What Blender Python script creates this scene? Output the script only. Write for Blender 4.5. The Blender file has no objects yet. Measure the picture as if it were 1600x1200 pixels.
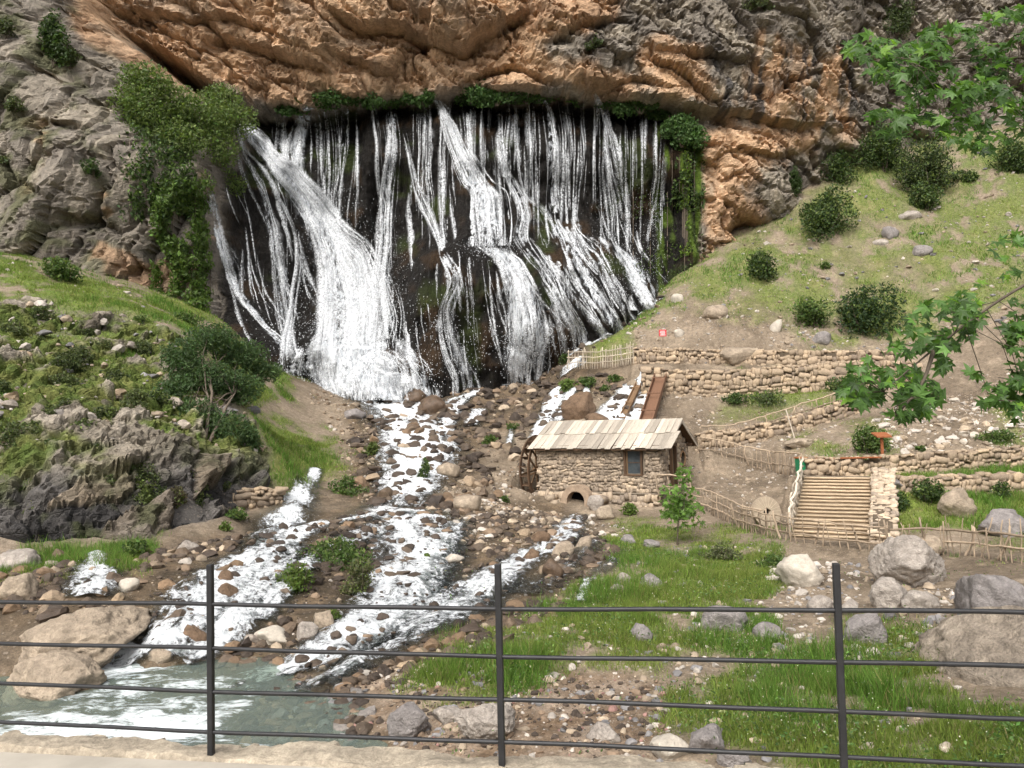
import bpy, math, random, time
import numpy as np
from mathutils import Matrix, Vector

T0 = time.time()
random.seed(7)
RNG = np.random.default_rng(11)
scene = bpy.context.scene
COL = scene.collection

# ------------------------------------------------------------------ camera
EYE = np.array([0.0, 0.0, 6.0])          # 1.6 m above the walkway, 6 m above the pool
FPX = 1256.0                             # focal length in pixels of the 1600 x 1200 photograph
PITCH, ROLL = math.radians(2.6), math.radians(1.3)
cam_data = bpy.data.cameras.new('camera')
cam_data.sensor_width = 36.0
cam_data.lens = 36.0 * FPX / 1600.0
cam_data.clip_start = 0.1
cam_data.clip_end = 2000.0
cam = bpy.data.objects.new('camera', cam_data)
COL.objects.link(cam)
CAM_M = Matrix.Rotation(math.pi / 2 + PITCH, 4, 'X') @ Matrix.Rotation(-ROLL, 4, 'Z')
cam.matrix_world = Matrix.Translation(EYE.tolist()) @ CAM_M
scene.camera = cam
CR = np.array(CAM_M.to_3x3())

# ------------------------------------------------------------------ sky, sun, exposure
SUN_EL, SUN_AZ = math.radians(50), math.radians(200)   # high, behind the camera and a little to its left
world = bpy.data.worlds.new('World')
scene.world = world
world.use_nodes = True
wn, wl = world.node_tree.nodes, world.node_tree.links
wn.clear()
sky = wn.new('ShaderNodeTexSky')
sky.sky_type = 'NISHITA'
sky.sun_disc = False
sky.sun_elevation = SUN_EL
sky.sun_rotation = SUN_AZ
sky.air_density = 1.0
sky.dust_density = 7.0
sky.ozone_density = 1.0
sat = wn.new('ShaderNodeHueSaturation')
sat.inputs['Saturation'].default_value = 0.35
bg = wn.new('ShaderNodeBackground')
bg.inputs['Strength'].default_value = 0.15
wo = wn.new('ShaderNodeOutputWorld')
wl.new(sky.outputs[0], sat.inputs['Color'])
wl.new(sat.outputs[0], bg.inputs['Color'])
wl.new(bg.outputs[0], wo.inputs['Surface'])
sun_data = bpy.data.lights.new('sun', 'SUN')
sun_data.energy = 1.05
sun_data.angle = math.radians(35)
sun_data.color = (1.0, 0.985, 0.955)
sun = bpy.data.objects.new('sun', sun_data)
COL.objects.link(sun)
sd = Vector((math.sin(SUN_AZ) * math.cos(SUN_EL), math.cos(SUN_AZ) * math.cos(SUN_EL), math.sin(SUN_EL)))
sun.rotation_euler = sd.to_track_quat('Z', 'Y').to_euler()

scene.view_settings.view_transform = 'Standard'
scene.view_settings.look = 'None'
scene.view_settings.exposure = 0.66
scene.view_settings.gamma = 1.0
scene.view_settings.use_curve_mapping = False
scene.render.engine = 'CYCLES'
scene.cycles.use_adaptive_sampling = True
scene.cycles.adaptive_threshold = 0.03
scene.cycles.max_bounces = 4
scene.cycles.diffuse_bounces = 2
scene.cycles.glossy_bounces = 2
scene.cycles.transmission_bounces = 2
scene.cycles.transparent_max_bounces = 16
scene.cycles.use_denoising = True
scene.cycles.caustics_reflective = False
scene.cycles.caustics_refractive = False


# ------------------------------------------------------------------ photograph <-> place
def ray(px, py):
    v = np.stack([(np.asarray(px, float) - 800) / FPX, (600 - np.asarray(py, float)) / FPX, -np.ones(np.shape(px))], -1)
    return v @ CR.T

def P(px, py, d):
    """point d metres ahead of the eye along the sight line of a spot in the photograph"""
    r = ray(px, py)
    return EYE + r * (np.asarray(d, float) / r[..., 1])[..., None]

def Pz(px, py, z):
    r = ray(px, py)
    return EYE + r * ((np.asarray(z, float) - EYE[2]) / r[..., 2])[..., None]

def proj(p):
    c = (np.asarray(p, float) - EYE) @ CR
    return np.stack([800 + FPX * c[..., 0] / -c[..., 2], 600 - FPX * c[..., 1] / -c[..., 2]], -1)


# ------------------------------------------------------------------ noise
def _hash(ix, iy, iz, seed):
    h = (ix.astype(np.uint32) * np.uint32(374761393) + iy.astype(np.uint32) * np.uint32(668265263)
         + iz.astype(np.uint32) * np.uint32(2147483647) + np.uint32((seed * 974711 + 13) & 0xffffffff))
    h = (h ^ (h >> np.uint32(13))) * np.uint32(1274126177)
    h = (h ^ (h >> np.uint32(16))) * np.uint32(2246822519)
    return h ^ (h >> np.uint32(15))

def _h01(ix, iy, iz, seed):
    return (_hash(ix, iy, iz, seed) & np.uint32(0xffffff)).astype(np.float32) / np.float32(0xffffff)

def vnoise(p, seed=0):
    p = np.asarray(p, np.float32)
    i = np.floor(p).astype(np.int64)
    f = p - i
    w = f * f * f * (f * (f * 6 - 15) + 10)
    out = 0
    for dx in (0, 1):
        wx = w[..., 0] if dx else 1 - w[..., 0]
        for dy in (0, 1):
            wy = w[..., 1] if dy else 1 - w[..., 1]
            for dz in (0, 1):
                wz = w[..., 2] if dz else 1 - w[..., 2]
                out = out + wx * wy * wz * _h01(i[..., 0] + dx, i[..., 1] + dy, i[..., 2] + dz, seed)
    return out * 2 - 1

def fbm(p, octaves=4, seed=0, gain=0.5, lac=2.03):
    p = np.asarray(p, np.float32)
    a, s, t = 1.0, 0.0, 0.0
    for k in range(octaves):
        s = s + a * vnoise(p, seed + k * 17)
        t += a
        a *= gain
        p = p * lac
    return s / t

def fbm2(x, y, scale, octaves=4, seed=0):
    return fbm(np.stack([np.asarray(x) / scale, np.asarray(y) / scale, np.zeros_like(np.asarray(x, float))], -1), octaves, seed)

def facets(p, seed=0, tilt=1.0):
    """angular blocks: every cell is a tilted plane of its own; also returns the gap to the next cell and a cell value"""
    p = np.asarray(p, np.float32)
    i = np.floor(p).astype(np.int64)
    f = (p - i).astype(np.float32)
    best = np.full(p.shape[:-1], 9.0, np.float32)
    sec = best.copy()
    val = np.zeros_like(best)
    cid = np.zeros_like(best)
    for dx in (-1, 0, 1):
        for dy in (-1, 0, 1):
            for dz in (-1, 0, 1):
                jx, jy, jz = i[..., 0] + dx, i[..., 1] + dy, i[..., 2] + dz
                h = _hash(jx, jy, jz, seed)
                a = (h & np.uint32(1023)).astype(np.float32) / 1023
                b = ((h >> np.uint32(10)) & np.uint32(1023)).astype(np.float32) / 1023
                c = ((h >> np.uint32(20)) & np.uint32(1023)).astype(np.float32) / 1023
                ex, ey, ez = dx + a - f[..., 0], dy + b - f[..., 1], dz + c - f[..., 2]
                d = ex * ex + ey * ey + ez * ez
                g = (h * np.uint32(2654435761)) ^ (h >> np.uint32(7))
                g = g * np.uint32(2246822519)
                ga = (g & np.uint32(1023)).astype(np.float32) / 512 - 1
                gb = ((g >> np.uint32(10)) & np.uint32(1023)).astype(np.float32) / 512 - 1
                gc = ((g >> np.uint32(20)) & np.uint32(1023)).astype(np.float32) / 512 - 1
                v = (ex * ga + ez * gb) * tilt + gc * 0.6
                nb = d < best
                sec = np.where(nb, best, np.minimum(sec, d))
                val = np.where(nb, v, val)
                cid = np.where(nb, (gc + 1) / 2, cid)
                best = np.where(nb, d, best)
    return val, np.sqrt(sec) - np.sqrt(best), cid

def smooth(a, b, x):
    t = np.clip((x - a) / (b - a), 0, 1)
    return t * t * (3 - 2 * t)

def poly_sd(px, py, poly):
    """signed distance in photograph pixels, positive inside"""
    poly = np.asarray(poly, float)
    px, py = np.asarray(px, float), np.asarray(py, float)
    best = np.full(px.shape, 1e9)
    inside = np.zeros(px.shape, bool)
    n = len(poly)
    for k in range(n):
        ax, ay = poly[k]
        bx, by = poly[(k + 1) % n]
        ex, ey = bx - ax, by - ay
        t = np.clip(((px - ax) * ex + (py - ay) * ey) / (ex * ex + ey * ey + 1e-9), 0, 1)
        best = np.minimum(best, (px - ax - t * ex) ** 2 + (py - ay - t * ey) ** 2)
        cr = ((ay > py) != (by > py)) & (px < (bx - ax) * (py - ay) / (by - ay + 1e-12) + ax)
        inside ^= cr
    return np.where(inside, 1, -1) * np.sqrt(best)

class Tps:
    def __init__(self, pts, val, lam=1e-3):
        pts, val = np.asarray(pts, float), np.asarray(val, float)
        self.c, self.s = pts.mean(0), pts.std()
        q = (pts - self.c) / self.s
        n = len(q)
        K = self.k(((q[:, None] - q[None]) ** 2).sum(-1)) + lam * np.eye(n)
        Q = np.c_[np.ones(n), q]
        A = np.zeros((n + 3, n + 3))
        A[:n, :n], A[:n, n:], A[n:, :n] = K, Q, Q.T
        self.w = np.linalg.solve(A, np.r_[val, 0, 0, 0])
        self.q = q
    @staticmethod
    def k(r2):
        return 0.5 * r2 * np.log(r2 + 1e-12)
    def __call__(self, a, b):
        a, b = np.broadcast_arrays(np.asarray(a, float), np.asarray(b, float))
        u = (np.stack([a, b], -1) - self.c) / self.s
        out = self.w[-3] + u[..., 0] * self.w[-2] + u[..., 1] * self.w[-1]
        for k in range(len(self.q)):
            out = out + self.w[k] * self.k((u[..., 0] - self.q[k, 0]) ** 2 + (u[..., 1] - self.q[k, 1]) ** 2)
        return out


# ------------------------------------------------------------------ objects
def tag(o, label=None, category=None, group=None, kind=None):
    if label: o['label'] = label
    if category: o['category'] = category
    if group: o['group'] = group
    if kind: o['kind'] = kind
    return o

def empty(name, loc=(0, 0, 0), rz=0.0, **kw):
    o = bpy.data.objects.new(name, None)
    o.empty_display_size = 0.2
    o.location = tuple(float(v) for v in loc)
    o.rotation_euler = (0, 0, rz)
    COL.objects.link(o)
    return tag(o, **kw)

def new_mesh(name, verts, faces, mat=None, smooth_shade=False, col=None, uv=None, attrs=None):
    """verts (n,3); faces an (m,k) array, or a list of faces"""
    me = bpy.data.meshes.new(name)
    verts = np.asarray(verts, np.float32).reshape(-1, 3)
    if isinstance(faces, np.ndarray):
        m, k = faces.shape
        me.vertices.add(len(verts))
        me.vertices.foreach_set('co', verts.ravel())
        me.loops.add(m * k)
        me.loops.foreach_set('vertex_index', faces.ravel().astype(np.int32))
        me.polygons.add(m)
        me.polygons.foreach_set('loop_start', np.arange(0, m * k, k, dtype=np.int32))
    else:
        me.from_pydata(verts.tolist(), [], [list(f) for f in faces])
    if smooth_shade:
        me.polygons.foreach_set('use_smooth', np.ones(len(me.polygons), bool))
    else:
        me.polygons.foreach_set('use_smooth', np.zeros(len(me.polygons), bool))
    if col is not None:
        c = np.asarray(col, np.float32)
        if c.shape[1] == 3:
            c = np.c_[c, np.ones(len(c), np.float32)]
        me.attributes.new('col', 'FLOAT_COLOR', 'POINT').data.foreach_set('color', c.ravel())
    if uv is not None:      # per vertex
        u = me.uv_layers.new(name='UVMap')
        li = np.empty(len(me.loops), np.int32)
        me.loops.foreach_get('vertex_index', li)
        u.data.foreach_set('uv', np.asarray(uv, np.float32)[li].ravel())
    for k, v in (attrs or {}).items():
        me.attributes.new(k, 'FLOAT', 'POINT').data.foreach_set('value', np.asarray(v, np.float32))
    me.update(calc_edges=True)
    if mat is not None:
        me.materials.append(mat)
    return me

def link(name, me, parent=None, loc=None, rot=None, scale=None, **kw):
    o = bpy.data.objects.new(name, me)
    if parent is not None:
        o.parent = parent
    if loc is not None: o.location = tuple(float(v) for v in loc)
    if rot is not None: o.rotation_euler = tuple(float(v) for v in rot)
    if scale is not None: o.scale = tuple(float(v) for v in scale)
    COL.objects.link(o)
    return tag(o, **kw)

def grid_faces(nu, nv):
    a = (np.arange(nu - 1)[:, None] * nv + np.arange(nv - 1)[None]).ravel()
    return np.stack([a, a + nv, a + nv + 1, a + 1], 1)

class Batch:
    """collects many small pieces into one mesh"""
    def __init__(self):
        self.v, self.f, self.c, self.n = [], {}, [], 0
    def add(self, v, f, c=None):
        v = np.asarray(v, np.float32).reshape(-1, 3)
        f = np.asarray(f)
        self.v.append(v)
        self.f.setdefault(f.shape[1], []).append(f + self.n)
        if c is not None:
            c = np.asarray(c, np.float32)
            self.c.append(np.broadcast_to(c, (len(v), 3)) if c.ndim == 1 else c)
        self.n += len(v)
    def mesh(self, name, mat, smooth_shade=False):
        v = np.concatenate(self.v)
        c = np.concatenate(self.c) if self.c else None
        if len(self.f) == 1:
            return new_mesh(name, v, np.concatenate(list(self.f.values())[0]), mat, smooth_shade, c)
        fl = [list(map(int, r)) for fs in self.f.values() for r in np.concatenate(fs)]
        return new_mesh(name, v, fl, mat, smooth_shade, c)
# ------------------------------------------------------------------ materials
class Nodes:
    def __init__(self, name):
        self.m = bpy.data.materials.new(name)
        self.m.use_nodes = True
        self.t = self.m.node_tree
        self.t.nodes.clear()
        self.out = self.t.nodes.new('ShaderNodeOutputMaterial')
    def n(self, typ, **props):
        n = self.t.nodes.new('ShaderNode' + typ)
        for k, v in props.items():
            setattr(n, k, v)
        return n
    def l(self, a, b):
        self.t.links.new(a, b)
    def put(self, sock, v):
        if isinstance(v, bpy.types.NodeSocket):
            self.l(v, sock)
        elif isinstance(v, (tuple, list)) and len(v) == 3 and sock.type == 'RGBA':
            sock.default_value = (*v, 1)
        else:
            sock.default_value = v
    def coord(self, which='Object', scale=None, rot=None):
        c = self.n('TexCoord').outputs[which]
        if scale is None and rot is None:
            return c
        mp = self.n('Mapping')
        self.l(c, mp.inputs[0])
        if scale is not None: mp.inputs['Scale'].default_value = scale
        if rot is not None: mp.inputs['Rotation'].default_value = rot
        return mp.outputs[0]
    def noise(self, vec, scale, detail=4, rough=0.55, dist=0.0):
        n = self.n('TexNoise')
        self.l(vec, n.inputs['Vector'])
        n.inputs['Scale'].default_value = scale
        n.inputs['Detail'].default_value = detail
        n.inputs['Roughness'].default_value = rough
        n.inputs['Distortion'].default_value = dist
        return n.outputs['Fac']
    def voro(self, vec, scale, feature='F1', out='Distance', rand=1.0):
        n = self.n('TexVoronoi', feature=feature)
        self.l(vec, n.inputs['Vector'])
        n.inputs['Scale'].default_value = scale
        n.inputs['Randomness'].default_value = rand
        return n.outputs[out]
    def ramp(self, fac, stops, interp='LINEAR'):
        r = self.n('ValToRGB')
        r.color_ramp.interpolation = interp
        e = r.color_ramp.elements
        while len(e) < len(stops):
            e.new(0.5)
        for el, (p, c) in zip(e, stops):
            el.position = p
            el.color = (c, c, c, 1) if isinstance(c, (int, float)) else (*c, 1)
        self.put(r.inputs[0], fac)
        return r.outputs[0]
    def math(self, op, a, b=0.0, clamp=False):
        n = self.n('Math', operation=op, use_clamp=clamp)
        self.put(n.inputs[0], a)
        self.put(n.inputs[1], b)
        return n.outputs[0]
    def mix(self, fac, a, b, blend='MIX'):
        n = self.n('MixRGB', blend_type=blend)
        self.put(n.inputs[0], fac)
        self.put(n.inputs[1], a)
        self.put(n.inputs[2], b)
        return n.outputs[0]
    def attr(self, name, out='Color'):
        return self.n('Attribute', attribute_name=name).outputs[out]
    def bump(self, h, strength=0.5, dist=0.1, normal=None):
        b = self.n('Bump')
        self.put(b.inputs['Height'], h)
        b.inputs['Strength'].default_value = strength
        b.inputs['Distance'].default_value = dist
        if normal is not None:
            self.l(normal, b.inputs['Normal'])
        return b.outputs[0]
    def bsdf(self, col, rough=0.8, spec=0.3, normal=None, **kw):
        b = self.n('BsdfPrincipled')
        self.put(b.inputs['Base Color'], col)
        self.put(b.inputs['Roughness'], rough)
        self.put(b.inputs['Specular IOR Level'], spec)
        if normal is not None:
            self.l(normal, b.inputs['Normal'])
        for k, v in kw.items():
            self.put(b.inputs[k.replace('_', ' ')], v)
        return b.outputs[0]
    def done(self, shader):
        self.l(shader, self.out.inputs['Surface'])
        return self.m

def gain(n, col, amount, lo=0.6, hi=1.4):
    return n.mix(1.0, col, n.ramp(amount, [(0.25, lo), (0.75, hi)]), 'MULTIPLY')

def mat_rock(name, bump=0.6, scale=1.0, rough=0.85, spec=0.25, contrast=0.35, use_attr=True, base=(0.3, 0.28, 0.25), rnd=False):
    n = Nodes(name)
    v = n.coord('Object')
    c = n.attr('col') if use_attr else base
    big = n.noise(v, 0.5 * scale, 5, 0.6, 0.4)
    fine = n.noise(v, 3.2 * scale, 6, 0.68, 0.3)
    c = gain(n, c, big, 1 - contrast, 1 + contrast) if not isinstance(c, tuple) else n.mix(1.0, c, n.ramp(big, [(0.25, 1 - contrast), (0.75, 1 + contrast)]), 'MULTIPLY')
    c = gain(n, c, fine, 1 - contrast * 1.1, 1 + contrast * 1.1)
    if rnd:
        r = n.n('ObjectInfo').outputs['Random']
        c = n.mix(1.0, c, n.ramp(r, [(0.0, (0.62, 0.6, 0.6)), (0.35, (0.9, 0.86, 0.8)), (0.7, (1.05, 1.0, 0.95)), (1.0, (1.3, 1.22, 1.1))]), 'MULTIPLY')
    crack = n.voro(n.coord('Object', (1.0, 1.0, 1.7), (0.3, 0.5, 0.2)), 1.3 * scale, 'DISTANCE_TO_EDGE')
    crk = n.ramp(crack, [(0.0, 0.0), (0.06, 1.0)])
    grit = n.noise(v, 14.0 * scale, 4, 0.7)
    c = gain(n, c, grit, 1 - contrast * .7, 1 + contrast * .7)
    h = n.math('ADD', n.math('ADD', fine, n.math('MULTIPLY', grit, .3)), n.math('ADD', n.math('MULTIPLY', crk, 0.32 if scale < 1.3 else 0.08), n.math('MULTIPLY', n.ramp(n.voro(n.coord('Object', (1.0, 1.0, 1.5), (0.6, 0.2, 0.9)), 4.0 * scale, 'DISTANCE_TO_EDGE'), [(0.0, 0.0), (0.09, 1.0)]), 0.14 if scale < 1.3 else 0.05)))
    nm = n.bump(h, bump, 0.25 / scale)
    return n.done(n.bsdf(c, rough, spec, nm))

def mat_plain(name, col, rough=0.8, spec=0.3, var=0.25, scale=6.0, bump=0.15, stretch=None, rnd=0.0, dist=0.03):
    n = Nodes(name)
    v = n.coord('Object', stretch)
    f = n.noise(v, scale, 5, 0.62)
    c = n.mix(1.0, col, n.ramp(f, [(0.25, 1 - var), (0.75, 1 + var)]), 'MULTIPLY')
    if rnd:
        r = n.n('ObjectInfo').outputs['Random']
        c = n.mix(1.0, c, n.ramp(r, [(0.0, 1 - rnd), (1.0, 1 + rnd)]), 'MULTIPLY')
    return n.done(n.bsdf(c, rough, spec, n.bump(f, bump, dist)))

def mat_attr(name, rough=0.8, spec=0.2, var=0.2, scale=5.0, bump=0.2, dist=0.05):
    n = Nodes(name)
    f = n.noise(n.coord('Object'), scale, 5, 0.62)
    return n.done(n.bsdf(gain(n, n.attr('col'), f, 1 - var, 1 + var), rough, spec, n.bump(f, bump, dist)))

def mat_leaf(name, attr=True, col=(0.05, 0.11, 0.02), trans=0.35, rough=0.5, spec=0.3, rnd=0.0):
    n = Nodes(name)
    c = n.attr('col') if attr else col
    if rnd:
        r = n.n('ObjectInfo').outputs['Random']
        c = n.mix(1.0, c, n.ramp(r, [(0.0, (0.6, 0.62, 0.7)), (0.6, (1, 1, 1)), (0.85, (1.25, 1.3, 1.1)), (1.0, (2.3, 2.0, 1.2))]), 'MULTIPLY')
    d = n.bsdf(c, rough, spec)
    t = n.n('BsdfTranslucent')
    n.put(t.inputs[0], n.mix(1.0, c, (1.25, 1.35, 0.7), 'MULTIPLY'))
    mx = n.n('MixShader')
    mx.inputs[0].default_value = trans
    n.l(d, mx.inputs[1])
    n.l(t.outputs[0], mx.inputs[2])
    return n.done(mx.outputs[0])
# ------------------------------------------------------------------ terrain: heights z(x, y) through surveyed points
_far = [  # seen at (column, row) of the photograph, metres ahead
    # cascade and stream bed
    (640, 800, 38), (600, 870, 30), (440, 830, 30.5), (350, 880, 26.5), (250, 1000, 21), (330, 960, 22.5), (500, 1000, 21.5), (700, 900, 28),
    (520, 900, 26.5), (640, 740, 45.5), (650, 680, 54), (610, 612, 68), (560, 830, 33), (760, 960, 24), (860, 930, 26),
    (560, 616, 71), (610, 614, 74), (660, 614, 74), (600, 606, 82), (720, 606, 74), (760, 600, 74), (820, 572, 75.5), (900, 534, 77.5), (1000, 470, 80.5), (900, 528, 84), (750, 596, 82), (480, 592, 69),
    # around the mill
    (905, 806, 42.5), (845, 800, 44), (1000, 800, 42.5), (980, 840, 36.5), (900, 830, 37.5), (1100, 765, 45), (1150, 735, 49.5), (1200, 800, 41),
    (820, 740, 48.5), (760, 790, 40), (1060, 830, 38), (1240, 835, 35.5), (1150, 830, 37),
    # rubble between stream and mill
    (750, 640, 62), (850, 600, 67), (750, 720, 49.5), (800, 680, 55), (930, 612, 62), (900, 650, 57), (1000, 612, 60), (700, 605, 69),
    # right: path, terraces, hillside
    (1300, 862, 32.8), (1300, 900, 27.5), (1300, 1000, 19.6), (1450, 900, 26), (1550, 900, 25), (1450, 800, 36), (1570, 800, 36), (1400, 850, 33),
    (1500, 772, 40), (1500, 736, 42), (1560, 736, 42), (1400, 742, 42), (1440, 690, 46), (1450, 640, 52), (1500, 560, 60), (1300, 690, 48), (1200, 690, 50.5),
    (1300, 645, 54), (1200, 622, 57.5), (1080, 640, 56), (1350, 600, 58.5),
    (1150, 500, 66), (1060, 480, 70), (1100, 430, 74), (900, 560, 67), (1030, 455, 75), (1100, 402, 79), (1230, 332, 83), (1340, 245, 88),
    (1000, 520, 68), (1300, 480, 68), (1300, 400, 75), (1450, 450, 68), (1450, 300, 82), (1580, 290, 80), (1580, 420, 68), (1580, 520, 60),
    (1900, 450, 66), (1900, 300, 80), (1900, 700, 42), (1900, 900, 26), (1450, 220, 90), (1600, 220, 88),
    # left: crag, grass behind it, scree
    (100, 848, 29.5), (100, 740, 31.2), (200, 835, 30.5), (0, 840, 29), (0, 730, 31), (200, 735, 32.6), (300, 815, 32.5), (300, 715, 35), (350, 790, 35.5), (385, 795, 36.5),
    (200, 600, 41), (100, 600, 39.5), (20, 600, 38), (100, 520, 44.5), (200, 520, 47), (250, 560, 45.5), (330, 590, 45), (300, 530, 50),
    (390, 645, 43), (415, 700, 41), (420, 748, 40), (100, 435, 54), (0, 402, 54), (200, 460, 55), (300, 500, 57), (430, 680, 50), (500, 705, 48), (440, 625, 56),
    (520, 622, 62), (540, 690, 52), (470, 775, 39.5), (540, 770, 42), (450, 582, 64), (350, 505, 62), (460, 740, 44.5),
    (100, 880, 26), (30, 900, 25), (180, 940, 23), (60, 1000, 21), (100, 1040, 19.6),
    (-300, 850, 28), (-300, 700, 33), (-300, 500, 43), (-300, 400, 52), (-300, 1000, 20.5),
]
_near = [  # seen at (column, row), at height z
    (50, 1150, -.45), (200, 1125, -.5), (350, 1115, -.45), (80, 1085, -.4), (300, 1070, -.4), (200, 1060, -.3), (0, 1110, -.4), (150, 1190, -.4), (-300, 1120, -.4),
    (480, 1150, -.2), (430, 1100, -.2), (440, 1190, -.25), (560, 1130, .08), (560, 1190, -.1), (480, 1060, .08), (700, 1170, .15), (640, 1100, .2), (850, 1180, .15), (950, 1100, .3), (560, 1060, .2),
    (750, 1040, .35), (1000, 1150, .35), (1200, 1150, .55), (1300, 1190, .7), (1100, 1060, .45), (950, 1000, .5), (1100, 960, .5), (1500, 1190, 1.0), (1500, 1050, .8), (1800, 1190, 1.2),
    (1300, 1100, .6), (870, 1050, .4), (1050, 900, .6), (1180, 900, .55),
]
TP = np.array([P(*a) for a in _far] + [Pz(*a) for a in _near]
              + [(4.5, 52.5, 5.0), (7.5, 51.5, 4.6), (10.5, 50.5, 4.0), (5.0, 47.5, 2.2), (8.0, 46.0, 2.0)]
              + [(-20, 5, -.5), (0, 5, -.3), (20, 5, 1.0), (-20, 10, -.5), (0, 10, -.2), (20, 10, 1.0)])
_tps = Tps(TP[:, :2], TP[:, 2], 2e-4)
gx = np.arange(-64, 86.01, 0.22)
gy = np.concatenate([np.arange(6, 25, 0.13), np.arange(25, 50, 0.2), np.arange(50, 104, 0.3)])
GX, GY = np.meshgrid(gx, gy, indexing='ij')
GZ = _tps(GX, GY)

# terraces that the dry stone walls hold up: ground in front of each wall is cut down to its foot
STAIR_X = (P(1262, 800, 36)[0], P(1358, 800, 36)[0])
def seg_frame(a, b):
    a, b = np.asarray(a[:2], float), np.asarray(b[:2], float)
    L = np.linalg.norm(b - a)
    u = (b - a) / L
    return a, u, np.array([-u[1], u[0]]), L

def pxy(x, y, z):
    return proj(np.stack([x, y, z], -1))
TPX = pxy(GX, GY, GZ)
CRAG = [(-400, 850), (-400, 560), (-50, 470), (40, 455), (120, 480), (210, 490), (290, 520), (345, 590), (395, 640), (425, 700), (430, 752), (395, 790), (330, 822), (240, 845), (0, 850)]
crag_sd = poly_sd(TPX[..., 0], TPX[..., 1], CRAG)
crag_sd = np.where((GY < 29) | (GY > 54), np.minimum(crag_sd, -4), crag_sd)
crag_w = smooth(-6, 22, crag_sd + 10 * fbm2(GX, GY, 2.0, 3, 5))
GZ0 = GZ.copy()                                   # under the crag, which is a mesh of its own
GZ -= .45 * smooth(.3, 1, crag_w)
near_fade = smooth(0.0, 0.4, GZ + .2)
GZ += (1 - crag_w) * (0.16 * fbm2(GX, GY, 3.5, 4, 21) * (0.4 + near_fade) + 0.05 * fbm2(GX, GY, 0.7, 3, 22))
hill_w = smooth(55, 70, GY) * smooth(10, 22, GX)
GZ += hill_w * (1.0 * fbm2(GX, GY, 9, 4, 31) + 0.6 * np.abs(fbm2(GX, GY, 2.8, 4, 32)) + .25 * np.abs(fbm2(GX, GY, .9, 3, 33)))

def G(x, y):
    """ground height"""
    x, y = np.broadcast_arrays(np.asarray(x, float), np.asarray(y, float))
    i = np.clip((x - gx[0]) / 0.22, 0, len(gx) - 1.001)
    j = np.clip(np.interp(y, gy, np.arange(len(gy))), 0, len(gy) - 1.001)
    i0, j0 = i.astype(int), j.astype(int)
    a, b = i - i0, j - j0
    return (GZ[i0, j0] * (1 - a) * (1 - b) + GZ[i0 + 1, j0] * a * (1 - b) + GZ[i0, j0 + 1] * (1 - a) * b + GZ[i0 + 1, j0 + 1] * a * b)

def onG(px, py, d0=8.0, d1=100.0):
    """where the sight line of a spot in the photograph first meets the ground"""
    px, py = np.atleast_1d(np.asarray(px, float)), np.atleast_1d(np.asarray(py, float))
    ds = np.geomspace(d0, d1, 700)
    out = np.zeros((len(px), 3))
    for k in range(len(px)):
        p = P(np.full(len(ds), px[k]), np.full(len(ds), py[k]), ds)
        below = p[:, 2] < G(p[:, 0], p[:, 1])
        out[k] = p[np.argmax(below)] if below.any() else p[-1]
    return out if len(out) > 1 else out[0]
# ------------------------------------------------------------------ terraces, stair and mill platform cut into the ground
WALLS = {  # (column, row of foot, row of top, metres ahead)
    'upper':   [(992, 570, 545, 63.5), (1070, 570, 547, 62.6), (1150, 573, 549, 61.8), (1270, 572, 549, 60.8), (1400, 572, 550, 59.8)],
    'middle':  [(1003, 622, 574, 59.6), (1060, 622, 580, 58.8), (1150, 622, 580, 58.2), (1250, 616, 572, 57.8), (1350, 605, 566, 57.4), (1440, 600, 566, 57.2)],
    'path':    [(1092, 700, 678, 50.6), (1150, 698, 672, 51), (1230, 684, 656, 51.6), (1300, 660, 636, 52.6), (1345, 645, 622, 53.4)],
    'terrace': [(1262, 744, 716, 41.8), (1330, 744, 718, 42.0), (1400, 742, 714, 42.3), (1500, 736, 706, 42.6), (1660, 728, 697, 43.2)],
    'lower':   [(1380, 770, 748, 38.6), (1450, 772, 748, 39.4), (1540, 774, 744, 39.8), (1660, 776, 740, 40.2)],
    'bank':    [(345, 803, 772, 36.2), (390, 800, 768, 37), (445, 788, 764, 38.6)],
}
WALL3 = {}
for k, pts in WALLS.items():
    WALL3[k] = [(P(a, b, d), float(P(a, t, d)[2])) for a, b, t, d in pts]
for k, pts in WALL3.items():
    for (p0, t0), (p1, t1) in zip(pts[:-1], pts[1:]):
        a, u, nrm, L = seg_frame(p0, p1)
        rx, ry = GX - a[0], GY - a[1]
        s = rx * u[0] + ry * u[1]
        t = rx * nrm[0] + ry * nrm[1]            # behind the wall
        w = np.clip(s / L, 0, 1)
        inside = smooth(-.5, .0, s) * smooth(L + .5, L, s)
        zb, zt = p0[2] + (p1[2] - p0[2]) * w, t0 + (t1 - t0) * w
        back_w = inside * smooth(.05, .3, t) * smooth({'upper': 2.0, 'middle': 3.6, 'path': 2.6}.get(k, 2.6), .8, t)
        front_w = inside * smooth(.05, -.1, t) * smooth(-2.6, -1.2, t)
        lo = zt - .08
        GZ = GZ + (np.where(np.abs(lo - GZ) > 0, lo, GZ) - GZ) * back_w * (1.0 if k in ('upper', 'middle', 'path', 'terrace', 'lower') else .6)
        GZ = GZ + (zb + .02 - GZ) * front_w * .9

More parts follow.
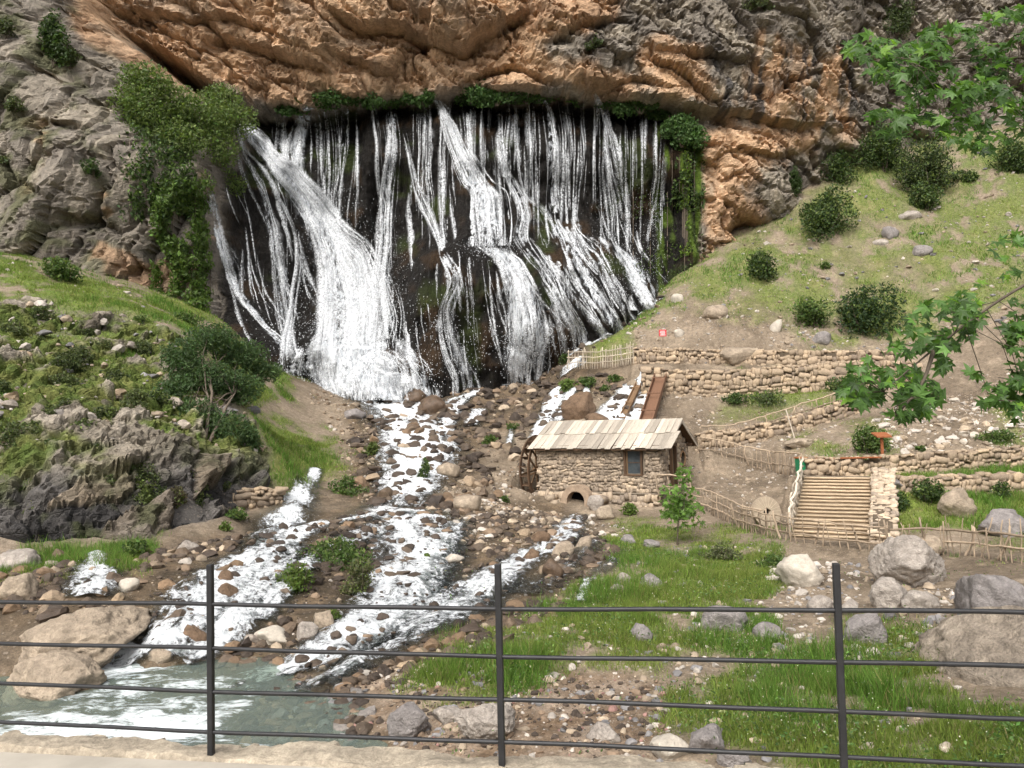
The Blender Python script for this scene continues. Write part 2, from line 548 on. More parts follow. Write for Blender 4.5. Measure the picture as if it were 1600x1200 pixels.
STAIR_BOT, STAIR_TOP = P(1298, 842, 33.6), P(1310, 745, 39.8)
STAIR_N, STAIR_W = 17, 3.0
_d = STAIR_TOP[:2] - STAIR_BOT[:2]
STAIR_L = float(np.linalg.norm(_d))
STAIR_RZ = math.atan2(_d[1], _d[0]) - math.pi / 2
_u = _d / STAIR_L
rx, ry = GX - STAIR_BOT[0], GY - STAIR_BOT[1]
s = rx * _u[0] + ry * _u[1]
t = rx * _u[1] - ry * _u[0]                      # to the right of the climb
sz = STAIR_BOT[2] + (STAIR_TOP[2] - STAIR_BOT[2]) * np.clip(s / STAIR_L, 0, 1)
m = smooth(-.6, .1, s) * smooth(STAIR_L + .6, STAIR_L - .2, s) * smooth(STAIR_W / 2 + 1.2, STAIR_W / 2 + .6, np.abs(t))
GZ = GZ + (np.minimum(GZ, sz - .3) - GZ) * m
m = smooth(STAIR_L - .3, STAIR_L + .1, s) * smooth(STAIR_L + 1.6, STAIR_L + 1.0, s) * smooth(STAIR_W / 2 + 1.4, STAIR_W / 2 + .8, np.abs(t))
GZ = GZ + (STAIR_TOP[2] - .02 - GZ) * m
m = smooth(-2.4, -1.2, s) * smooth(.1, -.2, s) * smooth(STAIR_W / 2 + 2.4, STAIR_W / 2 + .8, np.abs(t))
GZ = GZ + (STAIR_BOT[2] - .03 - GZ) * m

MILL_A = math.radians(30)
MILL_L, MILL_W, MILL_Z = 7.5, 4.66, 1.9
MILL_O = np.array([1.43, 47.2, MILL_Z])          # front corner at the wheel
def mill(x, y, z=0.0):
    c, s_ = math.cos(MILL_A), math.sin(MILL_A)
    return np.stack(np.broadcast_arrays(MILL_O[0] + x * c + y * s_, MILL_O[1] - x * s_ + y * c, MILL_Z + z), -1)
rx, ry = GX - MILL_O[0], GY - MILL_O[1]
lx_ = rx * math.cos(MILL_A) - ry * math.sin(MILL_A)
ly_ = rx * math.sin(MILL_A) + ry * math.cos(MILL_A)
m = smooth(-1.8, -.9, lx_) * smooth(MILL_L + 1.6, MILL_L + .6, lx_) * smooth(-1.2, -.2, ly_) * smooth(MILL_W + 1.6, MILL_W + .5, ly_)
GZ = GZ + (np.minimum(GZ, MILL_Z - .35 + .25 * smooth(MILL_L - 1, MILL_L + .5, lx_)) - GZ) * m
m = smooth(-1.6, -.9, lx_) * smooth(.1, -.3, lx_) * smooth(-.9, -.3, ly_) * smooth(MILL_W + .5, MILL_W, ly_)
GZ = GZ + (np.minimum(GZ, MILL_Z - 1.0) - GZ) * m     # wheel pit
# ------------------------------------------------------------------ cliff: depth y(x, z) through surveyed points
CX = np.arange(-66, 92, 0.2)
CZ = np.arange(1, 66, 0.2)
XX, ZZ = np.meshgrid(CX, CZ, indexing='ij')
def field(pts, lam=1e-3):
    q = P([p[0] for p in pts], [p[1] for p in pts], [p[2] for p in pts])
    return Tps(q[:, [0, 2]], q[:, 1], lam)(XX, ZZ)

upper = field([(100, 0, 74), (200, 0, 74.5), (400, 0, 75), (600, 0, 75), (800, 0, 75.5), (1000, 0, 76.5), (1200, 0, 78), (1400, 0, 84), (1600, 0, 91), (1800, 0, 95),
               (200, 60, 75), (300, 60, 74.5), (400, 110, 77.5), (470, 60, 75.5), (520, 130, 78), (600, 60, 76), (640, 120, 79), (700, 60, 76), (760, 110, 77), (850, 110, 76.5), (900, 50, 75),
               (950, 110, 76.5), (1000, 60, 76), (1060, 130, 76.5), (1150, 150, 78.5), (1200, 90, 79), (1270, 150, 81.5), (1350, 100, 84), (1450, 100, 87), (1600, 150, 92),
               (400, -250, 74), (800, -250, 75), (1200, -250, 80), (1600, -250, 94), (0, -250, 70), (1900, 100, 98)])
lower = field([(430, 170, 88), (520, 165, 86), (600, 165, 84.5), (800, 165, 84), (1000, 170, 83.5), (1060, 180, 82), (340, 150, 92), (300, 120, 86), (250, 90, 80), (200, 60, 78), (150, 30, 77),
               (440, 200, 84), (500, 230, 82.5), (600, 230, 81.5), (700, 230, 80.5), (800, 230, 80.5), (900, 230, 81), (1000, 230, 81),
               (500, 585, 72.5), (600, 602, 72), (680, 605, 72), (750, 592, 72.2), (800, 565, 73), (900, 525, 75), (960, 490, 76), (1030, 440, 78.5),
               (500, 330, 80), (500, 450, 76.5), (580, 330, 80.5), (650, 350, 79.5), (650, 470, 75), (720, 300, 78), (720, 450, 74.5), (800, 330, 78), (800, 450, 74.5), (880, 330, 79.5), (900, 420, 76), (960, 330, 81), (1000, 400, 79.5), (1040, 330, 82),
               (385, 200, 79), (400, 300, 75), (360, 400, 72), (345, 300, 74), (440, 400, 74), (450, 500, 71), (450, 575, 66), (390, 500, 67), (340, 470, 68), (300, 400, 72), (300, 480, 66), (520, 560, 72),
               (1070, 250, 80.5), (1080, 350, 80), (1080, 420, 78), (1110, 300, 79.5), (1120, 390, 79), (1170, 220, 79), (1200, 200, 79.5), (1200, 300, 80), (1240, 240, 81.5), (1270, 300, 84), (1300, 200, 84), (1350, 240, 88), (1150, 180, 80), (1450, 220, 92), (1600, 200, 95),
               (1200, 360, 82), (400, 700, 70), (900, 700, 72), (1200, 500, 80), (1900, 200, 100), (1500, 400, 90)])
left = field([(-400, 420, 52), (-400, 150, 56), (-400, -200, 62), (0, 425, 57), (100, 440, 58), (200, 460, 59.5), (280, 480, 61.5), (0, 300, 58), (0, 200, 59.5), (100, 200, 60), (60, 320, 57.5), (200, 330, 60.5), (200, 230, 61.5), (260, 300, 62.5),
              (300, 420, 62.5), (0, 0, 63), (70, 60, 63.5), (100, 110, 62.5), (120, 10, 68), (180, 60, 69.5), (240, 100, 71.5), (290, 130, 73.5), (160, 120, 65), (220, 180, 66), (0, -200, 67), (280, 200, 68), (300, 600, 60), (0, 600, 54)])
def xline(pts, d):
    """a line in the photograph as x over z at distance d"""
    q = P([p[0] for p in pts], [p[1] for p in pts], [d] * len(pts))
    o = np.argsort(q[:, 2])
    return lambda z: np.interp(z, q[o, 2], q[o, 0])
def zline(pts, d):
    q = P([p[0] for p in pts], [p[1] for p in pts], [d] * len(pts))
    return lambda x: np.interp(x, q[:, 0], q[:, 2])
w3 = np.stack([XX, np.zeros_like(XX), ZZ], -1)
wob = 0.7 * fbm(w3 / 3.0, 3, 40)
lip = zline([(60, -60), (110, -6), (200, 62), (270, 100), (330, 138), (390, 168), (430, 164), (520, 152), (640, 140), (720, 138), (800, 136), (870, 143), (950, 150), (1040, 158), (1090, 172), (1130, 166), (1180, 185), (1250, 190), (1330, 200), (1500, 210)], 78)
over = smooth(-0.35, 0.35, ZZ + wob - lip(XX))
back = lower + (upper - lower) * over
ledge = xline([(60, -80), (112, 0), (180, 40), (250, 88), (312, 138), (318, 200), (322, 300), (330, 420), (345, 520), (350, 640)], 66)
side = smooth(-0.6, 1.6, XX + 0.8 * wob - ledge(ZZ))
Y = left * (1 - side) + back * side

# tufa drapes and shelves under the falls
cpx = proj(np.stack([XX, Y, ZZ], -1))
TUFA = [(336, 300), (352, 240), (385, 190), (440, 168), (520, 150), (640, 146), (760, 142), (880, 148), (1000, 160), (1055, 180), (1100, 205), (1100, 300), (1095, 420), (1080, 500), (1000, 560), (900, 620), (800, 680), (740, 720), (480, 720), (400, 680), (330, 600)]
tufa_sd = poly_sd(cpx[..., 0], cpx[..., 1], TUFA)
tufa = smooth(-8, 14, tufa_sd) * (1 - over) * side
def bulge(px, py, rx, ry, amt):
    """a mound of tufa, steep above and trailing off below"""
    q = P(px, py, 79.0)
    r = 79.0 / FPX
    a = (XX - q[0]) / (rx * r)
    b = (ZZ - q[2]) / (ry * r)
    up = np.maximum(b, 0) * 1.8
    dn_ = np.maximum(-b, 0)
    return .85 * amt * np.exp(-(a / (1 + .35 * dn_)) ** 2 - up * up) * (1 + .22 * np.minimum(dn_, 3)) * smooth(6.5, 3.0, dn_)
mounds = sum(bulge(*a) for a in [(705, 290, 28, 45, 2.2), (765, 320, 45, 35, 2.4), (775, 400, 45, 45, 2.0), (680, 315, 20, 40, 1.2), (900, 370, 70, 40, 3.0), (950, 400, 60, 40, 1.6), (640, 510, 55, 50, 2.2), (560, 555, 70, 30, 2.2),
                                 (700, 470, 40, 60, 1.4), (420, 330, 40, 90, 1.6), (545, 340, 25, 90, 1.4), (850, 430, 40, 60, 1.4), (590, 420, 50, 80, 2.0), (610, 190, 40, 20, .8), (720, 170, 60, 20, .8), (980, 190, 50, 25, 1.0), (860, 190, 60, 18, .8)])
p3 = np.stack([XX, Y * 0.3, ZZ], -1)
drape = fbm(p3 / np.array([1.6, 1.6, 9.0]), 4, 51)
drape2 = fbm(p3 / np.array([0.55, .6, 3.2]), 3, 52)
knob = fbm(p3 / 2.2, 4, 53)
Yt = -mounds - 1.5 * drape - 0.45 * drape2 - 0.9 * knob

# broken limestone elsewhere
R1 = np.array([[0.88, 0.1, -0.46], [0.0, 1.0, 0.0], [0.46, 0.0, 0.88]])        # beds dipping to the right
pr = np.stack([XX, Y * 0.55, ZZ], -1)
pr = pr + 0.9 * np.stack([fbm(pr / 4, 3, 61), fbm(pr / 4, 3, 62), fbm(pr / 4, 3, 63)], -1)
prr = pr @ R1.T
R2 = np.array([[0.45, 0.0, 0.89], [0.0, 1.0, 0.0], [-0.89, 0.0, 0.45]])        # on the left the beds stand steep
prr = np.where((side < .5)[..., None], (pr * np.array([1.0, 1.0, .8])) @ R2.T, prr)
fa, ea, ca = facets(prr / np.array([9.0, 6.0, 4.6]), 71, 1.5)
fb, eb, cb = facets(prr / np.array([2.7, 2.2, 1.25]), 72, 1.4)
fc, ec, cc = facets(prr / np.array([0.95, 0.9, 0.5]), 73, 1.3)
bed = np.abs(fbm(prr / np.array([9.0, 6.0, 1.1]), 3, 74))
crack1 = 1 - smooth(.0, .05, np.abs(fbm(prr / np.array([9.0, 6.0, 3.4]), 4, 76)))
crack2 = 1 - smooth(.0, .06, np.abs(fbm(prr / np.array([3.2, 3.0, 1.5]), 3, 77)))
crack3 = 1 - smooth(.0, .07, np.abs(fbm(pr / np.array([2.0, 2.0, 4.5]), 3, 78)))
calm = np.where(side < .5, .45, .85) * (1 - .4 * smooth(15, 30, XX))
Yr = 1.0 * fa + calm * (0.30 * fb + 0.13 * fc) + 1.2 * fbm(pr / 7.0, 4, 75) + 0.5 * bed + 0.5 * (1 - smooth(0, .1, ea)) + 0.25 * (1 - smooth(0, .12, eb)) + .9 * crack1 + .45 * crack2 * calm + .4 * crack3 * calm + 4.5 * np.exp(-((cpx[..., 0] - 1172) / 20) ** 2 - ((cpx[..., 1] - 354) / 13) ** 2)
# ledges and hollows under them
def ledge_line(pts, depth, fall):
    xs, ys = [p_[0] for p_ in pts], [p_[1] for p_ in pts]
    yl = np.interp(cpx[..., 0], xs, ys) + 7 * n_led
    t_ = cpx[..., 1] - yl
    ends = smooth(xs[0] - 5, xs[0] + 45, cpx[..., 0]) * smooth(xs[-1] + 5, xs[-1] - 45, cpx[..., 0])
    return depth * ends * smooth(-1, 4, t_) * np.exp(-np.maximum(t_, 0) / fall)
n_led = fbm(pr / 2.4, 4, 85)
led = sum(ledge_line(*a_) for a_ in [([(500, 2), (560, 28), (620, 28), (680, 55), (722, 66), (748, 48), (800, 20), (840, 5)], 3.6, 34), ([(300, 48), (360, 52), (420, 70), (480, 94), (530, 112)], 2.2, 22), ([(500, 76), (540, 82), (590, 100), (640, 112)], 2.0, 20), ([(715, 118), (760, 98), (800, 92), (850, 112), (890, 122)], 2.2, 18),
    ([(180, 10), (260, 16), (340, 20), (420, 38)], 1.8, 18), ([(840, 62), (880, 40), (930, 26), (990, 14)], 2.0, 24), ([(900, 120), (960, 128), (1010, 112), (1060, 128)], 1.8, 16), ([(1000, 60), (1060, 78), (1110, 74), (1180, 96)], 1.8, 22), ([(1130, 240), (1170, 232), (1230, 236), (1275, 226)], 1.6, 18), ([(1100, 168), (1160, 176), (1220, 186), (1300, 190)], 2.0, 14), ([(40, 180), (90, 190), (140, 200)], 1.3, 20), ([(70, 320), (120, 330), (180, 322)], 1.3, 16), ([(0, 90), (60, 100), (100, 130)], 1.2, 20)])
Yr = Yr + led
Y = Y + Yt * tufa + Yr * (1 - tufa)
jx = 0.3 * fbm(p3 / 1.3, 3, 81) * (1 - tufa)
jz = 0.3 * fbm(p3 / 1.3, 3, 82) * (1 - tufa)
CV = np.stack([XX + jx, Y, ZZ + jz], -1)
cpx = proj(CV)

def cliff_y(x, z):
    i = np.clip((np.asarray(x, float) - CX[0]) / 0.2, 0, len(CX) - 1.001)
    j = np.clip((np.asarray(z, float) - CZ[0]) / 0.2, 0, len(CZ) - 1.001)
    i0, j0 = i.astype(int), j.astype(int)
    a, b = i - i0, j - j0
    return Y[i0, j0] * (1 - a) * (1 - b) + Y[i0 + 1, j0] * a * (1 - b) + Y[i0, j0 + 1] * (1 - a) * b + Y[i0 + 1, j0 + 1] * a * b

def on_cliff(px, py):
    """where a sight line meets the cliff"""
    px, py = np.atleast_1d(np.asarray(px, float)), np.atleast_1d(np.asarray(py, float))
    ds = np.linspace(50, 100, 400)
    pp = P(np.repeat(px[:, None], 400, 1), np.repeat(py[:, None], 400, 1), np.repeat(ds[None], len(px), 0))
    hit = pp[..., 1] > cliff_y(pp[..., 0], pp[..., 2])
    k = np.where(hit.any(1), hit.argmax(1), 399)
    return pp[np.arange(len(px)), k]

# colours of the stone itself
n1 = fbm(pr / 3.0, 4, 91)
n2 = fbm(pr / np.array([1.1, 1.0, 6.0]), 4, 92)
n3 = fbm(pr / 0.8, 3, 93)
ORANGE = np.array([0.53, 0.345, 0.205])
ORANGE_D = np.array([0.385, 0.245, 0.15])
GREY = np.array([0.27, 0.235, 0.19])
GREY_D = np.array([0.15, 0.13, 0.108])
PALE = np.array([0.36, 0.31, 0.24])
def mixc(a, b, w):
    return a + (b - a) * np.clip(w, 0, 1)[..., None]
cpx_x, cpx_y = cpx[..., 0], cpx[..., 1]
orange_polys = [[(105, -400), (112, 0), (130, 30), (310, 135), (430, 165), (700, 150), (900, 145), (1010, 160), (985, 120), (905, 95), (860, 75), (930, 30), (975, 0), (1000, -400)],
                [(995, 90), (1030, 65), (1090, 90), (1110, 130), (1120, 155), (1060, 165), (1000, 140)],
                [(1100, 200), (1160, 170), (1290, 190), (1270, 235), (1230, 240), (1200, 260), (1160, 290), (1200, 380), (1100, 400)],
                [(1150, 160), (1190, 60), (1320, 90), (1340, 215), (1230, 190)],
                [(110, 20), (330, 140), (300, 145), (200, 90), (125, 60)]]
ow = np.zeros_like(XX)
for pl in orange_polys:
    ow = np.maximum(ow, smooth(-14, 14, poly_sd(cpx_x, cpx_y, pl) + 26 * n1 + 10 * n3))
streak = smooth(0.02, 0.28, n2) * smooth(1080, 1150, cpx_x) * smooth(230, 180, cpx_y)
ow = ow * (1 - 0.9 * streak)
ow = np.maximum(ow, 0.75 * smooth(.22, .42, n1) * smooth(20, 60, cpx_x) * (cpx_x < 330) * smooth(100, 200, cpx_y))
col = mixc(np.broadcast_to(GREY, XX.shape + (3,)), np.broadcast_to(GREY_D, XX.shape + (3,)), 0.5 + 1.1 * n1 + 0.5 * n2)
col = mixc(col, np.broadcast_to(PALE, XX.shape + (3,)), smooth(.55, .9, cb) * 0.8)
oc = mixc(np.broadcast_to(ORANGE, XX.shape + (3,)), np.broadcast_to(ORANGE_D, XX.shape + (3,)), 0.35 + 1.2 * n1)
oc = mixc(oc, np.broadcast_to(np.array([.34, .26, .19]), XX.shape + (3,)), smooth(.1, .4, fbm(pr / np.array([5, 5, 2.2]), 4, 97)) * .7)
oc = mixc(oc, np.broadcast_to(np.array([.57, .39, .25]), XX.shape + (3,)), smooth(.5, .95, cb) * .7)
col = mixc(col, oc, ow)
stain = smooth(.16, .34, fbm(pr / np.array([.7, 1.0, 9.0]), 3, 98)) * smooth(1080, 1130, cpx_x) * smooth(1400, 1340, cpx_x) * smooth(40, 90, cpx_y) * smooth(215, 180, cpx_y)
col = mixc(col, np.broadcast_to(np.array([.075, .07, .068]), XX.shape + (3,)), stain * .85)
scrub = smooth(-0.02, 0.25, n1 + 0.6 * n3) * (smooth(240, 100, cpx_x) * smooth(.1, .5, 1.0 - ow)) * 0.6
col = mixc(col, np.broadcast_to(np.array([.09, .10, .035]), XX.shape + (3,)), scrub)
# wet tufa, mossy
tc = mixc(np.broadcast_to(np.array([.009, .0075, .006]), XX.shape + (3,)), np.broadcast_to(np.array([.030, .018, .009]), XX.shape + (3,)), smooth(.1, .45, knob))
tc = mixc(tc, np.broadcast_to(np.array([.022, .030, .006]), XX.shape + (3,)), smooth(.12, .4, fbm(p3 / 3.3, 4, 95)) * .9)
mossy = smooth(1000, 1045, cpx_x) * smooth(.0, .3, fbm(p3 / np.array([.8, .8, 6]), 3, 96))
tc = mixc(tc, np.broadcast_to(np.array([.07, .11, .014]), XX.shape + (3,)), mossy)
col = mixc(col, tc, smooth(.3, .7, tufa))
wetn = smooth(.25, .75, tufa)

fac = grid_faces(len(CX), len(CZ))
cv, cc_, wn_ = CV.reshape(-1, 3), col.reshape(-1, 3), wetn.ravel()
face_t = wn_[fac].mean(1) > 0.5
face_l = (~face_t) & (side.ravel()[fac].mean(1) < 0.5)

MAT_CLIFF = mat_rock('limestone', 0.75, 1.0, 0.88, 0.2, 0.34)
n = Nodes('wet tufa')
v = n.coord('Object')
f = n.noise(v, 2.6, 7, 0.7, 0.4)
st = n.noise(n.coord('Object', (1.0, 1.0, 0.22)), 3.0, 5, 0.6)
c = gain(n, n.attr('col'), f, 0.45, 1.7)
MAT_TUFA = n.done(n.bsdf(c, n.ramp(st, [(0.3, 0.35), (0.7, 0.9)]), 0.16, n.bump(n.math('ADD', f, n.math('MULTIPLY', st, 0.5)), 0.9, 0.3)))
def submesh(name, sel, mat, flip=True):
    f_ = fac[sel]
    used = np.unique(f_)
    remap = np.full(len(cv), -1)
    remap[used] = np.arange(len(used))
    f_ = remap[f_]
    return new_mesh(name, cv[used], f_, mat, False, cc_[used])
inreg = (cv[fac[:, 0], 2] > -1)
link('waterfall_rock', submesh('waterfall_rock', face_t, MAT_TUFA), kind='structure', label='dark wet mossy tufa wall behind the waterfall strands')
link('grey_cliff', submesh('grey_cliff', face_l, MAT_CLIFF), kind='structure', label='grey limestone cliff above the grassy crag')
link('orange_cliff', submesh('orange_cliff', ~(face_t | face_l), MAT_CLIFF), kind='structure', label='orange and grey overhanging cliff above the waterfall')
# ------------------------------------------------------------------ ground mesh and its colours
def terrain_masks(x, y, z):
    """where grass, bare earth, rubble and wet gravel lie (0..1), from the photograph's areas laid on the ground"""
    q = pxy(x, y, z)
    a, b = q[..., 0], q[..., 1]
    nz = fbm2(x, y, 2.2, 4, 101)
    nf = fbm2(x, y, 0.6, 3, 102)
    def area(poly, soft=24, amp=34, far=None):
        return smooth(-soft, soft, poly_sd(a, b, poly) + amp * nz + amp * 0.4 * nf)
    g = np.zeros_like(a)
    # lush grass in front
    for pl, w in [([(620, 1075), (690, 1020), (800, 990), (870, 955), (900, 915), (960, 900), (950, 850), (990, 815), (1060, 845), (1130, 835), (1215, 850), (1205, 915), (1190, 960), (1215, 1010), (1180, 1045), (1060, 1010), (1030, 1050), (860, 1045), (740, 1070)], 1.0),
                  ([(1040, 1075), (1190, 1040), (1330, 1000), (1480, 1000), (1470, 1060), (1500, 1110), (1900, 1110), (1900, 1260), (1320, 1260), (1200, 1170), (1150, 1150), (1030, 1130)], 1.0),
                  ([(1375, 755), (1900, 760), (1900, 830), (1500, 835), (1395, 830)], 1.0), ([(1400, 738), (1900, 728), (1900, 742), (1400, 748)], 1.0),
                  ([(0, 850), (90, 835), (180, 850), (240, 835), (225, 875), (120, 880), (0, 885)], 1.0),
                  ([(420, 640), (500, 670), (530, 715), (460, 745), (405, 750), (425, 700), (395, 640)], 1.0),
                  ([(-400, 370), (0, 380), (90, 415), (200, 435), (310, 470), (370, 520), (440, 590), (450, 620), (395, 640), (330, 560), (250, 535), (150, 520), (-400, 540)], 1.0),
                  ([(930, 540), (1000, 480), (1040, 450), (1060, 470), (1010, 520), (960, 545)], 1.0),
                  ([(1040, 448), (1100, 400), (1240, 330), (1340, 250), (1600, 210), (1900, 200), (1900, 420), (1600, 470), (1450, 520), (1300, 540), (1250, 530), (1210, 490), (1100, 470)], .75),
                  ([(1130, 600), (1270, 600), (1300, 640), (1130, 640)], .8), ([(1230, 680), (1390, 680), (1390, 705), (1280, 712)], .8), ([(1560, 640), (1900, 600), (1900, 700), (1560, 700)], .6)]:
        g = np.maximum(g, w * area(pl))
    hillm = smooth(58, 66, y) * smooth(12, 20, x)
    g = g * smooth(-.42, .1, nz + .6 * nf + .2) * (1 - .45 * hillm * smooth(.02, .3, fbm2(x, y * 1.6, 5.0, 4, 105)))
    g = np.maximum(g, .9 * area([(330, 470), (400, 520), (500, 590), (540, 620), (480, 640), (420, 640), (330, 540)]) * smooth(-.1, .2, nz))
    rub = np.zeros_like(a)
    for pl in [[(540, 600), (700, 585), (800, 555), (900, 515), (990, 462), (1040, 440), (1035, 470), (960, 520), (920, 555), (1010, 600), (830, 660), (770, 690), (720, 740), (690, 800), (560, 800)], [(330, 470), (400, 515), (470, 570), (540, 605), (540, 630), (480, 610), (400, 560)], [(0, 880), (330, 840), (640, 790), (900, 800), (960, 860), (900, 960), (640, 1080), (300, 1060), (200, 1000), (0, 960)]]:
        rub = np.maximum(rub, area(pl, 20))
    return g, rub, nz, nf

def P2(z):
    return np.stack([GX, GY, z], -1)
gm, rm, nz, nf = terrain_masks(GX, GY, GZ)
tq = pxy(GX, GY, GZ)
S3 = GX.shape + (3,)
bc = lambda c: np.broadcast_to(np.array(c, float), S3)
tcol = mixc(bc((.225, .178, .128)), bc((.12, .092, .064)), .5 + .9 * nz)                    # pale earth
tcol = mixc(tcol, bc((.31, .245, .175)), smooth(.1, .5, nf) * .55)
tcol = mixc(tcol, mixc(bc((.062, .048, .033)), bc((.15, .108, .068)), .5 + 1.0 * nf), rm)          # wet rusty gravel
gravel = smooth(30, -10, np.abs(tq[..., 1] - 1130) - 70) * smooth(1080, 950, tq[..., 0]) * (GY < 24)
tcol = mixc(tcol, mixc(bc((.16, .11, .07)), bc((.27, .21, .155)), .5 + 1.1 * nf), gravel)
cr = crag_w
rk = mixc(bc((.30, .26, .21)), bc((.15, .13, .11)), .5 + .9 * nz)
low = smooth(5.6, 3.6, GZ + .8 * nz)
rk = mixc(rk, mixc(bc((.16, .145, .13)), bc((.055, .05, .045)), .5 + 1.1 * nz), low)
slope_n = np.gradient(GZ, gx, axis=0) ** 2 + np.gradient(GZ, gy, axis=1) ** 2
crag_grass = cr * smooth(.0, .3, fbm2(GX, GY, 1.8, 4, 111) + .34) * (1 - low)
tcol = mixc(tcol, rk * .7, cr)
gcol = mixc(mixc(bc((.08, .128, .022)), bc((.13, .165, .036)), .5 + 1.2 * nz), bc((.22, .18, .08)), smooth(.2, .6, nf) * .4)
GRASS = np.maximum(gm * (1 - cr), crag_grass * .85)
GRASS = GRASS * smooth(-.05, .12, GZ)
tcol = mixc(tcol, gcol, GRASS)
tcol = mixc(tcol, bc((.115, .085, .05)), smooth(.12, -.05, GZ) * (GY < 24))
n = Nodes('earth')
v = n.coord('Object')
f = n.noise(v, 4.0, 7, 0.7)
f2 = n.noise(v, 22.0, 4, 0.7)
c = gain(n, n.attr('col'), f, 0.55, 1.5)
c = gain(n, c, f2, 0.6, 1.5)
pb = n.voro(v, 5.5, 'F1')
c = n.mix(n.ramp(pb, [(.16, .55), (.24, 0.0)]), c, n.mix(n.noise(v, 1.7, 2), (.17, .13, .10), (.42, .36, .29)))
MAT_EARTH = n.done(n.bsdf(c, 0.92, 0.15, n.bump(n.math('ADD', f, n.math('MULTIPLY', f2, .35)), 0.8, 0.12)))
ground = link('ground', new_mesh('ground', P2(GZ).reshape(-1, 3), grid_faces(len(gx), len(gy)), MAT_EARTH, False, tcol.reshape(-1, 3)), kind='structure', label='rocky valley ground rising to the cliff')
# the crag: blocky limestone, its own mesh
ax = np.arange(-40, -8.5, .1); ay = np.arange(27.5, 55, .1)
AX, AY = np.meshgrid(ax, ay, indexing='ij')
_GZ, GZ = GZ, GZ0
az = G(AX, AY); cw = None
GZ = crag_w
cw = G(AX, AY)
GZ = _GZ
nx = -np.gradient(az, ax, axis=0); ny = -np.gradient(az, ay, axis=1)
NN = np.stack([nx, ny, np.ones_like(nx)], -1); NN /= np.linalg.norm(NN, axis=-1)[..., None]
A3 = np.stack([AX, AY, az], -1)
a3 = A3 + .5 * np.stack([fbm(A3 / 2.5, 3, 301), fbm(A3 / 2.5, 3, 302), fbm(A3 / 2.5, 3, 303)], -1)
Lw = np.array([[0.86, 0.2, 0.46], [-0.2, 0.97, -0.05], [-0.46, -0.05, 0.88]])
ar = a3 @ Lw.T
g1, h1, k1 = facets(ar / np.array([2.8, 2.2, 1.6]), 311, 1.4)
g2, h2, k2 = facets(ar / np.array([1.0, .9, .6]), 312, 1.4)
g3, h3, k3 = facets(ar / np.array([.38, .38, .24]), 313, 1.3)
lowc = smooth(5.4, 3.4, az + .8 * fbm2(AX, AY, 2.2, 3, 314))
disp = (.42 + .12 * lowc) * g1 + .26 * g2 + .12 * g3 + .7 * fbm(a3 / 4.5, 3, 315) - .28 * (1 - smooth(0, .1, h1)) - .18 * (1 - smooth(0, .12, h2))
disp = disp * cw - 1.3 * (1 - smooth(0, .55, cw))
C3 = A3 + NN * disp[..., None]
an = fbm(a3 / 1.6, 4, 316); af = fbm(a3 / .5, 3, 317)
SA = AX.shape + (3,)
ba = lambda c: np.broadcast_to(np.array(c, float), SA)
acol = mixc(ba((.26, .225, .175)), ba((.13, .11, .085)), .45 + 1.0 * an)
acol = mixc(acol, ba((.38, .33, .265)), smooth(.6, .95, k2) * .75)
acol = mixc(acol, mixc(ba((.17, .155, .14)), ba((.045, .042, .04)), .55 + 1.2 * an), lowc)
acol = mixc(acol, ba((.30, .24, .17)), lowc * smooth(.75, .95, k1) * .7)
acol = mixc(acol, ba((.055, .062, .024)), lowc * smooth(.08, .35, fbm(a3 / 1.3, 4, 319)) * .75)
soil = smooth(.0, .28, fbm(a3 / 2.0, 4, 318) + .26 - .45 * disp) * (1 - lowc)
acol = mixc(acol, mixc(ba((.085, .12, .026)), ba((.145, .155, .045)), .5 + 1.1 * af), soil)
keep = (cw.ravel()[grid_faces(*AX.shape)].max(1) > .02)
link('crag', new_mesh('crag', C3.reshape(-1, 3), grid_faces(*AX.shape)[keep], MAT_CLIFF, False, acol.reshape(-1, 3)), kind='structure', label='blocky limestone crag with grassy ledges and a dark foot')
print('land', round(time.time() - T0, 1))
# ------------------------------------------------------------------ shape helpers
import bmesh
_ico = {}
def ico(sub):
    if sub not in _ico:
        bm = bmesh.new()
        bmesh.ops.create_icosphere(bm, subdivisions=sub, radius=1.0)
        _ico[sub] = (np.array([v.co[:] for v in bm.verts]), np.array([[v.index for v in f.verts] for f in bm.faces]))
        bm.free()
    return _ico[sub]

def rock_shape(seed, sub=3, planes=15, rough=0.10, block=0.86):
    """an angular broken stone: a ball cut by random planes, then roughened"""
    r = np.random.default_rng(seed)
    v, f = ico(sub)
    nrm = r.normal(size=(planes, 3))
    nrm /= np.linalg.norm(nrm, axis=1)[:, None]
    dd = r.uniform(block - 0.28, block + 0.05, planes)
    k = np.maximum(v @ nrm.T, 1e-3)
    s = np.minimum(1.0, (dd / k).min(1))
    p = v * s[:, None]
    if sub >= 3:
        tl_ = r.normal(size=3); tl_ /= np.linalg.norm(tl_)
        ff, ee, _ = facets(p * 1.7 + seed * 3.1, seed, 1.2)
        bed_ = np.abs(fbm(np.stack([p @ tl_ * 4.5, p[:, 0] * .7, p[:, 1] * .7], -1) + seed, 3, seed + 2))
        p = p * (1 + rough * .6 * ff + rough * .7 * fbm(p * 2.4 + seed, 4, seed, .55) - .05 * (1 - smooth(0, .08, bed_)) - .03 * (1 - smooth(0, .1, ee)))[:, None]
        if sub >= 4:
            ff, _, _ = facets(p * np.array([5, 5, 9.0]) + seed * 1.7, seed + 5, 1.2)
            p = p * (1 + rough * .45 * ff)[:, None]
    else:
        p = p * (1 + rough * r.normal(size=len(p)))[:, None]
    return p, f

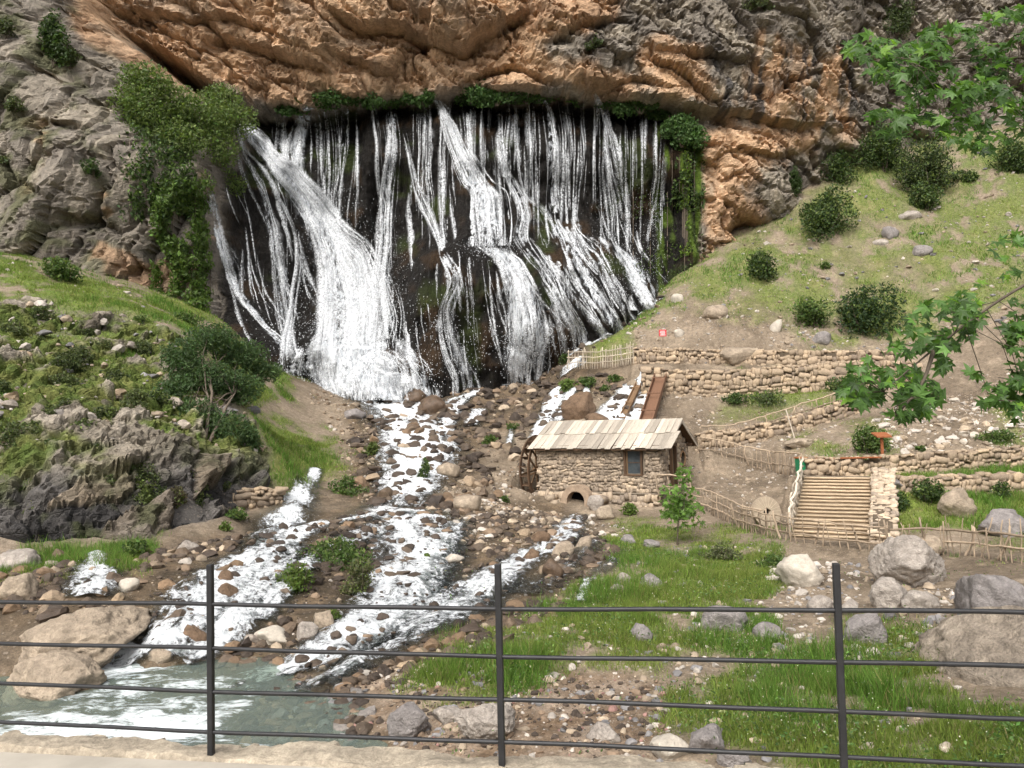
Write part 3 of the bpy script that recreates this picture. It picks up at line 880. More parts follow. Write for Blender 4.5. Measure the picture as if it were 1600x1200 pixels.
def _unit_block(seed):
    """a rough wall stone in a unit box, 48 triangles"""
    r = np.random.default_rng(seed)
    g = np.array([(x, y, z) for x in (-1, 0, 1) for y in (-1, 0, 1) for z in (-1, 0, 1) if (x, y, z) != (0, 0, 0)], float)
    idx = {tuple(int(c) for c in p): k for k, p in enumerate(g)}
    fs = []
    for ax in range(3):
        for s in (-1, 1):
            o = [a for a in range(3) if a != ax]
            for i in (-1, 0):
                for j in (-1, 0):
                    q = []
                    for di, dj in ((0, 0), (1, 0), (1, 1), (0, 1)):
                        p = [0, 0, 0]
                        p[ax], p[o[0]], p[o[1]] = s, i + di, j + dj
                        q.append(idx[tuple(p)])
                    if (s > 0) != (ax != 1):
                        q = q[::-1]
                    fs.append(q)
    ln = np.linalg.norm(g, axis=1)[:, None]
    p = g * (0.55 + 0.45 / ln * 1.12) * 0.5
    p += r.normal(size=p.shape) * 0.035
    return p, np.array(fs)

def tube(path, radii, sides=6, cap=True):
    path = np.asarray(path, float)
    n_ = len(path)
    radii = np.broadcast_to(np.asarray(radii, float), (n_,))
    tg = np.gradient(path, axis=0)
    tg /= np.linalg.norm(tg, axis=1)[:, None] + 1e-9
    ref = np.array([0.0, 0.0, 1.0]) if abs(tg[:, 2]).mean() < 0.8 else np.array([1.0, 0.0, 0.0])
    u = np.cross(tg, ref)
    u /= np.linalg.norm(u, axis=1)[:, None] + 1e-9
    w = np.cross(tg, u)
    a = np.linspace(0, 2 * math.pi, sides, endpoint=False)
    v = path[:, None] + radii[:, None, None] * (np.cos(a)[None, :, None] * u[:, None] + np.sin(a)[None, :, None] * w[:, None])
    v = v.reshape(-1, 3)
    k = np.arange(sides)
    f = []
    for i in range(n_ - 1):
        f.append(np.stack([i * sides + k, i * sides + (k + 1) % sides, (i + 1) * sides + (k + 1) % sides, (i + 1) * sides + k], 1))
    f = np.concatenate(f)
    if cap:
        v = np.r_[v, path[:1], path[-1:]]
        c0, c1 = len(v) - 2, len(v) - 1
        e0 = np.stack([np.full(sides, c0), (k + 1) % sides, k, np.full(sides, c0)], 1)
        b = (n_ - 1) * sides
        e1 = np.stack([np.full(sides, c1), b + k, b + (k + 1) % sides, np.full(sides, c1)], 1)
        tri = np.concatenate([e0[:, :3], e1[:, :3]])
        return v, [list(map(int, q)) for q in f] + [list(map(int, q)) for q in tri]
    return v, f

def box(x0, x1, y0, y1, z0, z1):
    v = np.array([(x, y, z) for x in (x0, x1) for y in (y0, y1) for z in (z0, z1)], float)
    f = np.array([(0, 1, 3, 2), (4, 6, 7, 5), (0, 4, 5, 1), (2, 3, 7, 6), (0, 2, 6, 4), (1, 5, 7, 3)])
    return v, f

def bevel_mesh(name, v, f, mat, w=0.01, seg=1):
    bm = bmesh.new()
    vs = [bm.verts.new(tuple(map(float, p))) for p in v]
    for q in f:
        bm.faces.new([vs[int(k)] for k in q])
    bmesh.ops.bevel(bm, geom=list(bm.edges), offset=w, segments=seg, affect='EDGES', clamp_overlap=True)
    bmesh.ops.recalc_face_normals(bm, faces=list(bm.faces))
    me = bpy.data.meshes.new(name)
    bm.to_mesh(me)
    bm.free()
    if mat: me.materials.append(mat)
    return me

def rotz(v, a):
    c, s = math.cos(a), math.sin(a)
    v = np.asarray(v, float)
    return np.stack([v[..., 0] * c - v[..., 1] * s, v[..., 0] * s + v[..., 1] * c, v[..., 2]], -1)

def rand_rot(n_, rng=RNG):
    q = rng.normal(size=(n_, 4))
    q /= np.linalg.norm(q, axis=1)[:, None]
    w, x, y, z = q.T
    return np.stack([np.stack([1 - 2 * (y * y + z * z), 2 * (x * y - z * w), 2 * (x * z + y * w)], -1),
                     np.stack([2 * (x * y + z * w), 1 - 2 * (x * x + z * z), 2 * (y * z - x * w)], -1),
                     np.stack([2 * (x * z - y * w), 2 * (y * z + x * w), 1 - 2 * (x * x + y * y)], -1)], -2)

def resample(pts, step):
    pts = np.asarray(pts, float)
    s = np.r_[0, np.cumsum(np.linalg.norm(np.diff(pts, axis=0), axis=1))]
    t = np.linspace(0, s[-1], max(2, int(s[-1] / step) + 1))
    return np.stack([np.interp(t, s, pts[:, k]) for k in range(pts.shape[1])], 1)

def smooth_path(pts, n_=80):
    """Catmull-Rom through the points"""
    p = np.asarray(pts, float)
    p = np.r_[[2 * p[0] - p[1]], p, [2 * p[-1] - p[-2]]]
    out = []
    m = len(p) - 3
    per = max(2, n_ // m)
    for k in range(m):
        t = np.linspace(0, 1, per, endpoint=(k == m - 1))[:, None]
        a, b, c, d = p[k:k + 4]
        out.append(0.5 * (2 * b + (c - a) * t + (2 * a - 5 * b + 4 * c - d) * t ** 2 + (3 * b - a - 3 * c + d) * t ** 3))
    return np.concatenate(out)

# ------------------------------------------------------------------ shared stones and sticks
MAT_WALLSTONE = mat_rock('wall stone', 0.4, 3.0, 0.9, 0.15, 0.25, False, (0.36, 0.29, 0.215), True)
MAT_MILLSTONE_WALL = mat_rock('mill wall stone', 0.4, 3.5, 0.9, 0.15, 0.25, False, (0.36, 0.30, 0.235), True)
MAT_CORE = mat_plain('wall core', (0.11, 0.085, 0.06), 0.95, 0.1, 0.4, 5.0, 0.5)
MAT_MORTAR = mat_plain('mill mortar', (0.20, 0.165, 0.125), 0.95, 0.1, 0.3, 5.0, 0.5)
BLOCKS = []
for k in range(12):
    bv, bf = _unit_block(200 + k)
    BLOCKS.append((bv, bf))
_block_me = {}
def block_me(k, mat):
    key = (k, mat.name)
    if key not in _block_me:
        _block_me[key] = new_mesh('stone', BLOCKS[k][0], BLOCKS[k][1], mat, True)
    return _block_me[key]

def place_stones(root, stones, mat, origin, limit=300, name='stone'):
    """stones: (centre, (sx, sy, sz), rz, tilt); the largest become parts of their own, the rest one joined part"""
    stones = sorted(stones, key=lambda s: -(s[1][0] * s[1][2]))
    for c, s, rz, tl in stones[:limit]:
        link(name, block_me(random.randrange(12), mat), root, np.asarray(c) - origin, (tl, random.uniform(-.32, .32), rz), s)
    rest = stones[limit:]
    if rest:
        b = Batch()
        for c, s, rz, tl in rest:
            v, f = BLOCKS[random.randrange(12)]
            b.add(rotz(v * np.asarray(s), rz) + np.asarray(c) - origin, f)
        link('small_' + name + 's', b.mesh('small_' + name + 's', mat, True), root, kind='stuff')

def lay_courses(p0, p1, zb0, zb1, zt0, zt1, sw, sh, thick, rng, hole=None, proud=0.05):
    """courses of stones over one straight run of wall face; returns stones whose faces look to the right-hand side of p0->p1"""
    a, u, nrm, L = seg_frame(p0, p1)
    nrm = -nrm                      # out of the face
    rz = math.atan2(u[1], u[0])
    out = []
    base = 0.0
    H = max(zt0 - zb0, zt1 - zb1)
    z = 0.0
    while z < H - sh * 0.25:
        h = sh * rng.uniform(.6, 1.45)
        s = -rng.uniform(0, sw * .6)
        while s < L:
            w = sw * rng.choice([.45, .75, 1.0, 1.3, 1.9], p=[.28, .28, .22, .14, .08])
            m = s + w / 2
            s += w
            if m < 0 or m > L:
                continue
            t = m / L
            zb, zt = zb0 + (zb1 - zb0) * t, zt0 + (zt1 - zt0) * t
            zc = zb + z + h / 2 + rng.uniform(-.28, .28) * sh
            if zc > zt - h * .2:
                continue
            if hole is not None and hole(m, zc, w, h):
                continue
            dep = thick * rng.uniform(.8, 1.2)
            xy = a + u * m + nrm * (rng.uniform(0, proud) - dep * .3)
            out.append(((xy[0], xy[1], zc), (w * rng.uniform(.95, 1.15), dep, h * rng.uniform(.85, 1.35)), rz + rng.uniform(-.06, .06), rng.uniform(-.06, .06)))
        z += h * .93
    return out

MAT_STICK = mat_plain('weathered stick', (0.33, 0.255, 0.18), 0.9, 0.15, 0.3, 9.0, 0.4, (1, 1, .25), 0.3)
MAT_STICK_PALE = mat_plain('pale peeled stick', (0.50, 0.43, 0.34), 0.85, 0.15, 0.25, 9.0, 0.3, (1, 1, .25), 0.25)
STICKS = []
for k in range(8):
    r = np.random.default_rng(300 + k)
    t = np.linspace(0, 1, 6)
    path = np.c_[np.cumsum(r.normal(0, .02, 6)), np.cumsum(r.normal(0, .02, 6)), t]
    path[:, :2] -= path[0, :2]
    STICKS.append(tube(path, np.linspace(1.15, .75, 6) * .028, 5))
_stick_me = {}
def stick_me(k, mat):
    if (k, mat.name) not in _stick_me:
        _stick_me[(k, mat.name)] = new_mesh('stick', *STICKS[k], mat, True)
    return _stick_me[(k, mat.name)]
# ------------------------------------------------------------------ falling water
n = Nodes('white water')
f = n.noise(n.coord('Object', (3.0, 3.0, 0.7)), 1.6, 5, 0.65)
c = n.ramp(f, [(0.3, (0.58, 0.62, 0.65)), (0.6, (0.80, 0.81, 0.82))])
d = n.bsdf(c, 0.55, 0.3)
t = n.n('BsdfTranslucent')
t.inputs[0].default_value = (.8, .83, .86, 1)
mx = n.n('MixShader')
mx.inputs[0].default_value = 0.25
n.l(d, mx.inputs[1]); n.l(t.outputs[0], mx.inputs[2])
MAT_WHITE = n.done(mx.outputs[0])

n = Nodes('water veil')                       # u across the sheet 0..1, v along it in metres
uvn = n.n('UVMap').outputs[0]
sep = n.n('SeparateXYZ'); n.l(uvn, sep.inputs[0])
mp = n.n('Mapping'); n.l(n.coord('Object'), mp.inputs[0]); mp.inputs['Scale'].default_value = (3.0, 1.4, 0.62)
s1 = n.noise(mp.outputs[0], 1.5, 6, 0.7, 0.3)
mp2 = n.n('Mapping'); n.l(n.coord('Object'), mp2.inputs[0]); mp2.inputs['Scale'].default_value = (1.0, 1.0, 0.5)
s2 = n.noise(mp2.outputs[0], 0.9, 4, 0.6)
edge = n.math('MULTIPLY', n.ramp(sep.outputs['X'], [(0.0, 0.0), (0.3, 1.0)]), n.ramp(sep.outputs['X'], [(0.7, 1.0), (1.0, 0.0)]))
dens = n.attr('dens', 'Fac')
al = n.math('ADD', n.math('MULTIPLY', s1, 2.4), n.math('MULTIPLY', s2, .9))
al = n.math('ADD', al, n.math('SUBTRACT', n.math('MULTIPLY', dens, 1.25), 2.35))
al = n.math('ADD', al, n.math('MULTIPLY', n.math('SUBTRACT', edge, 1.0), .8))
al = n.math('MULTIPLY', al, 1.7, True)
al = n.math('MULTIPLY', al, edge, True)
sb = n.noise(mp.outputs[0], 2.4, 6, 0.75, 0.4)
d = n.bsdf(n.ramp(sb, [(.34, (.27, .30, .33)), (.64, (.74, .755, .765))]), 0.6, 0.25)
tr = n.n('BsdfTransparent')
mx = n.n('MixShader')
n.l(al, mx.inputs[0]); n.l(tr.outputs[0], mx.inputs[1]); n.l(d, mx.inputs[2])
MAT_VEIL = n.done(mx.outputs[0])

n = Nodes('soft water thread')
sep = n.n('SeparateXYZ'); n.l(n.n('UVMap').outputs[0], sep.inputs[0])
edge = n.math('MULTIPLY', n.ramp(sep.outputs['X'], [(0.0, 0.0), (0.5, 1.0)]), n.ramp(sep.outputs['X'], [(0.5, 1.0), (1.0, 0.0)]))
mp = n.n('Mapping'); n.l(n.coord('Object'), mp.inputs[0]); mp.inputs['Scale'].default_value = (3.4, 2.0, 1.9)
s1 = n.noise(mp.outputs[0], 2.2, 5, 0.72, 0.5)
al = n.math('MULTIPLY', n.math('MULTIPLY', edge, n.attr('dens', 'Fac')), n.math('SUBTRACT', n.math('MULTIPLY', s1, 5.2), 1.9), True)
d = n.bsdf((.72, .74, .755), 0.6, 0.25)
tr = n.n('BsdfTransparent')
mx = n.n('MixShader')
n.l(al, mx.inputs[0]); n.l(tr.outputs[0], mx.inputs[1]); n.l(d, mx.inputs[2])
MAT_THREAD = n.done(mx.outputs[0])

def cliff_points(px, py, it=7):
    d = np.full(np.shape(px), 79.0)
    for _ in range(it):
        p = P(px, py, d)
        d = 0.5 * d + 0.5 * cliff_y(p[..., 0], p[..., 2])
    return P(px, py, d)

FALLS = [  # (column, row, width) down the wall, how white, strands, off the rock in metres
    ([(385, 196, 18), (410, 230, 34), (440, 265, 40), (480, 320, 52), (518, 375, 80), (540, 430, 108), (548, 490, 128), (542, 540, 132), (548, 582, 140), (560, 622, 120)], .80, 1300, .5),
    ([(398, 200, 16), (440, 250, 30), (490, 300, 40), (540, 370, 60), (565, 440, 70), (580, 520, 60)], .5, 300, .5),
    ([(487, 168, 22), (474, 200, 26), (466, 250, 26), (478, 300, 26)], .85, 160, .35),
    ([(445, 180, 30), (440, 215, 26), (455, 260, 24)], .5, 60, .2),
    ([(540, 168, 14), (532, 240, 20), (524, 300, 30), (525, 352, 36)], .55, 110, .3),
    ([(616, 168, 18), (612, 240, 22), (604, 320, 30), (602, 400, 34), (606, 470, 34), (612, 530, 26)], .62, 230, .5),
    ([(630, 210, 8), (648, 280, 12), (664, 325, 16), (698, 400, 20), (716, 440, 18), (702, 490, 22), (715, 550, 34), (735, 592, 44), (742, 632, 48)], .6, 170, .3),
    ([(684, 160, 12), (704, 195, 20), (722, 245, 26), (742, 286, 44), (758, 305, 50), (763, 350, 48), (766, 386, 42)], .8, 360, .35),
    ([(736, 172, 8), (734, 220, 10), (738, 282, 16)], .65, 60, .3),
    ([(760, 386, 40), (795, 408, 46), (815, 460, 66), (826, 520, 82), (820, 565, 84), (818, 606, 80)], .8, 330, .35),
    ([(778, 175, 8), (790, 265, 10), (800, 285, 18), (818, 335, 26), (815, 375, 26), (850, 430, 22), (878, 480, 26), (898, 515, 28), (912, 556, 30)], .6, 170, .3),
    ([(808, 168, 8), (812, 230, 8), (822, 300, 14), (850, 330, 20), (868, 370, 10)], .5, 70, .3),
    ([(848, 158, 10), (859, 180, 14), (861, 240, 14), (862, 300, 18), (864, 335, 22)], .62, 110, .5),
    ([(884, 172, 6), (886, 250, 8), (888, 330, 10)], .4, 30, .4),
    ([(928, 152, 10), (944, 188, 20), (952, 240, 34), (958, 310, 44), (962, 372, 44)], .45, 170, .9),
    ([(938, 372, 20), (965, 395, 40), (990, 425, 52), (1008, 455, 50), (1022, 486, 44)], .8, 150, .3),
    ([(868, 345, 16), (896, 398, 22), (925, 450, 28), (952, 490, 28), (972, 530, 30)], .72, 130, .25),
    ([(900, 350, 10), (928, 390, 12), (955, 450, 12), (985, 500, 16)], .5, 60, .25),
    ([(830, 372, 12), (862, 425, 16), (905, 480, 18), (932, 510, 20), (948, 545, 22)], .55, 60, .25),
    ([(378, 230, 12), (404, 280, 14), (424, 350, 20), (440, 430, 28), (452, 520, 30), (470, 580, 30)], .6, 120, .25),
    ([(328, 300, 8), (342, 372, 14), (366, 440, 16), (402, 492, 12), (450, 548, 18), (488, 584, 26), (520, 612, 30)], .75, 130, .25),
    ([(338, 370, 10), (372, 420, 16), (380, 470, 12)], .4, 40, .2),
    ([(1031, 310, 10), (1024, 350, 16), (1020, 392, 18)], .4, 40, .8),
    ([(545, 540, 120), (552, 565, 150), (560, 590, 170), (575, 626, 160)], .86, 700, 1.0),
    ([(622, 530, 16), (646, 560, 22), (662, 606, 30), (668, 634, 32)], .7, 90, .25),
    ([(596, 530, 20), (612, 570, 26), (625, 612, 30), (630, 636, 32)], .7, 90, .25),
    ([(755, 170, 30), (765, 240, 30), (775, 290, 30)], .35, 50, .3),
    ([(665, 172, 14), (668, 230, 14), (660, 300, 14)], .45, 50, .2),
]
rw = np.random.default_rng(55)
veil_v, veil_f, veil_uv, veil_d, vn = [], [], [], [], 0
sx_, sy_, sw_, so_, so_w = [], [], [], [], []        # strand samples
K = 15
def meander(px, py):
    a_ = np.stack([px / 26, py / 120, 0 * px], -1)
    return 7 * vnoise(a_, 401) + 1.6 * vnoise(a_ * 3.1, 402)
for pth, white, cnt, off in FALLS:
    q = smooth_path(pth, 60)
    m = 9
    u = np.linspace(-.62, .62, m)
    px = q[:, 0:1] + u[None] * q[:, 2:3]
    py = np.repeat(q[:, 1:2], m, 1)
    p = cliff_points(px, py)
    ker = np.ones(9) / 9
    bulk = off * (0.4 + 0.6 * np.cos(u * 2.2))[None]
    p[..., 1] -= bulk + .08
    veil_v.append(p.reshape(-1, 3))
    nr = len(q)
    veil_f.append(grid_faces(nr, m) + vn)
    vn += nr * m
    ss = np.r_[0, np.cumsum(np.linalg.norm(np.diff(p[:, m // 2], axis=0), axis=1))]
    veil_uv.append(np.stack([np.repeat(((u + .62) / 1.24)[None], nr, 0), np.repeat(ss[:, None], m, 1)], -1).reshape(-1, 2))
    fade = smooth(0, .22 if off > 1 else .04, np.linspace(0, 1, nr)) * (1 - (.0 if white > .9 else .3) * smooth(.85, 1, np.linspace(0, 1, nr)))
    veil_d.append(np.repeat((white * fade)[:, None], m, 1).ravel())
    # strands: short broken threads running down inside the sheet
    cnt = int(cnt * .5)
    t0 = rw.uniform(-.05, .97, cnt)
    ln = rw.uniform(.06, .45, cnt) ** 1.2
    tt = np.clip(t0[:, None] + ln[:, None] * np.linspace(0, 1, K)[None], 0, 1) * (nr - 1)
    cl = rw.normal(0, .33, max(4, cnt // 14))
    lat = np.clip(cl[rw.integers(len(cl), size=cnt)] + rw.normal(0, .05, cnt), -.75, .75)
    cx_ = np.interp(tt.ravel(), np.arange(nr), q[:, 0]).reshape(tt.shape)
    cy_ = np.interp(tt.ravel(), np.arange(nr), q[:, 1]).reshape(tt.shape)
    cw_ = np.interp(tt.ravel(), np.arange(nr), q[:, 2]).reshape(tt.shape)
    sx_.append(cx_ + lat[:, None] * cw_ + np.cumsum(rw.normal(0, .22, (cnt, K)), 1))
    sy_.append(cy_)
    sw_.append(rw.uniform(.010, .036, cnt) * (.6 + white))
    so_.append(np.full(cnt, off) * rw.uniform(.4, 1.3, cnt) + .12)
    so_w.append(np.clip(white * rw.uniform(.5, 1.25, cnt), 0, 1.1))
# thin threads along the whole lip
cnt = 230
lipx = np.concatenate([rw.uniform(435, 1050, cnt // 4), rw.normal(rw.choice([452, 505, 515, 560, 590, 655, 672, 700, 745, 756, 792, 828, 838, 876, 905, 930, 968, 985, 1008, 1030], cnt - cnt // 4), 6)])
ctop = np.interp(lipx, [430, 500, 640, 800, 900, 1000, 1050], [185, 170, 165, 160, 160, 170, 190]) + rw.uniform(0, 110, cnt) * (rw.random(cnt) < .6)
ll = rw.uniform(30, 170, cnt)
yy_ = ctop[:, None] + ll[:, None] * np.linspace(0, 1, K)[None]
sx_.append(lipx[:, None] + np.cumsum(rw.normal(0, .15, (cnt, K)), 1))
sy_.append(yy_)
sw_.append(rw.uniform(.010, .034, cnt))
so_.append(rw.uniform(.1, .5, cnt))
so_w.append(rw.uniform(.35, .85, cnt))
# rivulets finding their own way over the shelves
for zone, cnt, drift in [((790, 1000, 330, 440), 120, .55), ((330, 470, 230, 440), 60, .32), ((600, 740, 300, 520), 70, .1), ((490, 620, 300, 520), 60, .05), ((740, 880, 400, 520), 80, .2), ((640, 1050, 170, 330), 60, .03)]:
    cnt = cnt // 2
    a_, b_ = rw.uniform(zone[0], zone[1], cnt), rw.uniform(zone[2], zone[3], cnt)
    l_ = rw.uniform(40, 140, cnt)
    t_ = np.linspace(0, 1, K)[None]
    sx_.append(a_[:, None] + (drift * rw.uniform(.5, 1.4, cnt) * l_)[:, None] * t_ ** 1.3 + np.cumsum(rw.normal(0, .3, (cnt, K)), 1))
    sy_.append(b_[:, None] + l_[:, None] * t_)
    sw_.append(rw.uniform(.012, .045, cnt))
    so_.append(rw.uniform(.1, .3, cnt))
    so_w.append(rw.uniform(.5, 1.0, cnt))
so_w = np.concatenate(so_w)
sx_, sy_, sw_, so_ = np.concatenate(sx_), np.concatenate(sy_), np.concatenate(sw_), np.concatenate(so_)
sx_ = sx_ + meander(sx_, sy_)
sp = cliff_points(sx_, sy_)
sp[..., 1] -= so_[:, None]
NS = len(sp)
prof = np.sin(np.linspace(.10, math.pi - .05, K)) ** .5
wd = sw_[:, None] * prof[None] * rw.uniform(.7, 1.3, (NS, K))
def prisms(sel):                                  # hard bright threads
    p_, w_ = sp[sel], wd[sel] * .34
    m_ = len(p_)
    tri = np.array([(-1, 0, 0), (1, 0, 0), (0, -.8, 0)])
    v_ = p_[:, :, None] + w_[:, :, None, None] * tri[None, None]
    a_ = np.arange(m_)[:, None, None] * K * 3 + np.arange(K - 1)[None, :, None] * 3
    k_ = np.arange(3)[None, None]
    f_ = np.stack([a_ + k_, a_ + (k_ + 1) % 3, a_ + 3 + (k_ + 1) % 3, a_ + 3 + k_], -1).reshape(-1, 4)
    return v_.reshape(-1, 3), f_
hard = rw.random(NS) < .10
sv, sf = prisms(hard)
# soft ribbons, round in section, fading at the rims and ends
p_, w_ = sp[~hard], wd[~hard] * rw.choice([2.0, 3.0, 4.5, 7.0, 11.0], (~hard).sum(), p=[.25, .25, .22, .18, .10])[:, None]
m_ = len(p_)
cs = np.linspace(-1, 1, 4)
rv_ = p_[:, :, None] + w_[:, :, None, None] * np.stack([cs, -.5 * (1 - cs ** 2), 0 * cs], -1)[None, None]
a_ = (np.arange(m_)[:, None, None] * K + np.arange(K - 1)[None, :, None]) * 4 + np.arange(3)[None, None]
rf_ = np.stack([a_, a_ + 1, a_ + 5, a_ + 4], -1).reshape(-1, 4)
ruv = np.broadcast_to(np.stack([np.broadcast_to((cs + 1) / 2, (K, 4)), np.broadcast_to(np.linspace(0, 1, K)[:, None], (K, 4))], -1)[None], (m_, K, 4, 2))
rd = np.broadcast_to((prof[None] * so_w[~hard][:, None])[:, :, None], (m_, K, 4))
soft_me = new_mesh('water_threads', rv_.reshape(-1, 3), rf_, MAT_THREAD, True, None, ruv.reshape(-1, 2), {'dens': rd.ravel()})
# spray thrown up where the water lands: single drops
def drops(px, py, sx, sy, n_, up, s0, s1):
    a_, b_ = rw.normal(px, sx, n_), rw.normal(py, sy, n_)
    p_ = cliff_points(a_, b_)
    p_[:, 1] -= np.abs(rw.normal(0, up, n_)) + .3
    return p_, rw.uniform(s0, s1, n_)
dp = [drops(*a_) for a_ in [(545, 520, 60, 50, 2600, .9, .012, .035), (560, 590, 70, 16, 1400, .8, .012, .04), (765, 390, 25, 10, 350, .5, .01, .03), (820, 540, 45, 25, 700, .6, .012, .032), (960, 350, 22, 40, 700, .8, .010, .026), (990, 430, 30, 20, 350, .5, .01, .03), (530, 360, 40, 40, 700, .5, .01, .03), (700, 540, 30, 40, 400, .5, .01, .028), (1022, 350, 7, 35, 260, .7, .01, .025), (612, 440, 16, 60, 500, .6, .01, .026)]]
dpp = np.concatenate([a_ for a_, _ in dp]); dps = np.concatenate([b_ for _, b_ in dp])
tet = np.array([(1, 1, 1), (-1, -1, 1), (-1, 1, -1), (1, -1, -1)]) * .8
dv_ = (dpp[:, None] + dps[:, None, None] * tet[None] * np.array([1, 1, 1.6])).reshape(-1, 3)
df_ = (np.arange(len(dpp))[:, None, None] * 4 + np.array([(0, 1, 2), (0, 3, 1), (0, 2, 3), (1, 3, 2)])[None]).reshape(-1, 3)
link('water_spray', new_mesh('water_spray', dv_, df_, MAT_WHITE), kind='stuff', label='fine white spray at the foot of the falls')
fall = link('waterfall', new_mesh('waterfall', sv.reshape(-1, 3), sf, MAT_WHITE, True), kind='structure', label='white waterfall strands streaming down the dark wall')
link('water_threads', soft_me, fall, kind='structure')
link('falling_water', new_mesh('falling_water', np.concatenate(veil_v), np.concatenate(veil_f), MAT_VEIL, True, None, np.concatenate(veil_uv), {'dens': np.concatenate(veil_d)}), fall, kind='structure')

# ------------------------------------------------------------------ running water over the ground
n = Nodes('stream water')
uvn = n.n('UVMap').outputs[0]
sep = n.n('SeparateXYZ'); n.l(uvn, sep.inputs[0])
uv2 = n.n('UVMap', uv_map='flow').outputs[0]
mp = n.n('Mapping'); n.l(uv2, mp.inputs[0]); mp.inputs['Scale'].default_value = (1.0, .6, 1.0)
f1 = n.noise(mp.outputs[0], 3.2, 7, 0.74, 1.2)
f2 = n.noise(n.coord('Object'), 6.5, 5, 0.7, 0.8)
edge = n.math('MULTIPLY', n.ramp(sep.outputs['X'], [(0.0, 0.0), (0.38, 1.0)]), n.ramp(sep.outputs['X'], [(0.62, 1.0), (1.0, 0.0)]))
dens = n.attr('dens', 'Fac')
fo = n.math('ADD', n.math('MULTIPLY', f1, 2.6), n.math('MULTIPLY', f2, 1.5))
fo = n.math('ADD', fo, n.math('SUBTRACT', n.math('MULTIPLY', n.math('MULTIPLY', dens, edge), 1.75), 2.98))
foam = n.math('MULTIPLY', fo, 1.9, True)
bmp = n.bump(n.math('ADD', f1, n.math('MULTIPLY', f2, .5)), 0.8, 0.25)
wh = n.bsdf(n.ramp(f2, [(.3, (.55, .59, .61)), (.55, (.82, .84, .85))]), 0.55, 0.3, bmp)
gl = n.n('BsdfGlossy'); gl.inputs['Roughness'].default_value = .12; gl.inputs['Color'].default_value = (.9, .95, 1, 1)
n.l(bmp, gl.inputs['Normal'])
tr = n.n('BsdfTransparent'); tr.inputs[0].default_value = (.90, .93, .90, 1)
fr = n.n('Fresnel'); fr.inputs['IOR'].default_value = 1.33
n.l(bmp, fr.inputs['Normal'])
m1 = n.n('MixShader'); n.l(fr.outputs[0], m1.inputs[0]); n.l(tr.outputs[0], m1.inputs[1]); n.l(gl.outputs[0], m1.inputs[2])
m2 = n.n('MixShader'); n.l(foam, m2.inputs[0]); n.l(m1.outputs[0], m2.inputs[1]); n.l(wh, m2.inputs[2])
clear = n.n('BsdfTransparent')
m3 = n.n('MixShader'); n.l(n.math('MULTIPLY', n.math('ADD', edge, n.math('MULTIPLY', foam, .5)), 1.6, True), m3.inputs[0]); n.l(clear.outputs[0], m3.inputs[1]); n.l(m2.outputs[0], m3.inputs[2])
MAT_STREAM = n.done(m3.outputs[0])

STREAMS = [  # (column, row, width in pixels), whiteness
    ([(575, 600, 130), (610, 630, 110), (645, 670, 115), (655, 705, 125), (640, 750, 105), (625, 795, 80)], 1.0),
    ([(640, 795, 110), (560, 812, 60), (500, 822, 55), (440, 845, 60), (385, 885, 90), (330, 930, 100), (275, 985, 95), (215, 1025, 80), (160, 1052, 70)], .92),
    ([(470, 850, 30), (430, 890, 60), (395, 935, 70), (360, 985, 60), (320, 1020, 45), (280, 1045, 40)], .78),
    ([(640, 800, 110), (655, 850, 110), (635, 905, 110), (610, 950, 110), (550, 995, 100), (480, 1030, 80), (415, 1065, 75), (370, 1105, 80)], .96),
    ([(712, 815, 40), (700, 860, 44), (675, 910, 50), (655, 940, 50)], .66),
    ([(905, 806, 22), (882, 838, 50), (850, 860, 50), (800, 885, 64), (745, 925, 110), (690, 955, 120), (630, 985, 90), (570, 1010, 50)], .86),
    ([(905, 835, 30), (925, 850, 36), (900, 875, 30), (870, 905, 36), (800, 930, 60)], .55),
    ([(500, 730, 16), (488, 748, 26), (478, 762, 34), (468, 780, 50), (455, 800, 56), (430, 825, 50), (390, 860, 40)], .74),
    ([(152, 868, 26), (145, 900, 60), (140, 938, 72)], .85),
    ([(1030, 466, 40), (985, 500, 30), (940, 528, 26), (882, 558, 24), (815, 592, 28), (750, 614, 26), (690, 636, 34)], .9),
    ([(600, 825, 40), (540, 850, 36), (490, 880, 36), (440, 925, 44), (400, 975, 46)], .8), ([(690, 830, 50), (680, 880, 50), (650, 930, 60), (590, 985, 60), (520, 1030, 60), (450, 1060, 60)], .86), ([(780, 900, 50), (720, 950, 70), (640, 1000, 60), (560, 1040, 56), (480, 1080, 50)], .72),
    ([(720, 625, 26), (705, 650, 30), (690, 680, 34)], .9), ([(750, 640, 30), (735, 668, 26)], .8),
    ([(872, 606, 26), (866, 626, 30), (856, 650, 30), (836, 690, 24)], .95), ([(893, 606, 20), (886, 632, 22), (872, 660, 22)], .9),
    ([(895, 566, 36), (893, 582, 40)], .85), ([(918, 600, 14), (915, 625, 14)], .8), ([(1000, 592, 46), (984, 618, 56), (958, 650, 62), (940, 672, 56)], 1.15), ([(1004, 602, 30), (996, 638, 40), (988, 668, 40)], 1.1),
    ([(800, 668, 10), (795, 700, 14)], .7), ([(870, 672, 12), (850, 690, 16)], .75),
    ([(918, 908, 14), (912, 930, 18), (905, 948, 22)], .8), ([(980, 860, 20), (950, 885, 24), (925, 905, 20)], .55),
    ([(560, 1040, 40), (500, 1075, 50), (440, 1100, 50)], .5), ([(845, 575, 12), (835, 590, 16)], .7), ([(795, 590, 12), (770, 605, 16)], .7),
]
wv, wf, wuv, wuv2, wdn, wnn = [], [], [], [], [], 0
STREAM_PATHS = []
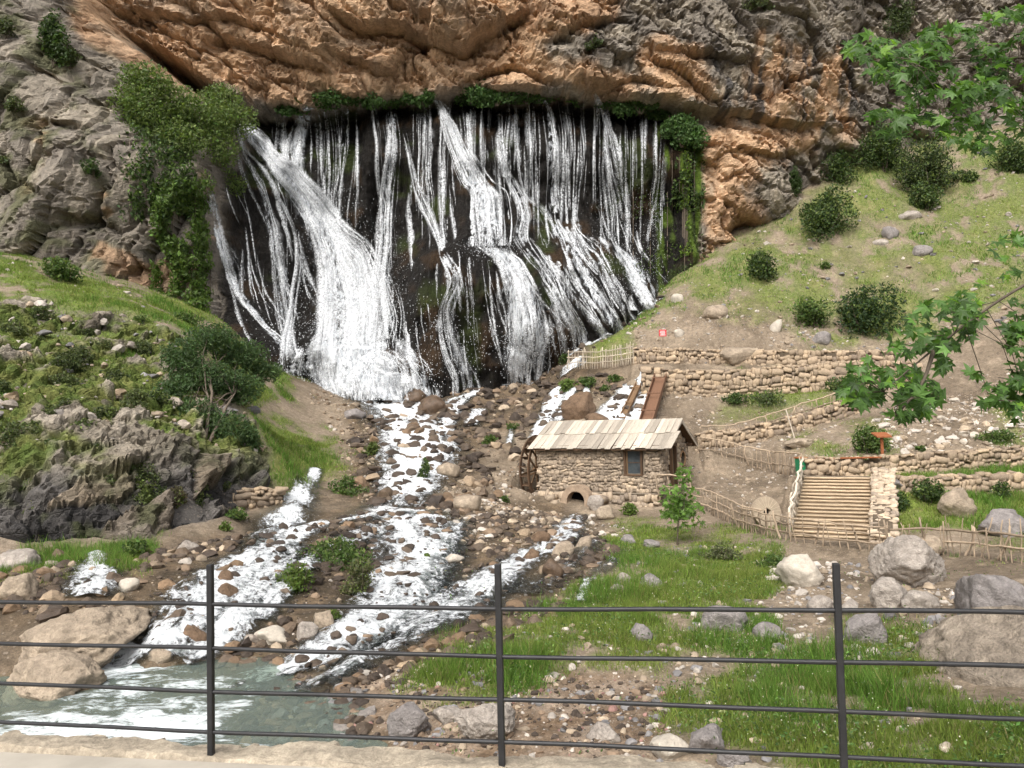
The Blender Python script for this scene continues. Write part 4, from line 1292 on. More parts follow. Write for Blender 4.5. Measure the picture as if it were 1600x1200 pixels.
for pth, white in STREAMS:
    q = smooth_path(pth, 120)
    c3 = onG(q[:, 0], q[:, 1])
    wm = q[:, 2] * c3[:, 1] / FPX * np.where(q[:, 1] > 790, 1.3, 1.08)
    c3 = np.c_[c3, wm]
    ker = np.ones(7) / 7
    pad = np.r_[np.repeat(c3[:1], 3, 0), c3, np.repeat(c3[-1:], 3, 0)]
    c3 = np.stack([np.convolve(pad[:, k], ker, 'valid') for k in range(4)], 1)
    c3 = resample(c3, 0.16)
    STREAM_PATHS.append((c3, white))
    m = int(np.clip(np.max(c3[:, 3]) / .12, 7, 60))
    u = np.linspace(-.72, .72, m)
    # sheets spread sideways in x: the streams come down towards the camera
    tg = np.gradient(c3[:, :2], axis=0)
    tg /= np.linalg.norm(tg, axis=1)[:, None] + 1e-9
    nr_ = np.stack([-tg[:, 1], tg[:, 0]], 1)
    nr_ = np.where(nr_[:, :1] < 0, -nr_, nr_)
    nr_ = 0.35 * nr_ + 0.65 * np.array([1.0, 0.0])
    nr_ /= np.linalg.norm(nr_, axis=1)[:, None]
    xy = c3[:, None, :2] + nr_[:, None] * (u[None, :, None] * c3[:, None, 3:4])
    z = G(xy[..., 0], xy[..., 1])
    q3 = np.stack([xy[..., 0], xy[..., 1], z], -1)
    lift = (.10 + .20 * fbm(q3 / .8, 4, 71) + .09 * fbm(q3 / .28, 3, 72)) * np.cos(u * 2.0)[None] + .03
    q3[..., 2] = np.maximum(q3[..., 2] + lift, -.02 if c3[-1, 1] < 24 else -9)
    wv.append(q3.reshape(-1, 3))
    wf.append(grid_faces(len(c3), m) + wnn)
    wnn += q3.shape[0] * m
    wuv.append(np.stack([np.repeat(((u + .72) / 1.44)[None], len(c3), 0), np.repeat((np.arange(len(c3)) * .16)[:, None], m, 1)], -1).reshape(-1, 2))
    en = np.linspace(0, 1, len(c3))
    wuv2.append(np.stack([u[None] * c3[:, 3:4] + pth[0][0] * .1, np.repeat((np.arange(len(c3)) * .16)[:, None], m, 1)], -1).reshape(-1, 2))
    zc_ = G(c3[:, 0], c3[:, 1])
    steep = np.convolve(np.r_[np.repeat(np.abs(np.gradient(zc_))[:1], 4), np.abs(np.gradient(zc_)), np.repeat(np.abs(np.gradient(zc_))[-1:], 4)], np.ones(9) / 9, 'valid') / .16
    lively = .86 + .22 * smooth(.05, .35, steep)
    fl_ = np.stack([(u[None] * c3[:, 3:4]) / .55, np.repeat((np.arange(len(c3)) * .16)[:, None], m, 1) / 1.5, np.full((len(c3), m), pth[0][0] * .37)], -1)
    patch = 1 + .42 * fbm(fl_, 3, 79)
    wdn.append(((white * lively * smooth(0, .03, en) * (1 - .3 * smooth(.92, 1, en)))[:, None] * patch).ravel())
sm = new_mesh('stream_water', np.concatenate(wv), np.concatenate(wf), MAT_STREAM, True, None, np.concatenate(wuv), {'dens': np.concatenate(wdn)})
_li = np.empty(len(sm.loops), np.int32); sm.loops.foreach_get('vertex_index', _li)
sm.uv_layers.new(name='flow').data.foreach_set('uv', np.concatenate(wuv2).astype(np.float32)[_li].ravel())
link('stream_water', sm, kind='structure', label='white water rushing down the stony stream bed')

# pool at the foot of the cascade
X_, Y_ = np.meshgrid(np.arange(-26, 3.6, .1), np.arange(8, 22.4, .1), indexing='ij')
gz = G(X_, Y_)
pq = pxy(X_, Y_, np.zeros_like(X_))
dn = np.zeros_like(X_)
for pl, w in [([(-400, 1175), (0, 1120), (120, 1095), (260, 1080), (330, 1085), (400, 1070), (420, 1110), (350, 1140), (420, 1165), (300, 1160), (100, 1160), (-400, 1220)], .74), ([(120, 1062), (330, 1040), (380, 1060), (330, 1085), (180, 1100), (60, 1110)], .5), ([(130, 1040), (240, 1010), (280, 1030), (200, 1060), (130, 1060)], .8), ([(60, 1110), (220, 1060), (300, 1045), (330, 1060), (180, 1090)], .5)]:
    dn = np.maximum(dn, w * smooth(-30, 25, poly_sd(pq[..., 0], pq[..., 1], pl)))
dn = dn + .5 * fbm2(X_ * .45, Y_, .8, 4, 75)
pz = .025 * fbm2(X_, Y_, .8, 4, 76) + .10 * dn * fbm2(X_, Y_, .6, 4, 77)
pf = grid_faces(*X_.shape)
keep = (gz.ravel()[pf].min(1) < .06)
n = Nodes('pool water')
v = n.coord('Object', (0.75, 1.5, 1), (0, 0, .3))
f1 = n.noise(v, 1.3, 8, 0.72, 1.4)
f2 = n.noise(v, 6.0, 4, 0.7, 0.5)
fo = n.math('ADD', n.math('MULTIPLY', f1, 2.4), n.math('MULTIPLY', f2, .9))
fo = n.math('ADD', fo, n.math('SUBTRACT', n.math('MULTIPLY', n.attr('dens', 'Fac'), 1.3), 2.26))
foam = n.math('MULTIPLY', fo, 2.0, True)
bmp = n.bump(n.math('ADD', f1, n.math('MULTIPLY', f2, .4)), 0.5, 0.15)
wh = n.bsdf((.80, .86, .87), 0.5, 0.3, bmp)
body = n.bsdf((.25, .315, .28), 0.08, 0.6, bmp)
tr = n.n('BsdfTransparent'); tr.inputs[0].default_value = (.80, .88, .80, 1)
m0 = n.n('MixShader'); m0.inputs[0].default_value = .38
n.l(tr.outputs[0], m0.inputs[1]); n.l(body, m0.inputs[2])
m2 = n.n('MixShader'); n.l(foam, m2.inputs[0]); n.l(m0.outputs[0], m2.inputs[1]); n.l(wh, m2.inputs[2])
MAT_POOL = n.done(m2.outputs[0])
link('river', new_mesh('river', np.stack([X_, Y_, pz], -1).reshape(-1, 3), pf[keep], MAT_POOL, True, None, None, {'dens': dn.ravel()}), kind='structure', label='shallow green river pool with white foam below the walkway')
print('water', round(time.time() - T0, 1))
# ------------------------------------------------------------------ water mill
MAT_PLANK = mat_plain('sawn roof plank', (0.41, 0.36, 0.295), 0.88, 0.12, 0.42, 5.0, 0.4, (6, .5, 1), 0.32)
MAT_DARKWOOD = mat_plain('dark old wood', (0.095, 0.058, 0.035), 0.85, 0.2, 0.35, 7.0, 0.4, (1, 1, .3), 0.2)
MAT_BROWNWOOD = mat_plain('brown wood', (0.20, 0.125, 0.07), 0.85, 0.2, 0.3, 7.0, 0.4, (1, 1, .3), 0.15)
MAT_REDWOOD = mat_plain('wet reddish wood', (0.17, 0.092, 0.055), 0.65, 0.3, 0.35, 5.0, 0.4, (2, 2, .4), 0.1)
n = Nodes('dusty window glass')
f = n.noise(n.coord('Object'), 3.0, 4)
MAT_PANE = n.done(n.bsdf(n.ramp(f, [(.3, (.03, .038, .042)), (.7, (.07, .08, .085))]), .12, .6))
MAT_INSIDE_SHADE = mat_plain('painted inside shade', (0.006, 0.006, 0.006), 1.0, 0.0, 0.1)  # near-black colour standing for the shade inside openings
rs = np.random.default_rng(77)
mill_root = empty('water_mill', MILL_O, -MILL_A, label='small stone water mill with pale plank roof beside the stream', category='mill')
EAVE, RIDGE = 2.6, 3.86
def mb(name, v, f, mat, parent=mill_root, bev=None, **kw):
    me = bevel_mesh(name, v, f, mat, bev) if bev else new_mesh(name, v, f, mat)
    return link(name, me, parent, **kw)
# core walls (mortar) with real openings
def wall_core():
    b = Batch()
    L, W = MILL_L, MILL_W
    t = .35
    wx0, wx1, wz0, wz1 = 5.46, 6.36, 1.04, 2.27
    for x0, x1, z0, z1 in [(0, wx0, -.9, EAVE), (wx1, L, -.9, EAVE), (wx0, wx1, -.9, wz0), (wx0, wx1, wz1, EAVE)]:
        b.add(*box(x0, x1, .06, t, z0, z1))
    b.add(*box(0, L, W - t, W - .06, -.9, EAVE))
    # gable at the door: pieces around door (1.47-2.45) and round hole (centre 3.7)
    for y0, y1, z0, z1 in [(t, 1.47, -.9, EAVE), (1.47, 2.45, 2.45, EAVE), (1.47, 2.45, -.9, .25), (2.45, 3.28, -.9, EAVE), (3.28, 4.12, -.9, 1.26), (3.28, 4.12, 2.1, EAVE), (4.12, W - t, -.9, EAVE)]:
        b.add(*box(L - t, L - .06, y0, y1, z0, z1))
    b.add(*box(.06, t, t, W - t, -.9, EAVE))
    for xa, xb in ((.06, t), (L - t, L - .06)):
        v = np.array([(xa, .1, EAVE), (xa, W - .1, EAVE), (xa, W / 2, RIDGE - .12), (xb, .1, EAVE), (xb, W - .1, EAVE), (xb, W / 2, RIDGE - .12)])
        b.add(v, np.array([(0, 1, 2, 2), (3, 5, 4, 4)])[:, :3])
        b.add(v, np.array([(0, 2, 5, 3), (1, 4, 5, 2), (0, 3, 4, 1)]))
    return b.mesh('wall', MAT_MORTAR)
wall = link('wall', wall_core(), mill_root)
link('floor_slab', new_mesh('floor_slab', *box(.2, MILL_L - .2, .2, MILL_W - .2, .1, .22), MAT_INSIDE_SHADE), mill_root)
# ring of mortar stones round the round hole keeps the square corners closed
stones = []
hole_f = lambda m_, z_, w_, h_: (m_ + w_ / 2 > 5.32 and m_ - w_ / 2 < 6.5 and .93 < z_ < 2.52)
stones += lay_courses((0, 0), (MILL_L, 0), 0, 0, EAVE - .02, EAVE - .02, .255, .2, .18, rs, hole_f)
def hole_g(m_, z_, w_, h_):
    if 1.36 - w_ / 2 < m_ < 2.56 + w_ / 2 and .15 < z_ < 2.62: return True
    if (m_ - 3.7) ** 2 + (z_ - 1.68) ** 2 < (.44 + w_ * .35) ** 2: return True
    lim = EAVE + (RIDGE - .1 - EAVE) * (1 - abs(m_ - MILL_W / 2) / (MILL_W / 2))
    return z_ + h_ * .5 > lim
stones += lay_courses((MILL_L, 0), (MILL_L, MILL_W), 0, 0, RIDGE, RIDGE, .25, .19, .18, rs, hole_g)
stones += lay_courses((0, MILL_W), (0, 0), 0, 0, RIDGE, RIDGE, .34, .24, .18, rs, lambda m_, z_, w_, h_: z_ + h_ * .5 > EAVE + (RIDGE - .1 - EAVE) * (1 - abs(m_ - MILL_W / 2) / (MILL_W / 2)))
# visible faces first among the separate stones
front = [s_ for s_ in stones if s_[0][1] < .2 or s_[0][0] > MILL_L - .2]
side_st = [s_ for s_ in stones if not (s_[0][1] < .2 or s_[0][0] > MILL_L - .2)]
place_stones(wall, front, MAT_MILLSTONE_WALL, np.zeros(3), 270)
b = Batch()
for c_, s_, rz_, tl_ in side_st:
    v_, f_ = BLOCKS[random.randrange(12)]
    b.add(rotz(v_ * np.asarray(s_), rz_) + np.asarray(c_), f_)
link('gable_stones', b.mesh('gable_stones', MAT_MILLSTONE_WALL, True), wall, kind='stuff')
# plinth: a ledge board, then rough larger stones below
found = link('foundation', new_mesh('foundation', *box(-.1, MILL_L + .05, -.28, .1, -1.3, -.06), MAT_CORE), mill_root)
fs = lay_courses((-.1, -.3), (MILL_L + .1, -.3), -1.0, -1.0, -.04, -.04, .42, .3, .3, rs, lambda m_, z_, w_, h_: 2.0 < m_ < 3.6 and z_ < -.0, .12)
place_stones(found, fs, MAT_MILLSTONE_WALL, np.zeros(3), 120)
mb('ledge', *box(-.1, MILL_L + .1, -.33, .05, -.06, .0), MAT_MORTAR, bev=.015)
# roof
pitch = math.atan2(RIDGE - EAVE, MILL_W / 2)
roof = link('roof', new_mesh('roof', np.array([(-.35, -.42, EAVE - .3), (MILL_L + .42, -.42, EAVE - .3), (MILL_L + .42, MILL_W / 2, RIDGE - .03), (-.35, MILL_W / 2, RIDGE - .03), (-.35, MILL_W + .42, EAVE - .3), (MILL_L + .42, MILL_W + .42, EAVE - .3)]) + np.array([0, 0, .04]),
            np.array([(0, 1, 2, 3), (3, 2, 5, 4)]), MAT_DARKWOOD), mill_root)
slope = math.hypot(MILL_W / 2, RIDGE - EAVE)
def plank(x, w, s0, s1, lift, sidesgn, mat):
    """plank lying down the roof slope from s0 to s1 metres below the ridge"""
    v, f = box(-w / 2, w / 2, 0, s1 - s0, 0, .035)
    v[:, 0] += np.where(v[:, 1] > .1, rs.uniform(-.02, .02), 0)
    me = bevel_mesh('plank', v, f, mat, .006)
    cp, sp_ = math.cos(pitch), math.sin(pitch)
    y0 = MILL_W / 2 - sidesgn * s0 * cp
    z0 = RIDGE + .02 - s0 * sp_ + lift
    o = link('plank', me, roof, (x, y0, z0), (-pitch, 0, math.pi) if sidesgn > 0 else (-pitch, 0, 0))
    o.rotation_euler = (-pitch + rs.uniform(-.012, .012), rs.uniform(-.02, .02), (math.pi if sidesgn > 0 else 0) + rs.uniform(-.015, .015))
for sgn in (1, -1):
    for tier, (s0, s1, lift) in enumerate([(slope * .5, slope + .52, .03), (-.03, slope * .60, .075)]):
        x = -.42
        while x < MILL_L + .4:
            w = rs.uniform(.2, .42)
            plank(x + w / 2, w * .98, s0, s1 + rs.uniform(-.09, .09), lift + rs.uniform(0, .02), sgn, MAT_PLANK)
            x += w
for sgn in (1, -1):     # barge boards along the door gable
    v, f = box(-.03, .03, -.02, slope + .5, -.14, .05)
    o = link('barge_board', bevel_mesh('barge_board', v, f, MAT_PLANK, .008), mill_root, (MILL_L + .46, MILL_W / 2, RIDGE + .06), (-pitch, 0, math.pi if sgn > 0 else 0))
for y_, z_ in ((.3, EAVE - .12), (MILL_W / 2, RIDGE - .2), (MILL_W - .3, EAVE - .12)):
    mb('roof_beam', *box(MILL_L - .3, MILL_L + .36, y_ - .07, y_ + .07, z_ - .09, z_ + .07), MAT_DARKWOOD, bev=.01)
mb('eave_beam', *box(-.3, MILL_L + .3, -.2, -.04, EAVE - .14, EAVE + .0), MAT_DARKWOOD, bev=.01)
# window
win = mb('window', *box(5.36, 6.46, -.08, .06, 2.28, 2.44), MAT_BROWNWOOD, bev=.012)
for nm, bx in (('jamb', (5.37, 5.49, -.07, .1, 1.0, 2.28)), ('jamb', (6.33, 6.45, -.07, .1, 1.0, 2.28)), ('sill', (5.34, 6.48, -.1, .1, .92, 1.0))):
    mb(nm, *box(*bx), MAT_DARKWOOD, win, bev=.01)
mb('pane', *box(5.49, 6.33, .07, .09, 1.0, 2.28), MAT_PANE, win)
mb('mullion', *box(5.49, 5.57, .03, .07, 1.0, 2.28), MAT_BROWNWOOD, win)
mb('glazing_bar', *box(5.57, 6.33, .04, .068, 1.62, 1.66), MAT_DARKWOOD, win)
# door and round hole in the gable
door = mb('door', *box(MILL_L - .2, MILL_L - .14, 1.5, 2.42, .25, 2.42), MAT_BROWNWOOD, bev=.01)
for y_ in (1.80, 2.11):
    mb('batten', *box(MILL_L - .139, MILL_L - .12, y_ - .012, y_ + .012, .27, 2.4), MAT_DARKWOOD, door)
for y0, y1, z0, z1, nm in ((1.36, 1.49, .2, 2.45, 'jamb'), (2.43, 2.56, .2, 2.45, 'jamb'), (1.26, 2.66, 2.45, 2.62, 'lintel')):
    mb(nm, *box(MILL_L - .12, MILL_L + .05, y0, y1, z0, z1), MAT_DARKWOOD, door, bev=.01)
ang = np.linspace(0, 2 * math.pi, 21)
ring = np.stack([np.full(21, MILL_L + .0), 3.7 + .42 * np.cos(ang), 1.68 + .42 * np.sin(ang)], 1)
rv, rf = tube(ring, .06, 6, False)
hole_o = link('round_opening', new_mesh('round_opening', rv, rf, MAT_BROWNWOOD, True), mill_root)
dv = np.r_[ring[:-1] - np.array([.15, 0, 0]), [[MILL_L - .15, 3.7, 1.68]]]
link('hollow', new_mesh('hollow', dv, [[k_, (k_ + 1) % 20, 20] for k_ in range(20)], MAT_INSIDE_SHADE), hole_o)  # near-black disc, paints the shade inside the round opening
# tail race arch
def arch_strip(r0, r1, y0, y1, cx, cz, leg, seg=14):
    a_ = np.linspace(0, math.pi, seg)
    prof_o = [(cx + r1, cz - leg)] + [(cx + r1 * math.cos(t_), cz + r1 * math.sin(t_)) for t_ in a_] + [(cx - r1, cz - leg)]
    prof_i = [(cx + r0, cz - leg)] + [(cx + r0 * math.cos(t_), cz + r0 * math.sin(t_)) for t_ in a_] + [(cx - r0, cz - leg)]
    m_ = len(prof_o)
    v_ = [(x_, y0, z_) for x_, z_ in prof_o] + [(x_, y0, z_) for x_, z_ in prof_i] + [(x_, y1, z_) for x_, z_ in prof_o] + [(x_, y1, z_) for x_, z_ in prof_i]
    f_ = []
    for k_ in range(m_ - 1):
        f_ += [(k_, k_ + 1, m_ + k_ + 1, m_ + k_), (2 * m_ + k_, 3 * m_ + k_, 3 * m_ + k_ + 1, 2 * m_ + k_ + 1), (k_, 2 * m_ + k_, 2 * m_ + k_ + 1, k_ + 1), (m_ + k_, m_ + k_ + 1, 3 * m_ + k_ + 1, 3 * m_ + k_)]
    return np.array(v_), np.array(f_)
MAT_ARCH = mat_plain('plastered arch', (0.30, 0.225, 0.16), 0.9, 0.15, 0.3, 4.0, 0.4)
arch = link('arch', new_mesh('arch', *arch_strip(.54, .88, -.95, -.2, 2.8, -.46, .85), MAT_ARCH, False), mill_root)
link('hollow', new_mesh('hollow', *box(2.1, 3.5, -.32, -.26, -1.4, .2), MAT_INSIDE_SHADE), arch)  # near-black plate closing the arch, its colour stands for the shade within
for sx in (-1, 1):
    for k_ in range(6):
        c_ = np.array([2.8 + sx * (1.05 + .25 * (k_ % 3)), -.75 - .25 * (k_ // 3), -.95 + .3 * ((k_ * 7) % 3)])
        link('stone', block_me(k_, MAT_MILLSTONE_WALL), found, c_, (0, .2 * sx, rs.uniform(-.4, .4)), (.55, .5, .42))
# mill wheel, two rims with boards between, on its axle
wheel = empty('mill_wheel', mill(-.72, 1.6, 1.1), -MILL_A, label='tall dark wooden waterwheel against the left wall of the mill', category='waterwheel')
RW = 2.1
for xo in (-.27, .27):
    a_ = np.linspace(0, 2 * math.pi, 41)
    v_, f_ = [], []
    for t_ in a_[:-1]:
        for r_, x_ in ((RW, xo - .035), (RW, xo + .035), (RW - .2, xo + .035), (RW - .2, xo - .035)):
            v_.append((x_, r_ * math.cos(t_), r_ * math.sin(t_)))
    for k_ in range(40):
        q_ = (k_ + 1) % 40
        for e_ in range(4):
            f_.append((k_ * 4 + e_, q_ * 4 + e_, q_ * 4 + (e_ + 1) % 4, k_ * 4 + (e_ + 1) % 4))
    link('rim', new_mesh('rim', v_, f_, MAT_DARKWOOD), wheel)
pad_me = bevel_mesh('paddle', *box(-.25, .25, -.018, .018, RW - .46, RW - .02), MAT_DARKWOOD, .005)
spoke_me = bevel_mesh('spoke', *box(-.035, .035, -.05, .05, .08, RW - .18), MAT_BROWNWOOD, .006)
for k_ in range(22):
    link('paddle', pad_me, wheel, (0, 0, 0), (k_ * 2 * math.pi / 22, 0, 0))
for k_ in range(8):
    for xo in (-.27, .27):
        link('spoke', spoke_me, wheel, (xo, 0, 0), (k_ * math.pi / 4 + .1, 0, 0))
link('axle', new_mesh('axle', *tube([(-.5, 0, 0), (0, 0, 0), (.68, 0, 0)], .11, 10), MAT_BROWNWOOD, True), wheel)

# chutes feeding the mill
def trough(name, p0, p1, w, h, mat, label):
    p0, p1 = np.asarray(p0), np.asarray(p1)
    d_ = p1 - p0
    L_ = np.linalg.norm(d_)
    root = bpy.data.objects.new(name, None)
    root.matrix_world = Matrix.Translation(p0.tolist()) @ Vector(d_.tolist()).to_track_quat('Y', 'Z').to_matrix().to_4x4()
    COL.objects.link(root)
    tag(root, label, 'chute')
    mb('bottom', *box(-w / 2, w / 2, 0, L_, -.05, 0), mat, root, bev=.01)
    for sx in (-1, 1):
        mb('side_board', *box(sx * w / 2 - .03, sx * w / 2 + .03, -.05, L_ + .05, -.08, h), mat, root, bev=.01)
    for k_ in range(3):
        y_ = L_ * (.15 + .35 * k_)
        mb('brace', *box(-w / 2 - .08, w / 2 + .08, y_, y_ + .1, h + .003, h + .06), mat, root, bev=.01)
    return root
trough('wooden_chute', P(1010, 662, 52), P(1033, 588, 59.4), .85, .35, MAT_REDWOOD, 'reddish dry wooden chute slanting down behind the mill roof')
trough('log_trough', P(966, 668, 53.5), P(998, 600, 60), .42, .16, MAT_BROWNWOOD, 'water covered wooden trough spilling white water behind the mill')
print('mill', round(time.time() - T0, 1))
# ------------------------------------------------------------------ dry stone walls
rs = np.random.default_rng(88)
WALL_INFO = {
    'upper': ('long low dry stone wall under the grassy hillside, above the path', .40, .33),
    'middle': ('tall dry stone retaining wall below the upper path, behind the chutes', .44, .36),
    'path': ('low rough stone wall climbing along the sloping path behind the mill', .38, .31),
    'terrace': ('long dry stone wall at the head of the log stairs', .34, .28),
    'lower': ('low dry stone wall above the green hollow beside the stairs', .42, .33),
    'bank': ('short mossy stone wall at the foot of the dark crag', .40, .27)}
for k, pts in WALL3.items():
    label, sw, sh = WALL_INFO[k]
    o0 = pts[0][0]
    root = empty('dry_stone_wall', o0, label=label, category='stone wall')
    b = Batch()
    stones = []
    for (p0, t0), (p1, t1) in zip(pts[:-1], pts[1:]):
        a, u, nrm, L = seg_frame(p0, p1)
        zb0, zb1 = p0[2] - .25, p1[2] - .25
        q = []
        for p, zb, zt in ((p0, zb0, t0 - .1), (p1, zb1, t1 - .1)):
            for off in (.08, .5):
                for z in (zb, zt):
                    q.append((p[0] + nrm[0] * off - o0[0], p[1] + nrm[1] * off - o0[1], z - o0[2]))
        b.add(q, np.array([(0, 1, 3, 2), (4, 6, 7, 5), (0, 4, 5, 1), (2, 3, 7, 6), (1, 5, 7, 3), (0, 2, 6, 4)]))
        stones += lay_courses(p0, p1, zb0, zb1, t0, t1, sw, sh, .34, rs, None, .1)
        for m_ in np.arange(0, L, sw * .8):      # loose cap stones
            t_ = m_ / L
            xy = a + u * m_ + nrm * rs.uniform(.1, .4)
            stones.append(((xy[0], xy[1], t0 + (t1 - t0) * t_ + rs.uniform(-.06, .08)), (sw * rs.uniform(.6, 1.1), .35, sh * rs.uniform(.5, .9)), rs.uniform(-.4, .4), 0))
    link('core', b.mesh('core', MAT_CORE), root)
    place_stones(root, stones, MAT_WALLSTONE, o0, 300)

# ------------------------------------------------------------------ stairs
MAT_STEP = mat_plain('log step', (0.43, 0.33, 0.22), 0.85, 0.15, 0.25, 6.0, 0.4, (.4, 2, 2), 0.15)
MAT_STEPEARTH = mat_plain('trodden earth', (0.27, 0.205, 0.14), 0.95, 0.1, 0.3, 6.0, 0.5)
stairs = empty('log_stairs', STAIR_BOT, STAIR_RZ, label='wide straight flight of earth stairs edged with pale logs', category='stairs')
rise = (STAIR_TOP[2] - STAIR_BOT[2]) / STAIR_N
run = STAIR_L / STAIR_N
for k in range(STAIR_N):
    v, f = box(-STAIR_W / 2, STAIR_W / 2, k * run, (k + 1) * run + .05, k * rise - .35, (k + 1) * rise - .012)
    st = link('step', new_mesh('step', v, f, MAT_STEPEARTH), stairs)
    xs = np.linspace(-STAIR_W / 2 - .05, STAIR_W / 2 + .05, 7)
    pth = np.c_[xs, np.full(7, k * run - .01) + rs.normal(0, .012, 7), np.full(7, (k + 1) * rise - .035) + rs.normal(0, .007, 7)]
    link('log_edge', new_mesh('log_edge', *tube(pth, .05, 7), MAT_STEP, True), st)
# stone cheek wall on the right of the stairs
root = empty('stair_wall', STAIR_BOT, STAIR_RZ, label='pale stone cheek wall running down the right side of the stairs', category='stone wall')
b = Batch()
x0 = STAIR_W / 2 + .1
v = np.array([(x, y, z) for x in (x0, x0 + .75) for y, zz in ((-.6, 0), (STAIR_L + .2, STAIR_TOP[2] - STAIR_BOT[2])) for z in (zz - .5, zz + .32)])
b.add(v, np.array([(0, 1, 3, 2), (4, 6, 7, 5), (0, 4, 5, 1), (2, 3, 7, 6), (1, 5, 7, 3), (0, 2, 6, 4)]))
link('core', b.mesh('core', MAT_CORE), root)
MAT_PALESTONE = mat_rock('pale wall stone', 0.4, 3.0, 0.9, 0.15, 0.25, False, (0.50, 0.42, 0.33), True)
stones = []
for y in np.arange(-.6, STAIR_L + .2, .26):
    zt = (STAIR_TOP[2] - STAIR_BOT[2]) * np.clip(y / STAIR_L, 0, 1) + .32
    for x in np.arange(x0 + .05, x0 + .8, .25):
        stones.append(((x + rs.uniform(-.05, .05), y + rs.uniform(-.05, .05), zt + rs.uniform(-.04, .06)), (rs.uniform(.24, .4), rs.uniform(.24, .36), .2), rs.uniform(-.5, .5), rs.uniform(-.1, .1)))
    for z in np.arange(zt - .5, zt, .2):
        stones.append(((x0 + rs.uniform(-.03, .03), y, z), (.2, .3, .2), rs.uniform(-.2, .2), 0))
        if y < -.3:
            for x in np.arange(x0, x0 + .8, .25):
                stones.append(((x, y - .05, z), (.27, .2, .2), 0, 0))
place_stones(root, stones, MAT_PALESTONE, np.zeros(3), 280)

# ------------------------------------------------------------------ rustic fences
def rail_tube(pts, r, sag=.02, rng=rs):
    q = resample(pts, .35)
    q[1:-1] += rng.normal(0, sag, q[1:-1].shape)
    return tube(q, r * rng.uniform(.85, 1.15), 6)

def fence(label, base, height, gap, rails, mat, rail_r=.035, stick_r=1.0, lean=.06, post_every=6, over=.15, group=None):
    """base: world points along the foot; upright sticks between horizontal rails"""
    base = np.asarray(base)
    o0 = base[0]
    root = empty('stick_fence', o0, label=label, category='fence', group=group)
    q = resample(base, gap)
    for i, p in enumerate(q):
        hh = height * rs.uniform(.92, 1.0 + over)
        thick = 1.7 if i % post_every == 0 else rs.uniform(.65, 1.1)
        sc = thick * stick_r
        link('post' if i % post_every == 0 else 'stick', stick_me(rs.integers(8), mat), root, p - o0 - np.array([0, 0, .12]) + np.array([rs.normal(0, .02), rs.normal(0, .03), 0]),
             (rs.normal(0, lean), rs.normal(0, lean), rs.uniform(0, 6.28)), (sc, sc, hh + .12))
    for hr in rails:
        v, f = rail_tube(base + np.array([0, -.05, height * hr]) - o0, rail_r)
        link('rail', new_mesh('rail', v, f, mat, True), root)
    return root

def gnd(pts):
    return np.array([onG(a, b) for a, b in pts])
def lift(pts):
    q = np.array(pts)
    q[:, 2] = G(q[:, 0], q[:, 1])
    return q
fence('pale woven stick fence on the rocks below the right foot of the falls', np.array([P(886, 574, 64.6), P(930, 574, 64), P(960, 571, 63.6), P(990, 566, 63.4)]), 1.45, .2, (.25, .55, .85), MAT_STICK_PALE, .035, 1.0, .04, 7, .15)
fence('stick fence with diagonal handrail along the sloping upper path', gnd([(1096, 690), (1140, 690), (1200, 672), (1262, 652), (1320, 634)]), 1.0, .42, (.5, .98), MAT_STICK, .04, 1.0, .08, 5, .0)
fence('stick fence dropping from the mill corner to the green bin', gnd([(1090, 712), (1120, 715), (1160, 725), (1205, 735), (1250, 742)]), 1.15, .28, (.35, .97), MAT_STICK, .04, 1.0, .05, 6, .0)
fence('stick fence running down from the mill door to the millstone', gnd([(1082, 795), (1105, 800), (1135, 815), (1160, 828), (1192, 836)]), 1.15, .28, (.3, .62, .97), MAT_STICK, .04, 1.0, .05, 6, .02)
fence('crooked stick fence in front of the millstone and stairs', gnd([(1152, 826), (1195, 838), (1240, 848), (1300, 856), (1350, 862), (1388, 866)]), 1.05, .34, (.35, .7, .95), MAT_STICK, .035, 1.0, .12, 5, .25)
fence('ragged stick fence behind the large grey boulders', gnd([(1392, 868), (1440, 866), (1480, 868), (1530, 872), (1580, 880), (1640, 888)]), 1.15, .24, (.45, .85), MAT_STICK, .045, 1.0, .16, 6, .35)
fence('short rail fence by the mill door', np.array([mill(7.45, -.5, -.1), mill(8.4, -.55, -.1), mill(9.3, -.4, -.15)]), 1.2, .55, (.45, .95), MAT_STICK, .045, 1.2, .04, 3, .0)
def handrail(label, pts, h=.95):
    pts = np.asarray(pts)
    o0 = pts[0]
    root = empty('handrail', o0, label=label, category='handrail')
    q = resample(pts, 1.1)
    for p in q:
        link('post', stick_me(rs.integers(8), MAT_STICK_PALE), root, p - o0 - np.array([0, 0, .15]), (rs.normal(0, .03), rs.normal(0, .03), 0), (1.7, 1.7, h + .15))
    for k in (0.55, 1.0):
        v, f = rail_tube(pts + np.array([0, 0, h * k]) - o0, .055, .035)
        link('rail', new_mesh('rail', v, f, MAT_STICK_PALE, True), root)
_su = np.array([_u[0], _u[1]])
_sn = np.array([_u[1], -_u[0]])
hp = []
for s_ in np.linspace(.2, STAIR_L, 6):
    xy = STAIR_BOT[:2] + _su * s_ - _sn * (STAIR_W / 2 + .12)
    hp.append((xy[0], xy[1], STAIR_BOT[2] + (STAIR_TOP[2] - STAIR_BOT[2]) * s_ / STAIR_L))
handrail('pale crooked log handrail on the left side of the stairs', hp)
pole = [onG(1243, 690), P(1228, 640, 51.0)]
link('leaning_pole', new_mesh('leaning_pole', *tube(resample(np.array(pole), .4) , .04, 6), MAT_STICK_PALE, True), label='thin pale pole leaning against the sloping path fence', category='pole')

